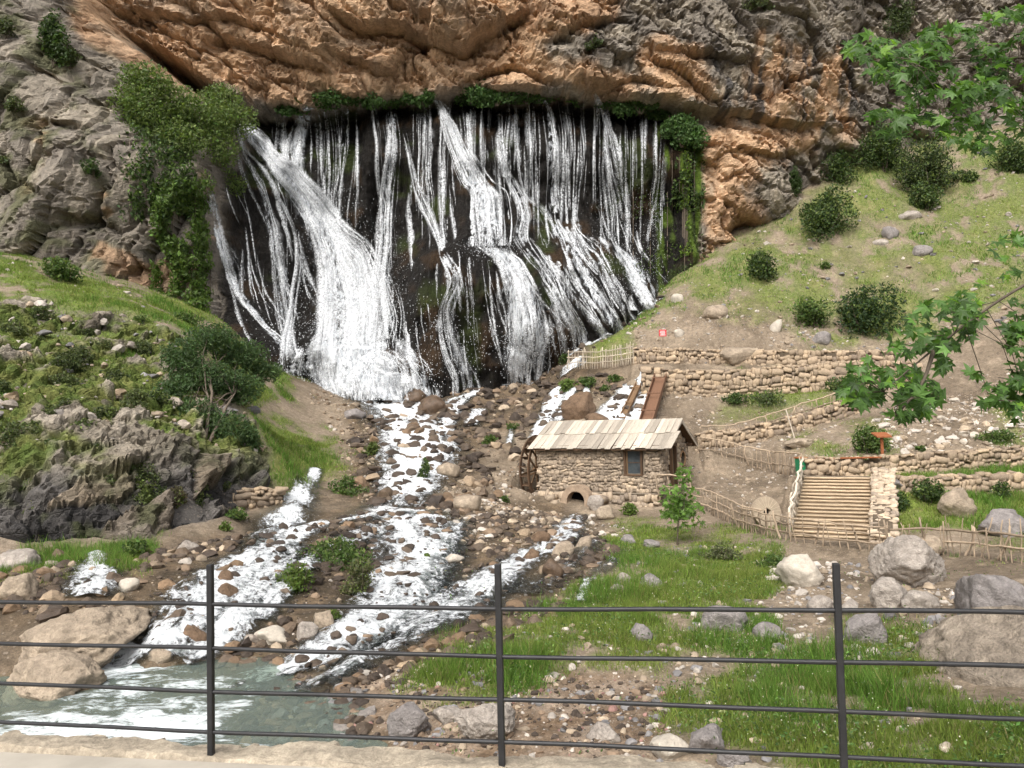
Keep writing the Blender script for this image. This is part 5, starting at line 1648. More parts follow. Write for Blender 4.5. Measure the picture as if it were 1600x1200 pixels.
# ------------------------------------------------------------------ millstone, bin, signs
mc = onG(1200, 822)
MAT_GRIND = mat_plain('millstone', (0.34, 0.275, 0.20), 0.9, 0.15, 0.2, 4.0, 0.3)
ms = empty('millstone', mc, label='round upright millstone with a square eye behind the crooked fence', category='millstone')
ms.rotation_euler = (math.radians(-12), 0, math.radians(12))
R_ = .70
nseg = 40
vv, ff = [], []
for side_y in (-.12, .12):
    for r_ in (R_, .16):
        for k in range(nseg):
            a_ = 2 * math.pi * k / nseg
            rr = r_ if r_ > .5 else .16 / max(abs(math.cos(a_ + .6)), abs(math.sin(a_ + .6))) * .9
            vv.append((rr * math.cos(a_), side_y, 0.66 + rr * math.sin(a_)))
for k in range(nseg):
    q = (k + 1) % nseg
    A, B, C, D = 0, nseg, 2 * nseg, 3 * nseg
    ff += [(A + k, A + q, B + q, B + k), (C + k, D + k, D + q, C + q), (A + k, C + k, C + q, A + q), (B + k, B + q, D + q, D + k)]
link('disc', new_mesh('disc', vv, ff, MAT_GRIND), ms)
MAT_GROOVE = mat_plain('millstone ridge', (0.46, 0.39, 0.29), 0.9, 0.1, 0.2)
rv, rf = box(.2, R_ - .03, -.008, 0.008, -.008, .008)
rid = new_mesh('ridge', rv, rf, MAT_GROOVE)
for k in range(20):
    o = link('ridge', rid, ms, (0, -.128, .66), (0, k * 2 * math.pi / 20, 0))
link('hollow', new_mesh('hollow', *box(-.13, .13, .0, .02, .53, .79), MAT_INSIDE_SHADE), ms)  # near-black plate set in the eye as painted shade

bp = P(1253, 745, 42.2)
MAT_BIN = mat_plain('green plastic', (0.015, 0.20, 0.085), 0.45, 0.4, 0.15, 4.0, 0.05)
bin_ = empty('waste_bin', bp, .2, label='green waste bin at the head of the stairs', category='bin')
v, f = box(-.26, .26, -.24, .24, .06, .95)
v[v[:, 2] < .5, :2] *= .82
link('body', bevel_mesh('body', v, f, MAT_BIN, .03, 2), bin_)
v, f = box(-.29, .29, -.27, .27, .952, 1.03)
link('lid', bevel_mesh('lid', v, f, mat_plain('rusty lid', (0.33, 0.13, 0.05), .6, .3), .02, 2), bin_)
for sx in (-.22, .22):
    v, f = box(sx - .03, sx + .03, .14, .22, 0, .1)
    link('foot', bevel_mesh('foot', v, f, MAT_BIN, .01), bin_)

rp = onG(1036, 540)
MAT_RED = mat_plain('red paint', (0.55, 0.045, 0.05), 0.5, 0.3, 0.12)
MAT_SIGNWHITE = mat_plain('white lettering', (0.8, 0.78, 0.76), 0.6, 0.2, 0.05)
sg = empty('warning_sign', rp, label='small red warning sign with white lines of writing on the hillside', category='sign')
link('post', new_mesh('post', *tube([(0, 0, -.1), (0, 0, .6), (0, 0, 1.05)], .035, 6), MAT_STICK), sg)
board = link('board', bevel_mesh('board', *box(-.3, .3, -.06, -.035, .75, 1.3), MAT_RED, .008), sg)
for z_, w_ in ((1.17, .2), (1.05, .23), (.95, .17), (.86, .21)):
    x_ = -w_
    while x_ < w_ - .04:
        ww = random.uniform(.03, .07)
        link('letter', new_mesh('letter', *box(x_, x_ + ww, -.066, -.061, z_ - .028, z_ + .028), MAT_SIGNWHITE), board)
        x_ += ww + .02
tp = onG(1379, 716)
MAT_RUSTWOOD = mat_plain('red brown stained wood', (0.27, 0.095, 0.04), 0.75, 0.2, 0.25, 6, .2)
sg = empty('signpost', tp, .1, label='red brown wooden signpost with a flat top board behind the terrace wall', category='signpost')
link('post', bevel_mesh('post', *box(-.07, .07, -.05, .05, -.15, 1.2), MAT_RUSTWOOD, .01), sg)
v, f = box(-.42, .42, -.3, .3, 1.2, 1.28)
v[:, 2] += v[:, 1] * .35
link('board', bevel_mesh('board', v, f, MAT_RUSTWOOD, .01), sg)
bt = P(1325, 718, 42.0)
plk = link('bench_plank', bevel_mesh('bench_plank', *box(-1.7, 1.7, -.2, .2, 0, .07), MAT_RUSTWOOD, .01), None, bt + np.array([0, .1, .04]), (0, 0, -.03), label='long rust brown plank lying on top of the wall beside the stairs', category='plank')
print('walls', round(time.time() - T0, 1))
# ------------------------------------------------------------------ boulders and stones
MR = {
    'pale': mat_rock('pale limestone boulder', 0.8, 1.6, 0.88, 0.2, 0.34, False, (0.37, 0.325, 0.28)),
    'grey': mat_rock('grey boulder', 0.8, 1.6, 0.85, 0.25, 0.3, False, (0.26, 0.235, 0.22)),
    'tan': mat_rock('tan boulder', 0.8, 1.6, 0.88, 0.2, 0.34, False, (0.36, 0.29, 0.215)),
    'white': mat_rock('bleached boulder', 0.4, 1.6, 0.88, 0.2, 0.2, False, (0.46, 0.41, 0.34)),
    'rust': mat_rock('rusty boulder', 0.8, 1.6, 0.75, 0.25, 0.4, False, (0.165, 0.108, 0.068)),
    'outcrop': mat_rock('layered bedrock', 1.0, 1.4, 0.9, 0.15, 0.42, False, (0.33, 0.275, 0.215)),
    'wet': mat_rock('wet brown boulder', 0.5, 1.6, 0.45, 0.45, 0.4, False, (0.105, 0.068, 0.042)),
}
def boulder(px, py, w, h, kind, label, seed, depth=None, rot=(0, 0, 0), sink=.3, sub=4, d=None, planes=20, rough=.10, group=None, cat='boulder', name='boulder'):
    """px, py: middle of its foot in the photograph; w, h: size there in pixels"""
    p = onG(px, py) if d is None else P(px, py, d)
    k = p[1] / FPX
    W, H = w * k, h * k
    v, f = rock_shape(seed, 5 if w > 90 else sub, planes, rough)
    ext = v.max(0) - v.min(0)
    v = v - (v.max(0) + v.min(0)) / 2
    v = v / ext
    D = depth or max(W, H) * .8
    v = v * np.array([W * 1.02, D, H / (1 - sink)])
    me = new_mesh(name, v, f, MR[kind], True)
    o = link(name, me, None, (p[0], p[1] + D * .32, p[2] + H - H / (1 - sink) / 2), rot, None, label=label, category=cat, group=group)
    return o
BOULDERS = [
    (95, 1040, 205, 74, 'tan', 'huge pale slab boulder at the edge of the pool', 1, 3.0, (.1, -.12, .3), .3, 20.3),
    (50, 1098, 170, 62, 'tan', 'flat tan boulder lying nearest the pool below the huge slab', 2, 2.0, (.15, .1, -.2), .3, 18.6),
    (20, 940, 60, 40, 'tan', 'tan boulder at the picture edge above the slab boulders', 3, None, (0, 0, 0), .3, None),
    (15, 892, 75, 30, 'pale', 'low pale rock beside the bank grass at the picture edge', 4, None, (0, 0, 0), .3, None),
    (1445, 918, 112, 74, 'pale', 'massive grey layered boulder in front of the ragged stick fence', 5, 2.2, (0, .25, .2), .25, None),
    (1578, 985, 96, 88, 'grey', 'dark grey and tan boulder at the picture edge below the ragged fence', 6, 2.4, (0, -.2, .1), .25, None),
    (1258, 918, 68, 50, 'white', 'rounded cream boulder alone in the grass before the stairs', 7, None, (0, .1, 0), .2, None),
    (1360, 1012, 68, 50, 'grey', 'squat grey boulder among the rubble beside the fence post', 8, None, (0, 0, .4), .25, None),
    (1398, 950, 60, 45, 'pale', 'broken pale block just left of the tilted pale slab', 9, None, (0, .2, 0), .25, None),
    (1445, 958, 60, 34, 'pale', 'smooth tilted pale slab below the massive layered boulder', 10, None, (0, .25, .1), .25, None),
    (640, 1156, 68, 48, 'grey', 'lilac grey pointed boulder on the gravel at the pool edge', 11, None, (0, 0, .5), .2, None),
    (758, 1160, 94, 54, 'pale', 'broad whitish boulder behind the middle fence post', 12, None, (0, 0, 0), .25, None),
    (700, 1128, 50, 22, 'pale', 'flat whitish stone between the two gravel boulders', 13, None, (0, 0, 0), .3, None),
    (945, 1160, 54, 26, 'pale', 'low pale boulder on the gravel right of the middle post', 14, None, (0, 0, 0), .3, None),
    (1108, 1182, 64, 42, 'grey', 'grey angular boulder at the bottom in the grass', 15, None, (0, .1, .3), .2, None),
    (1050, 1190, 60, 34, 'white', 'white boulder beside the grey angular one at the bottom', 16, None, (0, 0, 0), .25, None),
    (1150, 1200, 50, 22, 'grey', 'bluish grey flat stone at the bottom beside the angular boulder', 17, None, (0, 0, 0), .3, None),
    (1135, 988, 74, 34, 'grey', 'dark rimmed boulder half sunk in the tall grass', 18, None, (0, 0, 0), .3, None),
    (1203, 1004, 44, 28, 'grey', 'grey block at the end of the rubble row in the grass', 19, None, (0, 0, 0), .25, None),
    (1005, 1003, 34, 26, 'grey', 'small lone grey rock standing in the green grass', 20, None, (0, 0, 0), .25, None),
    (975, 914, 26, 18, 'pale', 'pale stone at the start of the short row across the lawn', 21, None, (0, 0, 0), .25, None),
    (1018, 918, 40, 20, 'grey', 'longest stone of the short row across the lawn', 22, None, (0, 0, 0), .25, None),
    (965, 926, 26, 12, 'pale', 'flat stone sunk in grass in front of the short row', 23, None, (0, 0, 0), .25, None),
    (420, 1008, 58, 26, 'white', 'bright cream boulder in the cascade beside the left fence post', 24, None, (0, 0, 0), .25, None),
    (477, 1004, 32, 32, 'pale', 'pinkish upright stone right of the bright cream boulder', 25, None, (0, .3, 0), .25, None),
    (505, 984, 36, 30, 'tan', 'leaning tan stone behind the pinkish one in the cascade', 26, None, (0, .4, 0), .25, None),
    (302, 1006, 40, 28, 'rust', 'brown rock splitting the white water left of the fence post', 27, None, (0, 0, 0), .25, None),
    (352, 938, 36, 26, 'rust', 'rusty rock in the cascade directly behind the left post', 28, None, (0, 0, 0), .25, None),
    (350, 916, 26, 24, 'rust', 'upper rusty rock perched behind the left post', 29, None, (0, 0, 0), .25, None),
    (196, 925, 36, 20, 'white', 'white stone on the bank beside the small left cascade', 30, None, (0, 0, 0), .25, None),
    (290, 865, 34, 20, 'pale', 'pale rock on the bank edge below the dark crag', 31, None, (0, 0, 0), .25, None),
    (247, 1036, 40, 24, 'tan', 'tan block where the cascade enters the pool', 32, None, (0, 0, 0), .25, None),
    (435, 1147, 0, 0, None, None, 0, None, None, 0, None),
    (675, 650, 48, 34, 'wet', 'large brown boulder at the foot of the falls beside the stream', 34, None, (0, 0, 0), .2, None),
    (648, 632, 34, 26, 'wet', 'dark boulder leaning on the large brown one under the falls', 35, None, (0, 0, 0), .2, None),
    (553, 656, 34, 18, 'grey', 'grey boulder on the scree left of the stream', 36, None, (0, 0, 0), .2, None),
    (905, 655, 60, 40, 'rust', 'big tilted rust coloured slab behind the mill roof', 37, None, (0, -.5, 0), .2, None),
    (935, 662, 40, 18, 'rust', 'low rusty boulder between the tilted slab and the trough', 38, None, (0, 0, 0), .2, None),
    (1165, 570, 84, 32, 'tan', 'large flat topped boulder built into the upper stone wall', 39, 2.0, (0, -.15, 0), .2, None),
    (1122, 498, 40, 24, 'tan', 'tan slab on the bare slope above the red sign', 40, None, (0, 0, 0), .2, None),
    (1060, 472, 20, 14, 'white', 'pale boulder at the foot of the hillside beside the falls', 41, None, (0, 0, 0), .2, None),
    (1062, 528, 18, 16, 'white', 'whitish block standing right of the red sign', 42, None, (0, 0, 0), .2, None),
    (1288, 540, 30, 24, 'grey', 'grey boulder below the large round bush', 43, None, (0, 0, 0), .2, None),
    (1214, 520, 16, 24, 'white', 'upright pale stone on the bare earth of the slope', 44, None, (0, .3, 0), .2, None),
    (1395, 372, 26, 20, 'grey', 'grey rock in the grass high on the hillside', 45, None, (0, 0, 0), .2, None),
    (1445, 400, 30, 20, 'grey', 'mottled rock below the high hillside rocks', 46, None, (0, 0, 0), .2, None),
    (1378, 384, 24, 12, 'pale', 'flat pale slab beside the grey hillside rock', 47, None, (0, 0, 0), .2, None),
    (1425, 345, 36, 18, 'pale', 'jagged white outcrop below the pair of high bushes', 48, None, (0, 0, 0), .2, None),
    (1504, 812, 56, 50, 'tan', 'big smooth tan boulder in the green hollow under the low wall', 49, None, (0, .2, 0), .2, None),
    (1395, 765, 52, 20, 'grey', 'flat grey boulder capping the end of the low wall at the stairs', 50, None, (0, 0, 0), .2, None),
    (1420, 870, 40, 30, 'grey', 'grey boulder behind the fence below the cheek wall', 51, None, (0, 0, 0), .2, None),
    (1455, 868, 42, 30, 'tan', 'tan boulder behind the fence, right of the grey one', 52, None, (0, 0, 0), .2, None),
    (1575, 838, 70, 40, 'grey', 'long mottled boulder behind the fence at the picture edge', 53, None, (0, -.2, 0), .2, None),
    (1255, 702, 50, 18, 'tan', 'broad flat boulder beside the leaning pole', 54, None, (0, 0, 0), .2, None),
    (912, 782, 0, 0, None, None, 0, None, None, 0, None),
    (560, 950, 0, 0, None, None, 0, None, None, 0, None),
    (540, 1080, 0, 0, None, None, 0, None, None, 0, None),
    (710, 880, 30, 14, 'white', 'bleached white stone above the cascade left of the mill outlet', 57, None, (0, 0, 0), .2, None),
    (865, 905, 34, 30, 'wet', 'dark wet boulder behind the middle fence post', 58, None, (0, 0, 0), .2, None),
    (880, 870, 36, 24, 'tan', 'tan rock in the small stream from the mill arch', 59, None, (0, 0, 0), .2, None),
    (912, 860, 28, 22, 'tan', 'rounded rock below the mill arch, right of the stream', 60, None, (0, 0, 0), .2, None),
    (845, 850, 32, 20, 'rust', 'reddish rock left of the mill arch stream', 61, None, (0, 0, 0), .2, None),
    (830, 878, 26, 20, 'rust', 'brown rock in the fork of the mill stream', 62, None, (0, 0, 0), .2, None),
    (932, 800, 28, 26, 'pale', 'upright pale boulder at the right side of the mill arch', 63, None, (0, 0, 0), .2, None),
    (945, 812, 30, 22, 'tan', 'squarish tan boulder beside the upright one at the arch', 64, None, (0, 0, 0), .2, None),
    (1020, 858, 26, 14, 'grey', 'grey stone on the bare ground before the sapling', 65, None, (0, 0, 0), .2, None),
    (982, 850, 24, 14, 'grey', 'darker stone left of the grey one on the bare ground', 66, None, (0, 0, 0), .2, None),
    (730, 800, 44, 26, 'tan', 'broad tan boulder on the slope left of the mill wheel', 67, None, (0, 0, 0), .2, None),
    (700, 745, 36, 22, 'tan', 'tan boulder at the edge of the main stream above the cascade', 68, None, (0, 0, 0), .2, None),
    (1330, 960, 34, 20, 'pale', 'pale stone under the top rail beside the fence post', 69, None, (0, 0, 0), .2, None),
    (1285, 955, 40, 24, 'pale', 'rough pale stone below the rounded cream boulder', 70, None, (0, 0, 0), .2, None),
    (1242, 890, 0, 0, None, None, 0, None, None, 0, None),
]
for bdef in BOULDERS:
    px, py, w, h, kind, label, seed, depth, rot, sink, d = bdef
    if not kind:
        continue
    boulder(px, py, w, h, kind, label, 500 + seed, depth, rot, sink, 4 if w > 45 else 3, d)
# outcrop of pale bedrock at the bottom right
o = boulder(1690, 1140, 270, 125, 'outcrop', 'great sloping outcrop of pale layered bedrock at the bottom corner', 601, 5.0, (.0, -.5, .35), .35, 5, 14.5, rough=.11)

# loose stones by the thousand, the three hundred that show largest as things of their own
rr = np.random.default_rng(66)
sh = [rock_shape(700 + k, 2, 9, .05, .74) for k in range(8)]
sh1 = [rock_shape(720 + k, 1, 7, .12, .74) for k in range(8)]
ZONES = [  # polygon in the photograph, stones, size range in metres, colours, label, group
    ([(0, 885), (330, 845), (640, 790), (900, 805), (960, 865), (880, 960), (640, 1080), (330, 1050), (210, 990), (0, 955)], 5200, (.04, .62), ['rustd', 'rust', 'wetd', 'tan', 'pale'], [.34, .14, .38, .1, .04], 'brown rock among the wet stones of the cascade', 'rocks of the cascade', 'brown'),
    ([(545, 640), (700, 605), (900, 565), (1010, 600), (830, 670), (820, 760), (700, 810), (560, 805)], 2600, (.08, 1.0), ['rustd', 'rust', 'wetd', 'tan'], [.38, .14, .36, .12], 'brown rock in the rubble between the stream and the mill', 'rocks of the rubble slope', 'rub'),
    ([(400, 1070), (560, 1040), (700, 1050), (1030, 1060), (1060, 1200), (440, 1200)], 4200, (.018, .2), ['pale', 'grey', 'tan', 'rust', 'pink', 'wetd'], [.1, .14, .16, .18, .07, .35], 'small stone on the gravel bar by the pool', 'stones of the gravel bar', 'grav'),
    ([(1200, 880), (1340, 880), (1500, 930), (1520, 1020), (1380, 1040), (1230, 1040), (1160, 1040), (1130, 980), (1210, 970)], 700, (.06, .4), ['pale', 'grey', 'tan'], [.4, .3, .3], 'pale stone in the rubble beside the right fence post', 'stones of the pale rubble', 'pr'),
    ([(690, 760), (830, 720), (840, 800), (960, 815), (1000, 840), (900, 850), (700, 860)], 1500, (.06, .45), ['tan', 'pale', 'rust'], [.5, .35, .15], 'tan stone on the bank between the cascade and the mill', 'stones below the mill', 'bm'),
    ([(1380, 640), (1620, 600), (1640, 700), (1400, 712), (1330, 690)], 900, (.08, .7), ['pale', 'tan', 'white'], [.35, .5, .15], 'pale stone on the scree above the terrace wall', 'stones of the scree', 'sc'),
    ([(1000, 480), (1200, 470), (1400, 540), (1380, 560), (960, 560)], 500, (.08, .5), ['pale', 'tan', 'grey'], [.4, .4, .2], 'stone on the bare slope above the upper wall', 'stones of the bare slope', 'bs'),
    ([(1100, 420), (1250, 330), (1400, 260), (1620, 220), (1620, 520), (1400, 540), (1200, 470)], 900, (.08, .6), ['pale', 'grey', 'tan'], [.45, .3, .25], 'pale stone in the grass of the steep hillside', 'stones of the hillside', 'hs'),
    ([(480, 610), (560, 620), (600, 700), (580, 800), (530, 760), (530, 690)], 900, (.06, .4), ['tan', 'rust', 'pale'], [.5, .35, .15], 'stone on the brown scree left of the stream', 'stones of the left scree', 'ls'),
    ([(-20, 520), (60, 480), (200, 500), (300, 540), (390, 650), (415, 730), (300, 730), (150, 720), (-20, 700)], 260, (.15, .8), ['pale', 'tan', 'grey'], [.3, .4, .3], 'pale block on the grassy crag', 'blocks of the crag', 'cg'),
    ([(0, 385), (100, 425), (300, 480), (300, 510), (200, 480), (0, 420)], 250, (.15, .7), ['pale', 'tan', 'grey'], [.4, .4, .2], 'fallen block at the foot of the grey cliff', 'blocks under the cliff', 'cf'),
    ([(600, 1080), (700, 1010), (900, 900), (960, 850), (1220, 850), (1300, 1000), (1480, 1010), (1600, 1200), (1050, 1200), (1000, 1060)], 2800, (.02, .26), ['pale', 'tan', 'grey'], [.4, .4, .2], 'small stone in the front grass', 'stones in the front grass', 'fg'),
    ([(470, 585), (560, 600), (700, 595), (800, 565), (900, 520), (1000, 460), (1050, 440), (1040, 475), (950, 530), (860, 575), (700, 625), (560, 625)], 1500, (.08, .8), ['rustd', 'rust', 'wetd', 'tan'], [.35, .2, .3, .15], 'brown rock along the foot of the falls', 'rocks at the foot of the falls', 'ff'),
    ([(1000, 620), (1340, 600), (1620, 560), (1620, 720), (1260, 740), (1240, 840), (1080, 800)], 2600, (.03, .3), ['tan', 'pale', 'rust'], [.55, .35, .1], 'small stone on the bare terraces', 'stones of the terraces', 'tr'),
    ([(980, 440), (1300, 440), (1420, 560), (960, 570)], 1500, (.04, .3), ['tan', 'pale', 'grey'], [.5, .35, .15], 'small stone on the bare slope', 'small stones of the slope', 'ss'),
    ([(330, 1080), (420, 1040), (560, 1040), (580, 1190), (400, 1195), (360, 1130)], 700, (.05, .42), ['wetd', 'rustd', 'rust', 'grey'], [.35, .35, .15, .15], 'brown stone in the shallow edge of the pool', 'stones of the pool edge', 'pe'),
    ([(1085, 640), (1330, 690), (1260, 740), (1240, 830), (1100, 770)], 600, (.05, .25), ['tan', 'pale'], [.6, .4], 'small stone on the bare ground beside the path fences', 'stones by the path', 'pt'),
]
PAL = {'rustd': (.11, .083, .06), 'rust': (.19, .135, .09), 'wetd': (.06, .045, .034), 'tan': (.31, .245, .175), 'pale': (.40, .355, .305), 'grey': (.19, .18, .175), 'pink': (.26, .15, .125), 'white': (.52, .46, .38)}
allst = []
for zi, (pl, cnt, (s0, s1), cols, pr_, label, group, key) in enumerate(ZONES):
    pl_ = np.array(pl, float)
    got = 0
    # spread evenly over the ground itself
    cand = onG(pl_[:, 0], np.clip(pl_[:, 1], 0, 1199))
    lo, hi = cand[:, :2].min(0) - .5, cand[:, :2].max(0) + .5
    x = rr.uniform(lo[0], hi[0], cnt * 8)
    y = rr.uniform(lo[1], hi[1], cnt * 8)
    z = G(x, y)
    q = pxy(x, y, z)
    ok = (poly_sd(q[:, 0], q[:, 1], pl) + 10 * fbm2(x, y, 1.5, 3, 120 + zi) > 0) & (z > -.4)
    lx_m = (x - MILL_O[0]) * math.cos(MILL_A) - (y - MILL_O[1]) * math.sin(MILL_A)
    ly_m = (x - MILL_O[0]) * math.sin(MILL_A) + (y - MILL_O[1]) * math.cos(MILL_A)
    ok &= ~((lx_m > -1.2) & (lx_m < MILL_L + .4) & (ly_m > -.4) & (ly_m < MILL_W + .4))
    clump = fbm2(x, y, 2.5, 3, 140 + zi)
    for c3, white in STREAM_PATHS:           # the current keeps its bed mostly clear
        near_ = (x > c3[:, 0].min() - 3) & (x < c3[:, 0].max() + 3) & (y > c3[:, 1].min() - 2) & (y < c3[:, 1].max() + 2)
        ii = np.nonzero(near_ & ok)[0]
        if len(ii) and white > .6:
            dx_ = np.abs(x[ii][:, None] - c3[None, ::2, 0]) / (c3[None, ::2, 3] * .45 + .05)
            dy_ = np.abs(y[ii][:, None] - c3[None, ::2, 1]) / .35
            inside_ = ((dx_ < 1) & (dy_ < 1)).any(1)
            ok[ii[inside_ & (rr.random(len(ii)) < .5)]] = False
    ok &= rr.random(len(x)) < .35 + .65 * smooth(-.3, .3, clump)
    idx = np.nonzero(ok)[0][:cnt]
    sz = s0 * (s1 / s0) ** (rr.random(len(idx)) ** 3.0)
    cs = rr.choice(len(cols), len(idx), p=pr_)
    for k, i in enumerate(idx):
        allst.append((sz[k] / y[i], x[i], y[i], z[i], sz[k], cols[cs[k]], label, group, q[i]))
# dark wet rocks standing in the current
for c3, white in STREAM_PATHS:
    if white < .8 or len(c3) < 30:
        continue
    n_r = int(len(c3) * .16 * 1.15 * np.clip(c3[:, 3].mean(), .6, 3.5))
    ii = rr.integers(4, len(c3) - 3, n_r)
    uu = rr.uniform(-.5, .5, n_r) * c3[ii, 3]
    x, y = c3[ii, 0] + uu, c3[ii, 1] + rr.uniform(-.1, .1, n_r)
    z = G(x, y)
    q = pxy(x, y, z)
    sz = np.clip((.16 + .5 * rr.random(n_r) ** 2.2) * np.clip(y / 45, .55, 1.3), .1, .75)
    for k in range(n_r):
        if z[k] > .05:
            allst.append((sz[k] / y[k], x[k], y[k], z[k] + .10, sz[k], ['wetd', 'wetd', 'rustd'][k % 3], '', 'rocks standing in the current', q[k]))
allst.sort(key=lambda a: -a[0])
MAT_STONES = mat_attr('loose stone', .8, .3, .3, 6.0, .4)
MAT_STONE_COL = {k: mat_rock('stone ' + k, .4, 3.0, .55 if k in ('rustd', 'wetd') else .85, .35 if k in ('rustd', 'wetd') else .2, .3, False, c, True) for k, c in PAL.items()}
_sm = {}
b2 = Batch()
NSEP = 300
MARKS = [(330, 1100, 'the foot of the left post'), (40, 925, 'the tan edge boulder'), (480, 1065, 'the pool inlet'), (450, 1140, 'the shallow pool end'), (560, 1150, 'the gravel edge'), (250, 900, 'the left bank'), (600, 1040, 'the grass tip'), (420, 850, 'the cascade top'), (400, 920, 'the forked cascade'), (820, 850, 'the mill bank'), (145, 905, 'the small left cascade'), (325, 950, 'the left fence post'), (466, 890, 'the bright green cascade bush'), (530, 855, 'the dense bush over the cascade'), (560, 930, 'the drooping dry bush'), (640, 860, 'the middle cascade'), (778, 950, 'the middle fence post'),
         (905, 800, 'the mill arch'), (630, 795, 'the foot of the stream'), (420, 1000, 'the bright cream boulder'), (290, 860, 'the pale rock under the dark crag'), (710, 878, 'the bleached white stone'), (865, 895, 'the dark wet boulder'), (350, 920, 'the perched rusty rock'), (545, 770, 'the low bush on the bank'),
         (675, 640, 'the large brown boulder'), (905, 650, 'the tilted rust slab'), (825, 730, 'the waterwheel'), (765, 690, 'the low plants in the rubble'), (664, 735, 'the dark bush in the stream'), (700, 740, 'the tan stream boulder'), (553, 652, 'the grey boulder on the scree'),
         (28, 680, 'the grey green crag tuft'), (132, 670, 'the pale crag tuft'), (208, 740, 'the olive crag bush'), (330, 620, 'the feathery tree'), (190, 575, 'the high green crag tuft'), (95, 430, 'the bush under the grey cliff'),
         (1306, 960, 'the right fence post'), (1258, 895, 'the rounded cream boulder'), (1445, 890, 'the massive layered boulder'), (1360, 995, 'the squat grey boulder'), (640, 1135, 'the pointed lilac boulder'), (758, 1135, 'the broad whitish boulder'), (945, 1150, 'the low pale gravel boulder'), (1450, 660, 'the scree'), (1379, 700, 'the signpost')]
CWORD = {'rustd': 'dark brown', 'rust': 'orange brown', 'wetd': 'blackish wet', 'tan': 'tan', 'pale': 'pale', 'grey': 'grey', 'pink': 'reddish', 'white': 'whitish'}
def rock_label(q, s_px, c):
    dd = [((q[0] - a) ** 2 + (q[1] - b_) ** 2, a, b_, nm) for a, b_, nm in MARKS]
    _, a, b_, nm = min(dd)
    dx, dy = q[0] - a, q[1] - b_
    far_ = math.hypot(dx, dy)
    side_ = ('right of' if dx > 0 else 'left of') if abs(dx) > 1.3 * abs(dy) else ('below' if dy > 0 else 'above')
    if .6 < abs(dx) / (abs(dy) + 1e-6) < 1.6:
        side_ = ('below and ' if dy > 0 else 'above and ') + ('right of' if dx > 0 else 'left of')
    near_ = 'just ' if far_ < 28 else ('well ' if far_ > 70 else '')
    if len(nm.split()) > 5 and near_ == 'well ':
        near_ = ''
    size_ = 'large' if s_px > 22 else ('middling' if s_px > 15 else 'small')
    base_ = f'{size_} {CWORD[c]} rock {near_}{side_} {nm}'
    if base_ in LABELS:
        for _, a2, b2_, nm2 in sorted(dd)[1:4]:
            longer = f'{base_}, towards {nm2[4:]}'
            if longer not in LABELS and len(longer.split()) <= 15:
                base_ = longer
                break
    return base_
LABELS = {}
for k, (_, x, y, z, s, c, label, group, q_) in enumerate(allst):
    sc = s * rr.uniform(.8, 1.25, 3) * np.array([.62, .62, .45])
    if k < NSEP:
        j = k % 8
        if (j, c) not in _sm:
            _sm[(j, c)] = new_mesh('rock', *sh[j], MAT_STONE_COL[c], False)
        lab_ = rock_label(q_, s * FPX / y, c)
        group = LABELS.setdefault(lab_, group)
        link('rock', _sm[(j, c)], None, (x, y, z + sc[2] * .12 + (.35 if group == 'blocks of the crag' else 0)), (rr.uniform(-.3, .3), rr.uniform(-.3, .3), rr.uniform(0, 6.28)), sc, label=lab_, category='rock', group=group)
    else:
        v, f = sh[k % 8] if k < 2600 else sh1[k % 8]
        b2.add(rotz(v * sc, rr.uniform(0, 6.28)) + np.array([x, y, z + sc[2] * .12 + (.35 if group == 'blocks of the crag' else 0)]), f, np.array(PAL[c]) * rr.uniform(.7, 1.35))
link('loose_stones', b2.mesh('loose_stones', MAT_STONES), kind='stuff', label='loose brown and pale stones strewn over the stream bed and slopes')
print('rocks', round(time.time() - T0, 1), len(allst))
# ------------------------------------------------------------------ plants
MAT_LEAF = mat_leaf('leaf')
MAT_GRASS = mat_leaf('grass blade', True, trans=.3, rough=.6, spec=.2)
MAT_BARK = mat_plain('bark', (0.13, 0.105, 0.08), 0.9, 0.1, 0.35, 8.0, 0.5, (1, 1, .3))
MAT_BARK_PALE = mat_plain('plane bark', (0.30, 0.27, 0.20), 0.85, 0.15, 0.35, 5.0, 0.4)
rp_ = np.random.default_rng(99)

def leaf_quads(c, size, col, droop=.3, rng=rp_, aspect=.55):
    """rhombic leaves at points c; size and colour per leaf"""
    n_ = len(c)
    R = rand_rot(n_, rng)
    t = R[:, :, 1].copy()
    t[:, 2] -= droop
    t /= np.linalg.norm(t, axis=1)[:, None]
    s = np.cross(t, R[:, :, 2])
    s /= np.linalg.norm(s, axis=1)[:, None] + 1e-9
    nn = np.cross(s, t)
    size = np.broadcast_to(size, (n_,))[:, None]
    v = np.stack([c - t * size * .5, c + s * size * aspect * .5 + nn * size * .08, c + t * size * .5, c - s * size * aspect * .5 + nn * size * .08], 1)
    f = np.arange(n_ * 4).reshape(n_, 4)
    return v.reshape(-1, 3), f, np.repeat(col, 4, 0)

def leaf_cols(n_, base, rng=rp_, var=.3, tip=None):
    base = np.array(base)
    c = base[None] * np.exp(rng.normal(0, var, (n_, 1))) * (1 + rng.normal(0, .06, (n_, 3)))
    if tip is not None:
        m = rng.random(n_) < .18
        c[m] = np.array(tip) * np.exp(rng.normal(0, .2, (m.sum(), 1)))
    return c

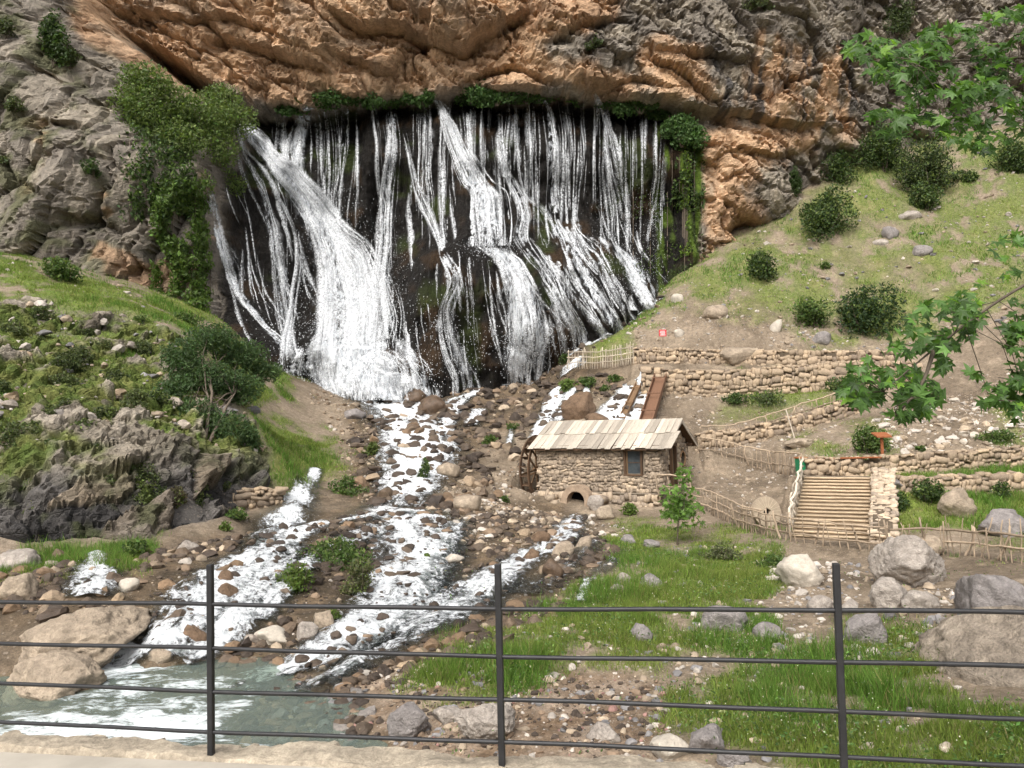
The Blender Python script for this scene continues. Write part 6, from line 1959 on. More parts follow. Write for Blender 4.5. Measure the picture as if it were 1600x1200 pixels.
def crown_points(lobes, n_, rng=rp_, shell=.55, gap=.15, freq=1.6, seed=0):
    """points spread through a crown made of lobes, thick at the outside, with gaps"""
    lobes = [(np.asarray(c, float), np.asarray(r, float)) for c, r in lobes]
    vol = np.array([np.prod(r) for _, r in lobes]) ** .8
    k = rng.choice(len(lobes), n_ * 2, p=vol / vol.sum())
    C = np.array([c for c, _ in lobes])[k]
    R = np.array([r for _, r in lobes])[k]
    d = rng.normal(size=(n_ * 2, 3))
    d /= np.linalg.norm(d, axis=1)[:, None]
    rad = shell + (1.05 - shell) * rng.random(n_ * 2) ** .7
    rad *= 1 + .22 * fbm(d * 2.2 + k[:, None] * 7.7, 3, seed)
    p = C + d * R * rad[:, None]
    sc = np.mean([r.mean() for _, r in lobes])
    keep = fbm(p / (sc * .45), 3, seed + 3) > -gap + rng.normal(0, .08, n_ * 2) - .1
    p = p[keep]
    return p[:n_]

def limb(a, b, r0, r1, rng=rp_, wob=.08, sides=6, n_=7):
    a, b = np.asarray(a, float), np.asarray(b, float)
    t = np.linspace(0, 1, n_)[:, None]
    L = np.linalg.norm(b - a)
    p = a + (b - a) * t
    w = np.cumsum(rng.normal(0, wob * L / n_, (n_, 3)), 0)
    p += w * np.sin(t * math.pi)
    return tube(p, np.linspace(r0, r1, n_), sides)

def add_limbs(root, limbs, mat, name='branch'):
    b = []
    for v, f in limbs:
        b.append((v, f))
    vs, fs, n0 = [], [], 0
    for v, f in b:
        vs.append(v)
        fs += [[int(i) + n0 for i in q] for q in f]
        n0 += len(v)
    return link(name, new_mesh(name, np.concatenate(vs), fs, mat, True), root)

def shrub(px, py, w, h, label, col=(.05, .085, .022), leaf=.2, n_=None, d=None, cat='bush', name='bush', group=None, tip=None, lobes=None, wall=False, seed=None, depth=None, droop=.3, sink=.12):
    """px, py: middle of its foot; w, h in pixels of the photograph"""
    p = (on_cliff(px, py)[0] if wall else onG(px, py)) if d is None else P(px, py, d)
    k = p[1] / FPX
    W, H = w * k, h * k
    D = depth or W * .8
    r = np.random.default_rng(seed or int(px * 7 + py))
    if lobes is None:
        lobes = []
        nl = 7 if w < 60 else 13
        for i in range(nl):
            a = 2 * math.pi * i / nl + r.uniform(-.4, .4)
            q = r.uniform(.12, .38) if i else 0
            hh = r.uniform(.2, .8) * (1.1 - q)
            rad = r.uniform(.13, .34)
            lobes.append(((math.cos(a) * q * W * 1.0, math.sin(a) * q * D, H * hh), (W * rad, D * rad, H * rad * 1.0)))
        lobes.append(((0, 0, H * .45), (W * .30, D * .30, H * .40)))
    root = empty(name, p - np.array([0, 0, H * sink]), label=label, category=cat, group=group)
    if wall:
        root.location.y -= D * .25
    n_ = n_ or int(np.clip(w * h * .62 / max((leaf / k / 4.2) ** 2, .4), 250, 9000))
    pts = crown_points(lobes, n_, r, .4, .16, seed=int(px) % 50)
    sz = leaf * np.exp(r.normal(0, .25, len(pts)))
    v, f, c = leaf_quads(pts, sz, leaf_cols(len(pts), col, r, .3, tip), droop, r)
    link('foliage', new_mesh('foliage', v, f, MAT_LEAF, False, c), root)
    stems = []
    for i in range(4):
        e = np.array([r.uniform(-.3, .3) * W, r.uniform(-.3, .3) * D, H * r.uniform(.5, .8)])
        stems.append(limb((e[0] * .1, e[1] * .1, -.05), e, max(.02, W * .018), .008, r))
    add_limbs(root, stems, MAT_BARK, 'stem')
    return root

DK, MD, LT, FR = (.052, .084, .025), (.072, .118, .03), (.11, .165, .036), (.055, .105, .03)
SHRUBS = [  # right hillside
    (1290, 366, 86, 92, 'tall dark oval bush at the foot of the right cliff', DK, .26), (1310, 285, 62, 58, 'dark bush just above the tall oval bush by the cliff', DK, .26),
    (1190, 436, 60, 58, 'small round dark bush alone on the lower hillside', DK, .24), (1352, 516, 106, 96, 'largest dark green bush in the middle of the hillside', (.036, .066, .022), .24),
    (1272, 510, 62, 58, 'lighter bush touching the left side of the largest hillside bush', MD, .22), (1380, 265, 84, 100, 'dark bush under the cliff behind the plane leaves', DK, .26),
    (1455, 300, 100, 100, 'dull green bush high on the hillside below the plane leaves', (.05, .072, .026), .26), (1447, 330, 56, 50, 'dark small bush in front of the dull green hillside bush', DK, .24),
    (1585, 270, 70, 70, 'dark bush at the picture edge high on the hillside', DK, .26), (1515, 285, 40, 28, 'low dark bush between the high hillside bushes', DK, .24),
    (1290, 420, 24, 14, 'tiny tuft of a bush on the mid hillside grass', MD, .2),
    # terraces
    (1358, 708, 62, 58, 'bright leafy bush behind the signpost', MD, .17), (1452, 786, 64, 44, 'ivy like dark bush sprawling over the green hollow', DK, .14), (1400, 800, 50, 40, 'low leafy plants under the flat grey boulder by the stairs', DK, .13),
    (1150, 632, 44, 24, 'low dark bush at the foot of the tall retaining wall', DK, .18), (1200, 632, 60, 26, 'weedy bush with pale flowers under the retaining wall', (.09, .12, .05), .18), (1330, 618, 70, 40, 'dark bush hanging over the retaining wall behind the plane leaves', DK, .18),
    (1565, 778, 36, 26, 'small bush against the low dry stone wall', DK, .14), (1440, 705, 20, 12, 'small bush on the scree above the terrace wall', MD, .15), (1560, 690, 60, 26, 'low bush at the foot of the scree near the picture edge', MD, .16),
    (985, 805, 34, 26, 'bright weeds at the mill foundation', LT, .13), (1065, 812, 50, 40, 'leafy weeds behind the sapling', MD, .13), (1215, 888, 60, 32, 'weeds before the crooked fence', MD, .1), (1130, 875, 70, 30, 'greyish weeds in the lawn right of the sapling', (.11, .12, .06), .1),
    # stream and rubble
    (466, 922, 60, 62, 'bright green bush in the cascade right of the left post', LT, .11), (520, 880, 110, 56, 'dense green bush hanging over the cascade bank', MD, .11), (560, 930, 50, 70, 'dry fringed bush drooping beside the main cascade', (.105, .11, .05), .1),
    (545, 772, 56, 30, 'low green bush on the bank above the cascade', MD, .14), (664, 750, 24, 38, 'dark bush on a rock in the middle of the stream', DK, .13), (370, 812, 44, 22, 'low green plants on top of the short mossy wall', MD, .13), (352, 830, 26, 16, 'single green clump below the short mossy wall', LT, .12), (215, 872, 50, 40, 'grassy bush beside the small left cascade', MD, .11),
    (888, 612, 32, 26, 'bright plant at the small waterfalls behind the mill', LT, .17), (920, 606, 34, 24, 'leafy plant beside the small waterfalls behind the mill', MD, .17), (962, 596, 26, 18, 'plant on the wall left of the water trough', MD, .17), (882, 570, 24, 24, 'dark plant beside the pale woven fence', DK, .17), (945, 612, 18, 16, 'tiny plant between the small waterfalls and the trough', MD, .16), (765, 695, 36, 18, 'low plants in the rubble slope', MD, .15), (800, 672, 20, 14, 'small plant in the rubble right of the low plants', MD, .15), (790, 785, 16, 16, 'small tuft on the slope left of the wheel', MD, .14), (580, 712, 30, 30, 'mossy plant on the left bank of the stream', (.09, .12, .03), .16),
    (575, 1000, 0, 0, None, None, 0),
    (520, 970, 34, 22, 'small bright plant on the cascade rocks under the top rail', LT, .08), (668, 875, 14, 14, 'little green plant on the bank above the middle post', LT, .1),
    # crag
    (28, 692, 64, 48, 'grey green tuft bush on the crag at the picture edge', (.085, .105, .042), .13), (132, 682, 44, 40, 'pale tuft bush on the crag', (.085, .11, .042), .13), (208, 745, 64, 52, 'olive bush low on the crag', (.075, .095, .035), .13), (180, 660, 40, 34, 'dull bush in the middle of the crag', (.07, .085, .035), .13), (228, 782, 50, 40, 'drooping grassy bush on the dark rock face', (.09, .115, .035), .12), (150, 720, 40, 30, 'dark scrub between the crag tufts', (.06, .075, .03), .13), (275, 790, 44, 44, 'brownish dry bush on the dark crag face', (.10, .085, .045), .12), (60, 845, 40, 16, 'small leafy plants under the dark crag', MD, .1), (52, 805, 26, 22, 'round yellow green cushion plant on the dark rock', (.13, .15, .04), .09), (122, 838, 14, 14, 'tiny yellow green cushion low on the dark rock', (.13, .15, .04), .08),
    (95, 440, 62, 52, 'leafy bush at the foot of the grey cliff', MD, .2), (18, 500, 0, 0, None, None, 0), (630, 470, 0, 0, None, None, 0),
    (220, 505, 34, 18, 'small scrub on the grass band above the crag', MD, .18), (295, 505, 50, 24, 'low scrub at the upper end of the grass band', MD, .18), (20, 560, 40, 26, 'low scrub on the upper crag at the picture edge', (.08, .10, .04), .14), (85, 590, 36, 22, 'grassy tuft among the crag stones', (.10, .125, .045), .13), (190, 580, 36, 24, 'green tuft high on the crag', (.09, .12, .04), .13), (240, 640, 50, 36, 'dark scrub under the feathery tree', (.05, .07, .025), .13),
]
for px, py, w, h, label, col, leaf in SHRUBS:
    if label:
        shrub(px, py, w, h, label, col, leaf, tip=(.14, .19, .05))
# low scrub all over the crag
rc = np.random.default_rng(444)
n_sc = 0
while n_sc < 46:
    px, py = rc.uniform(0, 400), rc.uniform(500, 800)
    if poly_sd(np.array([px]), np.array([py]), CRAG)[0] < 12 or (px > 230 and py < 690):
        continue
    w = rc.uniform(22, 58)
    mk = min(((px - a_) ** 2 + (py - b_) ** 2, a_, b_, nm_) for a_, b_, nm_ in [(28, 680, 'the grey green tuft at the picture edge'), (132, 670, 'the pale crag tuft'), (208, 740, 'the olive crag bush'), (330, 620, 'the feathery tree'), (190, 575, 'the high green crag tuft'), (85, 590, 'the grassy tuft'), (52, 800, 'the cushion plant'), (275, 780, 'the brownish dry bush'), (20, 555, 'the upper edge scrub'), (390, 780, 'the short mossy wall')])
    way = ('above ' if py < mk[2] else 'below ') if abs(py - mk[2]) > abs(px - mk[1]) else ('left of ' if px < mk[1] else 'right of ')
    shrub(px, py, w, w * rc.uniform(.5, .85), ['grey green', 'olive', 'dark'][n_sc % 3] + (' broad' if w > 33 else ' small') + ' crag scrub ' + way + mk[3], [(.085, .105, .042), (.07, .09, .035), (.06, .08, .03)][n_sc % 3], .12, tip=(.14, .17, .06), group='scrub of the crag', cat='scrub', name='scrub', sink=.0)
    n_sc += 1
# plants on the cliff faces
for px, py, w, h, label, col, leaf in [
    (88, 95, 52, 110, 'tall dark shrub on the grey cliff at the top of the picture', DK, .26), (100, 420, 0, 0, None, None, 0), (15, 60, 40, 40, 'dull scrub at the upper corner of the grey cliff', (.07, .085, .035), .22), (28, 175, 36, 24, 'scrub tuft on the grey cliff', (.08, .10, .04), .2), (12, 260, 26, 20, 'small tuft on the grey cliff near the picture edge', (.10, .12, .05), .2), (150, 275, 34, 30, 'dark tuft under the cliff tree', DK, .2), (115, 105, 40, 40, 'grassy scrub below the tall cliff shrub', (.08, .105, .035), .2),
    (930, 78, 34, 24, 'scrub tuft on the grey rock above the waterfall', (.07, .095, .035), .2), (1185, 12, 50, 26, 'faint scrub at the top of the grey cliff', (.09, .11, .045), .2), (1400, 50, 60, 60, 'scrub on the cliff ledge behind the plane leaves', (.07, .095, .035), .24), (1440, 110, 50, 60, 'dark bush on the cliff behind the plane leaves', DK, .24),
    (1240, 300, 26, 60, 'dark creeper in the cleft beside the orange boulder cliff', DK, .22)]:
    if label:
        shrub(px, py, w, h, label, col, leaf, wall=True, depth=1.6)
# fern fringe along the lip of the falls
for i, (px, py, w, h) in enumerate([(455, 178, 40, 22), (520, 164, 50, 22), (565, 163, 50, 20), (610, 165, 50, 18), (660, 160, 44, 22), (735, 158, 40, 20), (775, 160, 70, 30), (820, 156, 60, 26), (862, 156, 40, 24), (960, 164, 50, 26), (1000, 172, 56, 34), (1028, 184, 40, 30), (1066, 222, 56, 44), (905, 160, 30, 16)]):
    where = ['at the left end of the lip', 'left of the second long strand', 'over the dark gap left of the lip centre', 'above the tall thin strand', 'beside the small round stone', 'at the lip centre', 'largest on the lip, at its centre', 'right of the largest fern cushion', 'above the straight white strand', 'above the spraying strand', 'at the right end of the lip', 'drooping below the right end of the lip', 'over the mossy curtain right of the falls', 'tiny one between the two fern cushions'][i]
    p = cliff_points(np.array([px]), np.array([py + 3.0]))[0]
    p[1] -= .9
    shrub(px, py, w * 1.3, h * 1.45, 'green fern cushion ' + where, (.07, .13, .035), .3, d=float(p[1]), cat='fern', name='fern', tip=(.09, .16, .05), depth=1.8, droop=.7, group='ferns along the lip of the falls', n_=int(w * h * 1.8))
# ivy hanging down at both sides of the wall
def hanging(px0, px1, py0, py1, n_, label, col, leaf, off=.35):
    r = np.random.default_rng(int(px0 + py0))
    px = r.uniform(px0, px1, n_)
    py = py0 + (py1 - py0) * r.random(n_) ** .9
    edge = fbm(np.stack([px / 14, py / 40, np.zeros(n_)], -1), 3, 9)
    m = edge > -.12
    p = cliff_points(px[m], py[m])
    p[:, 1] -= r.uniform(.05, off * 2, len(p))
    o0 = p.mean(0); o0[2] = p[:, 2].min()
    v, f, c = leaf_quads(p - o0, leaf * np.exp(r.normal(0, .25, len(p))), leaf_cols(len(p), col, r, .3, (.11, .17, .04)), .8, r)
    root = empty('hanging_ivy', o0, label=label, category='ivy')
    link('foliage', new_mesh('foliage', v, f, MAT_LEAF, False, c), root)
    st = []
    for k in range(5):
        q = P(np.linspace(px0, px1, 5)[k] * np.ones(5), np.linspace(py0, py1, 5), 79)
        q = cliff_points(np.full(5, np.linspace(px0 + 4, px1 - 4, 5)[k]), np.linspace(py0, py1, 5)) - np.array([0, .12, 0]) - o0
        st.append(tube(q, .04, 5))
    add_limbs(root, st, MAT_BARK, 'vine')
hanging(1046, 1100, 195, 330, 1500, 'dark ivy curtain hanging right of the falls', DK, .3)
hanging(1062, 1078, 230, 400, 700, 'bright green strip of moss ivy right of the falls', (.11, .17, .02), .26)
hanging(985, 1100, 300, 430, 900, 'mossy creepers on the wall right of the last strand', (.05, .075, .018), .26)
hanging(248, 334, 285, 495, 9000, 'bright ivy tumbling down the rock left of the falls', (.08, .13, .026), .32, .9)
hanging(200, 310, 180, 350, 4500, 'dark ivy on the cliff behind the large cliff tree', DK, .32, .8)

# ------------------------------------------------------------------ trees
def tree(label, foot, lobes, n_leaf, leaf, col, trunks, tip=None, droop=.3, bark=MAT_BARK, name='tree', cat='tree', gap=.12, shell=.2, aspect=.5, seed=5):
    r = np.random.default_rng(seed)
    root = empty(name, foot, label=label, category=cat)
    foot = np.asarray(foot)
    lob = [(np.asarray(c) - foot, rr_) for c, rr_ in lobes]
    pts = crown_points(lob, n_leaf, r, shell, gap, seed=seed)
    v, f, c = leaf_quads(pts, leaf * np.exp(r.normal(0, .25, len(pts))), leaf_cols(len(pts), col, r, .28, tip), droop, r, aspect)
    link('crown', new_mesh('crown', v, f, MAT_LEAF, False, c), root)
    for a, b, r0, r1 in trunks:
        link('trunk', new_mesh('trunk', *limb(np.asarray(a) - foot, np.asarray(b) - foot, r0, r1, r, .12, 8, 9), bark, True), root)
        br = []
        for c_, _ in lob:
            if r.random() < .9:
                t = r.uniform(.35, .95)
                s = (np.asarray(a) * (1 - t) + np.asarray(b) * t) - foot
                if np.linalg.norm(c_ - s) < 6:
                    br.append(limb(s, c_ + r.normal(0, .2, 3), r0 * .38, r0 * .1, r, .15, 5))
        if br:
            add_limbs(root, br, bark, 'branch')
    return root
def LB(px, py, d, rx, ry, dd=None):
    k = d / FPX
    return (P(px, py, d), np.array([rx * k, dd or (rx + ry) / 2 * k * .9, ry * k]))
tree('large green tree growing out of the cliff left of the falls', P(285, 330, 68),
     [LB(225, 130, 66, 42, 36), LB(212, 180, 65, 46, 44), LB(265, 165, 67, 46, 40), LB(315, 190, 69, 50, 40), LB(358, 188, 71, 46, 30), LB(345, 155, 72, 36, 24), LB(270, 225, 66, 56, 40), LB(330, 235, 69, 44, 36), LB(240, 260, 65, 40, 42), LB(290, 290, 67, 46, 36), LB(350, 290, 71, 34, 26), LB(255, 320, 65, 34, 34)],
     34000, .25, (.105, .15, .04), [(P(285, 340, 68.5), P(250, 170, 67), .35, .12), (P(290, 340, 69), P(330, 200, 70), .3, .1)], (.16, .21, .06), .4, gap=.26)
tree('feathery dark green tree leaning over the crag', onG(318, 700),
     [LB(330, 530, 43, 44, 24), LB(285, 560, 42, 34, 30), LB(375, 555, 44, 44, 26), LB(410, 580, 44.5, 32, 18), LB(320, 590, 42, 44, 30), LB(370, 605, 43, 44, 28), LB(275, 610, 41, 36, 26), LB(300, 650, 40, 46, 30), LB(350, 675, 40, 48, 30), LB(290, 700, 39, 44, 30), LB(380, 690, 40.5, 30, 28), LB(330, 725, 39, 46, 22)],
     30000, .19, (.062, .105, .038), [(onG(318, 705), P(325, 560, 42.5), .11, .04), (onG(322, 705), P(375, 590, 43), .09, .03), (onG(316, 705), P(300, 600, 41.5), .08, .03)], (.085, .13, .045), .5, gap=.26, aspect=.35, seed=8)

# leaves of the plane tree and the sapling: five pointed lobes
def palmate():
    out = [(0, 0)]
    tips = [(-100, .62), (-52, .86), (0, 1.0), (52, .86), (100, .62)]
    pts = []
    for i, (a, r) in enumerate(tips):
        ar = math.radians(a)
        for da, k in ((-11, .66), (0, 1.0), (11, .66)):
            aa = ar + math.radians(da)
            pts.append((math.sin(aa) * r * k, .12 + math.cos(aa) * r * k))
        if i < 4:
            am = math.radians((a + tips[i + 1][0]) / 2)
            pts.append((math.sin(am) * .40, .12 + math.cos(am) * .40))
    v = [(0, .12, 0)] + [(x, y, -.16 * (x * x) - .14 * y * y + .04 * math.sin(7 * x)) for x, y in pts]
    f = [(0, i, i + 1) for i in range(1, len(pts))] + [(0, len(pts), 1)]
    return np.array(v) - np.array([0, .1, 0]), np.array(f)
PV, PF = palmate()
def leaf_frame(n_, rng, face=(0, -.8, .75), spread=.55, down=.6):
    nn = np.asarray(face) + rng.normal(0, spread, (n_, 3))
    nn /= np.linalg.norm(nn, axis=1)[:, None]
    t = rng.normal(0, .8, (n_, 3)) + np.array([0, -.1, -down])
    t -= nn * (t * nn).sum(1)[:, None]
    t /= np.linalg.norm(t, axis=1)[:, None]
    s = np.cross(t, nn)
    return np.stack([s, t, nn], -1)
MAT_PLANE = mat_leaf('plane leaf', False, (.074, .148, .03), .42, .42, .35, .8)
MAT_PLANE_A = mat_leaf('plane leaf mass', True, trans=.45, rough=.42, spec=.35)
LEAF_ME = []
for k in range(5):
    r = np.random.default_rng(900 + k)
    v = PV.copy()
    v[:, 2] += -v[:, 0] ** 2 * r.uniform(-.3, .6) + v[:, 1] * v[:, 0] * r.uniform(-.3, .3)
    LEAF_ME.append(new_mesh('leaf', v, PF, MAT_PLANE, False))
TRX = P(1830, 700, 8.5)
foot = np.array([TRX[0], TRX[1], G(TRX[0], TRX[1])])
pt = empty('plane_tree', foot, label='plane tree reaching in from the right with broad lobed leaves', category='tree')
link('trunk', new_mesh('trunk', *limb((0, 0, -.2), P(1760, -80, 9.0) - foot, .24, .12, rp_, .04, 12, 12), MAT_BARK_PALE, True), pt)
BR = {
    'upper': ([(1790, 120, 8.7), (1660, 90, 8.6), (1560, 92, 8.4), (1470, 95, 8.2), (1390, 88, 8.0)], [(1322, 66), (1352, 52), (1420, 72), (1440, 52), (1520, 26), (1640, 5), (1640, 235), (1590, 215), (1540, 238), (1490, 215), (1455, 190), (1400, 216), (1345, 192), (1352, 178), (1420, 165), (1400, 130), (1340, 112), (1330, 90)], 900, (.0, .0)),
    'lower': ([(1790, 330, 8.4), (1680, 400, 8.0), (1560, 470, 7.6), (1460, 545, 7.4), (1380, 612, 7.3)], [(1308, 612), (1322, 578), (1370, 560), (1400, 520), (1440, 480), (1500, 460), (1560, 430), (1640, 415), (1640, 640), (1590, 655), (1540, 632), (1570, 600), (1500, 580), (1460, 590), (1475, 620), (1435, 655), (1400, 640), (1352, 640)], 620, (0, 0)),
    'low edge': ([(1790, 330, 8.4), (1680, 350, 7.8), (1600, 385, 7.6)], [(1535, 398), (1560, 378), (1640, 350), (1640, 408), (1570, 404)], 24, (0, 0)),
    'sprig': ([(1560, 470, 7.6), (1560, 560, 7.5), (1560, 640, 7.4)], [(1520, 600), (1640, 580), (1640, 660), (1545, 655)], 40, (0, 0)),
    'twig': ([(1460, 545, 7.4), (1440, 600, 7.3), (1400, 650, 7.2)], [(1340, 620), (1440, 600), (1450, 640), (1390, 662)], 50, (0, 0)),
}
rl = np.random.default_rng(123)
cand = []
for key, (br, poly, cnt, _) in BR.items():
    pts = smooth_path([P(*b_) for b_ in br], 24)
    if key not in ('sprig', 'low edge'):
        link('branch', new_mesh('branch', *tube(pts - foot, np.linspace(.022, .006, len(pts)), 7), MAT_BARK, True), pt)
    pl = np.array(poly, float)
    px = rl.uniform(pl[:, 0].min(), pl[:, 0].max(), cnt * 6)
    py = rl.uniform(pl[:, 1].min(), pl[:, 1].max(), cnt * 6)
    ok = (poly_sd(px, py, poly) > -3) & (fbm(np.stack([px / 42, py / 28, 0 * px], -1), 3, 33) > -.14)
    px, py = px[ok][:cnt], py[ok][:cnt]
    dd = np.interp(px, [1310, 1800], [br[-1][2], br[0][2]]) + rl.normal(0, .35, len(px))
    q = P(px, py, dd)
    sz = rl.uniform(.075, .135, len(px)) * (1.0 if key == 'upper' else .98)
    cand += [(q[i], sz[i]) for i in range(len(px))]
    # twigs
    tw = []
    for i in range(0, len(q), 22):
        j = np.argmin(np.linalg.norm(pts - q[i] + np.array([.25, 0, 0]), axis=1))
        mid = (pts[j] + q[i]) / 2 + rl.normal(0, .04, 3)
        tw.append(tube(np.array([pts[j], mid, q[i]]) - foot, [.005, .004, .003], 5))
    add_limbs(pt, tw, MAT_BARK, 'twig')
# the rest of the crown, beyond the picture's edge
for bx in ([(1790, 120, 8.7), (1900, 40, 9.2), (2060, 0, 9.6)], [(1760, -60, 9.0), (1700, -200, 8.6), (1640, -300, 8.2)], [(1790, 330, 8.4), (1920, 300, 8.8), (2050, 330, 9.2)]):
    pts = smooth_path([P(*b_) for b_ in bx], 16)
    link('branch', new_mesh('branch', *tube(pts - foot, np.linspace(.05, .012, len(pts)), 7), MAT_BARK, True), pt)
ex = P(rl.uniform(1660, 2120, 1100), rl.uniform(-330, 430, 1100), rl.normal(9.0, .8, 1100))
ex = ex[fbm(ex / .9, 3, 35) > -.08]
cand += [(e_, rl.uniform(.06, .074)) for e_ in ex]
fr = leaf_frame(len(cand), rl)
order = sorted(range(len(cand)), key=lambda i: -cand[i][1])
b = Batch()
for n_i, i in enumerate(order):
    p, s = cand[i]
    if n_i < 300:
        o = link('leaf', LEAF_ME[n_i % 5], pt)
        M = Matrix(fr[i].tolist()).to_4x4()
        o.matrix_local = Matrix.Translation((p - foot).tolist()) @ M @ Matrix.Scale(s, 4)
    else:
        c = np.array((.074, .148, .03)) * np.exp(rl.normal(0, .3)) * (np.array((2.2, 2.0, 1.2)) if rl.random() < .08 else 1.0)
        b.add((PV * s) @ fr[i].T + p - foot, PF, c)
link('leaves', b.mesh('leaves', MAT_PLANE_A), pt, kind='stuff')
# sapling on the lawn
sp0 = onG(1058, 852)
sap = empty('sapling', sp0, label='young tree with big lobed leaves on the lawn before the mill', category='tree')
top = P(1068, 735, sp0[1]) - sp0
link('trunk', new_mesh('trunk', *limb((0, 0, -.1), top, .04, .012, rl, .05, 6, 8), MAT_BARK, True), sap)
k = sp0[1] / FPX
lobes = [(P(1070, 742, sp0[1]) - sp0, (18 * k, 18 * k, 16 * k)), (P(1060, 770, sp0[1]) - sp0, (32 * k, 30 * k, 14 * k)), (P(1062, 795, sp0[1]) - sp0, (38 * k, 34 * k, 18 * k)), (P(1064, 812, sp0[1]) - sp0, (34 * k, 30 * k, 14 * k)), (P(1045, 785, sp0[1]) - sp0, (26 * k, 20 * k, 10 * k))]
pts = crown_points(lobes, 300, rl, .3, .2, seed=4)
fr = leaf_frame(len(pts), rl, (0, -.5, .9), .5, .5)
b = Batch()
for i, p in enumerate(pts):
    b.add((PV * rl.uniform(.15, .26)) @ fr[i].T + p, PF, np.array((.12, .215, .04)) * np.exp(rl.normal(0, .25)))
link('crown', b.mesh('crown', MAT_PLANE_A), sap)
add_limbs(sap, [limb(top * rl.uniform(.45, .9), p, .014, .005, rl) for p in pts[::14]], MAT_BARK, 'branch')

# ------------------------------------------------------------------ grass
def grass_band(y0, y1, n_try, n_max, hgt, wid, lean, name, label, jitter=.3):
    y = np.sqrt(rp_.uniform(y0 ** 2, y1 ** 2, n_try)) if y0 > 30 else rp_.uniform(y0, y1, n_try)
    x = rp_.uniform(-.72, .72, n_try) * y
    i = np.clip(((x - gx[0]) / .22).astype(int), 0, len(gx) - 1)
    j = np.clip(np.searchsorted(gy, y), 0, len(gy) - 1)
    w = GRASS[i, j]
    ok = rp_.random(n_try) < w * (.25 + .75 * smooth(-.3, .3, fbm2(x, y, .8, 2, 160)))
    x, y, w = x[ok][:n_max], y[ok][:n_max], w[ok][:n_max]
    m = len(x)
    z = G(x, y)
    tall = np.exp(.5 * fbm2(x, y, 1.7, 3, 161)) * np.exp(rp_.normal(0, .25, m)) * (.5 + .5 * w)
    lush = smooth(-.25, .35, fbm2(x, y, 3.0, 3, 162))
    h = hgt * tall * (.55 + .7 * lush)
    a = rp_.uniform(0, math.pi, m)
    ww = wid * rp_.uniform(.6, 1.3, m)
    b0 = np.stack([x, y, z - .02], 1)
    s = np.stack([np.cos(a) * ww, np.sin(a) * ww, 0 * a], 1)
    tip = b0 + np.stack([rp_.normal(0, lean, m) * h, rp_.normal(0, lean, m) * h, h], 1)
    v = np.stack([b0 - s, b0 + s, tip], 1).reshape(-1, 3)
    c = np.array((.16, .215, .042))[None] * (1 - lush[:, None]) + np.array((.105, .195, .032))[None] * lush[:, None]
    dry = rp_.random(m) < .10
    c[dry] = np.array((.24, .21, .09))
    c = c * np.exp(rp_.normal(0, .25, (m, 1)))
    link(name, new_mesh(name, v, np.arange(m * 3).reshape(m, 3), MAT_GRASS, False, np.repeat(c, 3, 0)), kind='stuff', label=label)
    return m
ng = [grass_band(10, 33, 900000, 130000, .30, .011, .35, 'grass', 'lush green grass of the lawns in front of the mill'),
      grass_band(33, 58, 700000, 90000, .26, .02, .4, 'grass', 'short grass on the crag and around the terraces'),
      grass_band(58, 92, 500000, 70000, .26, .035, .4, 'grass', 'thin grass on the steep far hillside')]
# small pale flowers in the front grass
y = rp_.uniform(11, 26, 30000); x = rp_.uniform(-.2, .7, 30000) * y
i = np.clip(((x - gx[0]) / .22).astype(int), 0, len(gx) - 1); j = np.clip(np.searchsorted(gy, y), 0, len(gy) - 1)
ok = (GRASS[i, j] > .6) & (rp_.random(30000) < .12)
x, y = x[ok][:450], y[ok][:450]
c3 = np.stack([x, y, G(x, y) + rp_.uniform(.12, .34, len(x))], 1)
v, f, c = leaf_quads(c3, .028, np.tile(np.array([[.75, .75, .6]]), (len(x), 1)), 0, rp_, .9)
link('wildflowers', new_mesh('wildflowers', v, f, MAT_GRASS, False, c), kind='stuff', label='tiny white wildflowers scattered in the front grass')
# broad leaved weeds and dead stalks through the front grass
y = rp_.uniform(10.5, 33, 90000); x = rp_.uniform(-.1, .72, 90000) * y
i = np.clip(((x - gx[0]) / .22).astype(int), 0, len(gx) - 1); j = np.clip(np.searchsorted(gy, y), 0, len(gy) - 1)
ok = (rp_.random(90000) < .04 + .5 * GRASS[i, j]) & (fbm2(x, y, 1.2, 3, 171) > .05) & (G(x, y) > .1)
x, y = x[ok][:15000], y[ok][:15000]
c3 = np.stack([x, y, G(x, y) + rp_.uniform(.02, .34, len(x)) * (.6 + .6 * smooth(-.2, .4, fbm2(x, y, 1.2, 3, 171)))], 1)
wc = leaf_cols(len(x), (.10, .17, .045), rp_, .35, (.20, .22, .09))
v, f, c = leaf_quads(c3, rp_.uniform(.04, .10, len(x)), wc, .2, rp_, .5)
link('weeds', new_mesh('weeds', v, f, MAT_LEAF, False, c), kind='stuff', label='leafy weeds mixed through the front grass')
print('plants', round(time.time() - T0, 1), ng)
# ------------------------------------------------------------------ walkway and railing at the viewer's feet
FLOOR = 4.4
A0 = Pz(330, 1182, FLOOR)                            # foot of the left post; the walkway falls a little to the right
ztop = P(324, 882, A0[1])[2]
HP = ztop - FLOOR
d2 = A0[1] / 1.157
T2 = P(1306, 880, d2)
A2 = T2 - np.array([0, 0, HP])
_dir = (A2 - A0)[:2] / np.linalg.norm((A2 - A0)[:2])
SPAN = float(np.linalg.norm((A2 - A0)[:2]))
FALL = (A2[2] - A0[2]) / SPAN
nrm = np.array([-_dir[1], _dir[0]])                 # away from the viewer
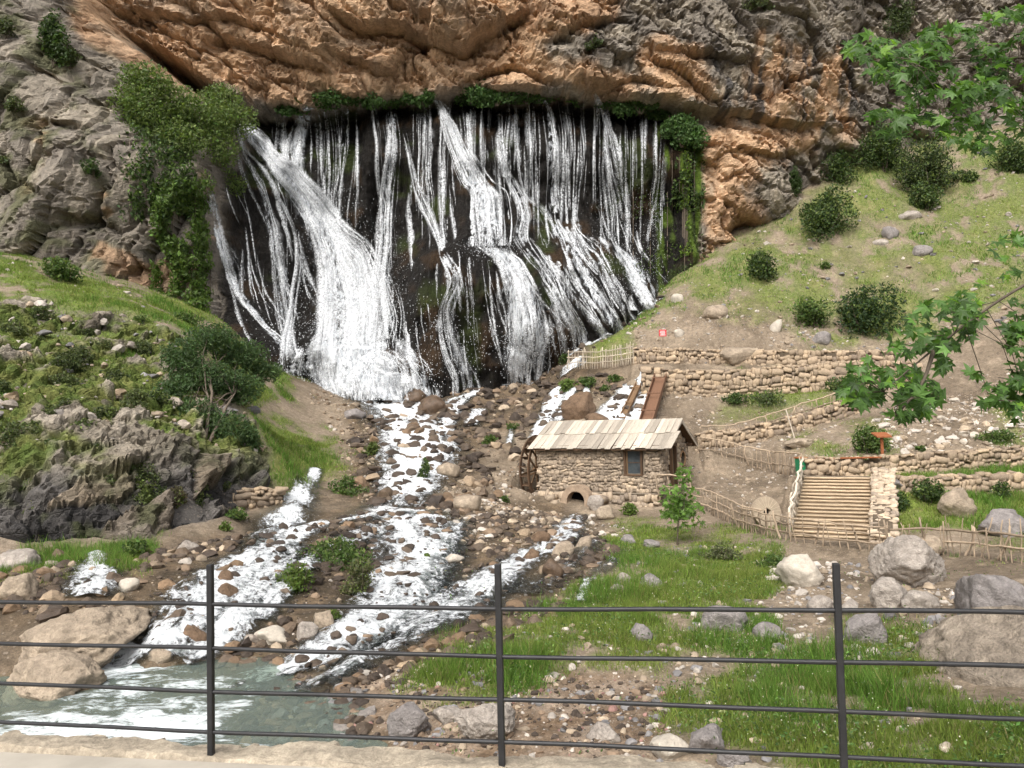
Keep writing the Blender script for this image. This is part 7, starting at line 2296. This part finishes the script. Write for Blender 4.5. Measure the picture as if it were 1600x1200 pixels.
# where the middle post stands along that line
_t = np.linspace(0, 1, 400)
_q = A0[None] + (A2 - A0)[None] * _t[:, None] + np.array([0, 0, HP])
SM = float(_t[np.argmin(np.abs(proj(_q)[:, 0] - 777))]) * SPAN
MAT_IRON = mat_plain('black painted iron', (0.016, 0.016, 0.017), 0.5, 0.45, 0.5, 14.0, 0.35, None, 0, .004)
rail_root = empty('railing', A0, math.atan2(_dir[1], _dir[0]), label='black iron railing of thin posts and four rails in front', category='railing')
for s in (-2 * SM, -SM, 0.0, SM, SPAN, SPAN + SM):
    z0 = FALL * s
    v, f = box(s - .0145, s + .0145, -.0145, .0145, z0 - .06, z0 + HP)
    link('post', bevel_mesh('post', v, f, MAT_IRON, .003), rail_root)
for pl_, pr__ in ((945, 955), (1014, 1036), (1079, 1112), (1142, 1183)):
    za, zb = P(328, pl_, A0[1])[2] - FLOOR, P(1312, pr__, d2)[2] - FLOOR
    xs = np.linspace(-3.2, 6.5, 30)
    pth = np.c_[xs, np.full(30, -.0), za + (zb - za) * xs / SPAN + .005 * np.sin(xs * 1.7 + pl_) + .002 * np.sin(xs * 5.3 + pl_)]
    v, f = tube(pth, .0105, 8)
    link('rail', new_mesh('rail', v, f, MAT_IRON, True), rail_root)
# concrete floor
MAT_CONC = mat_plain('worn concrete', (0.37, 0.335, 0.28), 0.92, 0.12, 0.22, 2.2, 0.35)
def along(s, t, z):
    return np.array([A0[0] + _dir[0] * s + nrm[0] * t, A0[1] + _dir[1] * s + nrm[1] * t, z + FALL * s])
slab = Batch()
q = [along(s, t, z) for s in (-9, 14) for t in (-5.5, -.06) for z in (FLOOR - .4, FLOOR)]
slab.add(np.array(q), np.array([(0, 1, 3, 2), (4, 6, 7, 5), (0, 4, 5, 1), (2, 3, 7, 6), (1, 5, 7, 3), (0, 2, 6, 4)]))
link('walkway', slab.mesh('walkway', MAT_CONC), kind='structure', label='pale concrete walkway under the railing')
# rough mortared stone edge, falling off to the river
S_, T_ = np.arange(-9, 14, .025), np.r_[np.arange(-.08, .34, .02), np.linspace(.36, 1.0, 10)]
SS, TT = np.meshgrid(S_, T_, indexing='ij')
edge_t = .13 + .05 * fbm2(SS, SS * 0, .5, 4, 5) + .03 * fbm2(SS, 0 * SS, .12, 2, 6)
bx_ = np.where(TT < edge_t, 0, TT - edge_t)
zz = FLOOR + .012 + .035 * fbm2(SS, TT, .18, 4, 7) + .03 * np.maximum(fbm2(SS, TT, .4, 3, 8), -.2) - np.minimum(bx_ * 9.0, 5.2) * (TT > edge_t)
zz = np.where(TT < -.03, FLOOR - .03, zz)
tt = np.where(TT > edge_t, edge_t + (TT - edge_t) * .25 + .06 * fbm2(SS, zz, .5, 3, 9), TT)
V = np.stack([A0[0] + _dir[0] * SS + nrm[0] * tt, A0[1] + _dir[1] * SS + nrm[1] * tt, zz + FALL * SS], -1)
MAT_EDGE = mat_rock('rough mortar edge', .5, 6.0, .92, .12, .36, False, (.37, .315, .24))
link('kerb', new_mesh('kerb', V.reshape(-1, 3), grid_faces(len(S_), len(T_)), MAT_EDGE, False), kind='structure', label='rough mortared stone edge of the walkway')
print('tris', sum(sum(len(p_.vertices) - 2 for p_ in m_.polygons) if len(m_.polygons) < 3000 else len(m_.polygons) * (len(m_.polygons[0].vertices) - 2) for m_ in bpy.data.meshes))
print('done', round(time.time() - T0, 1))
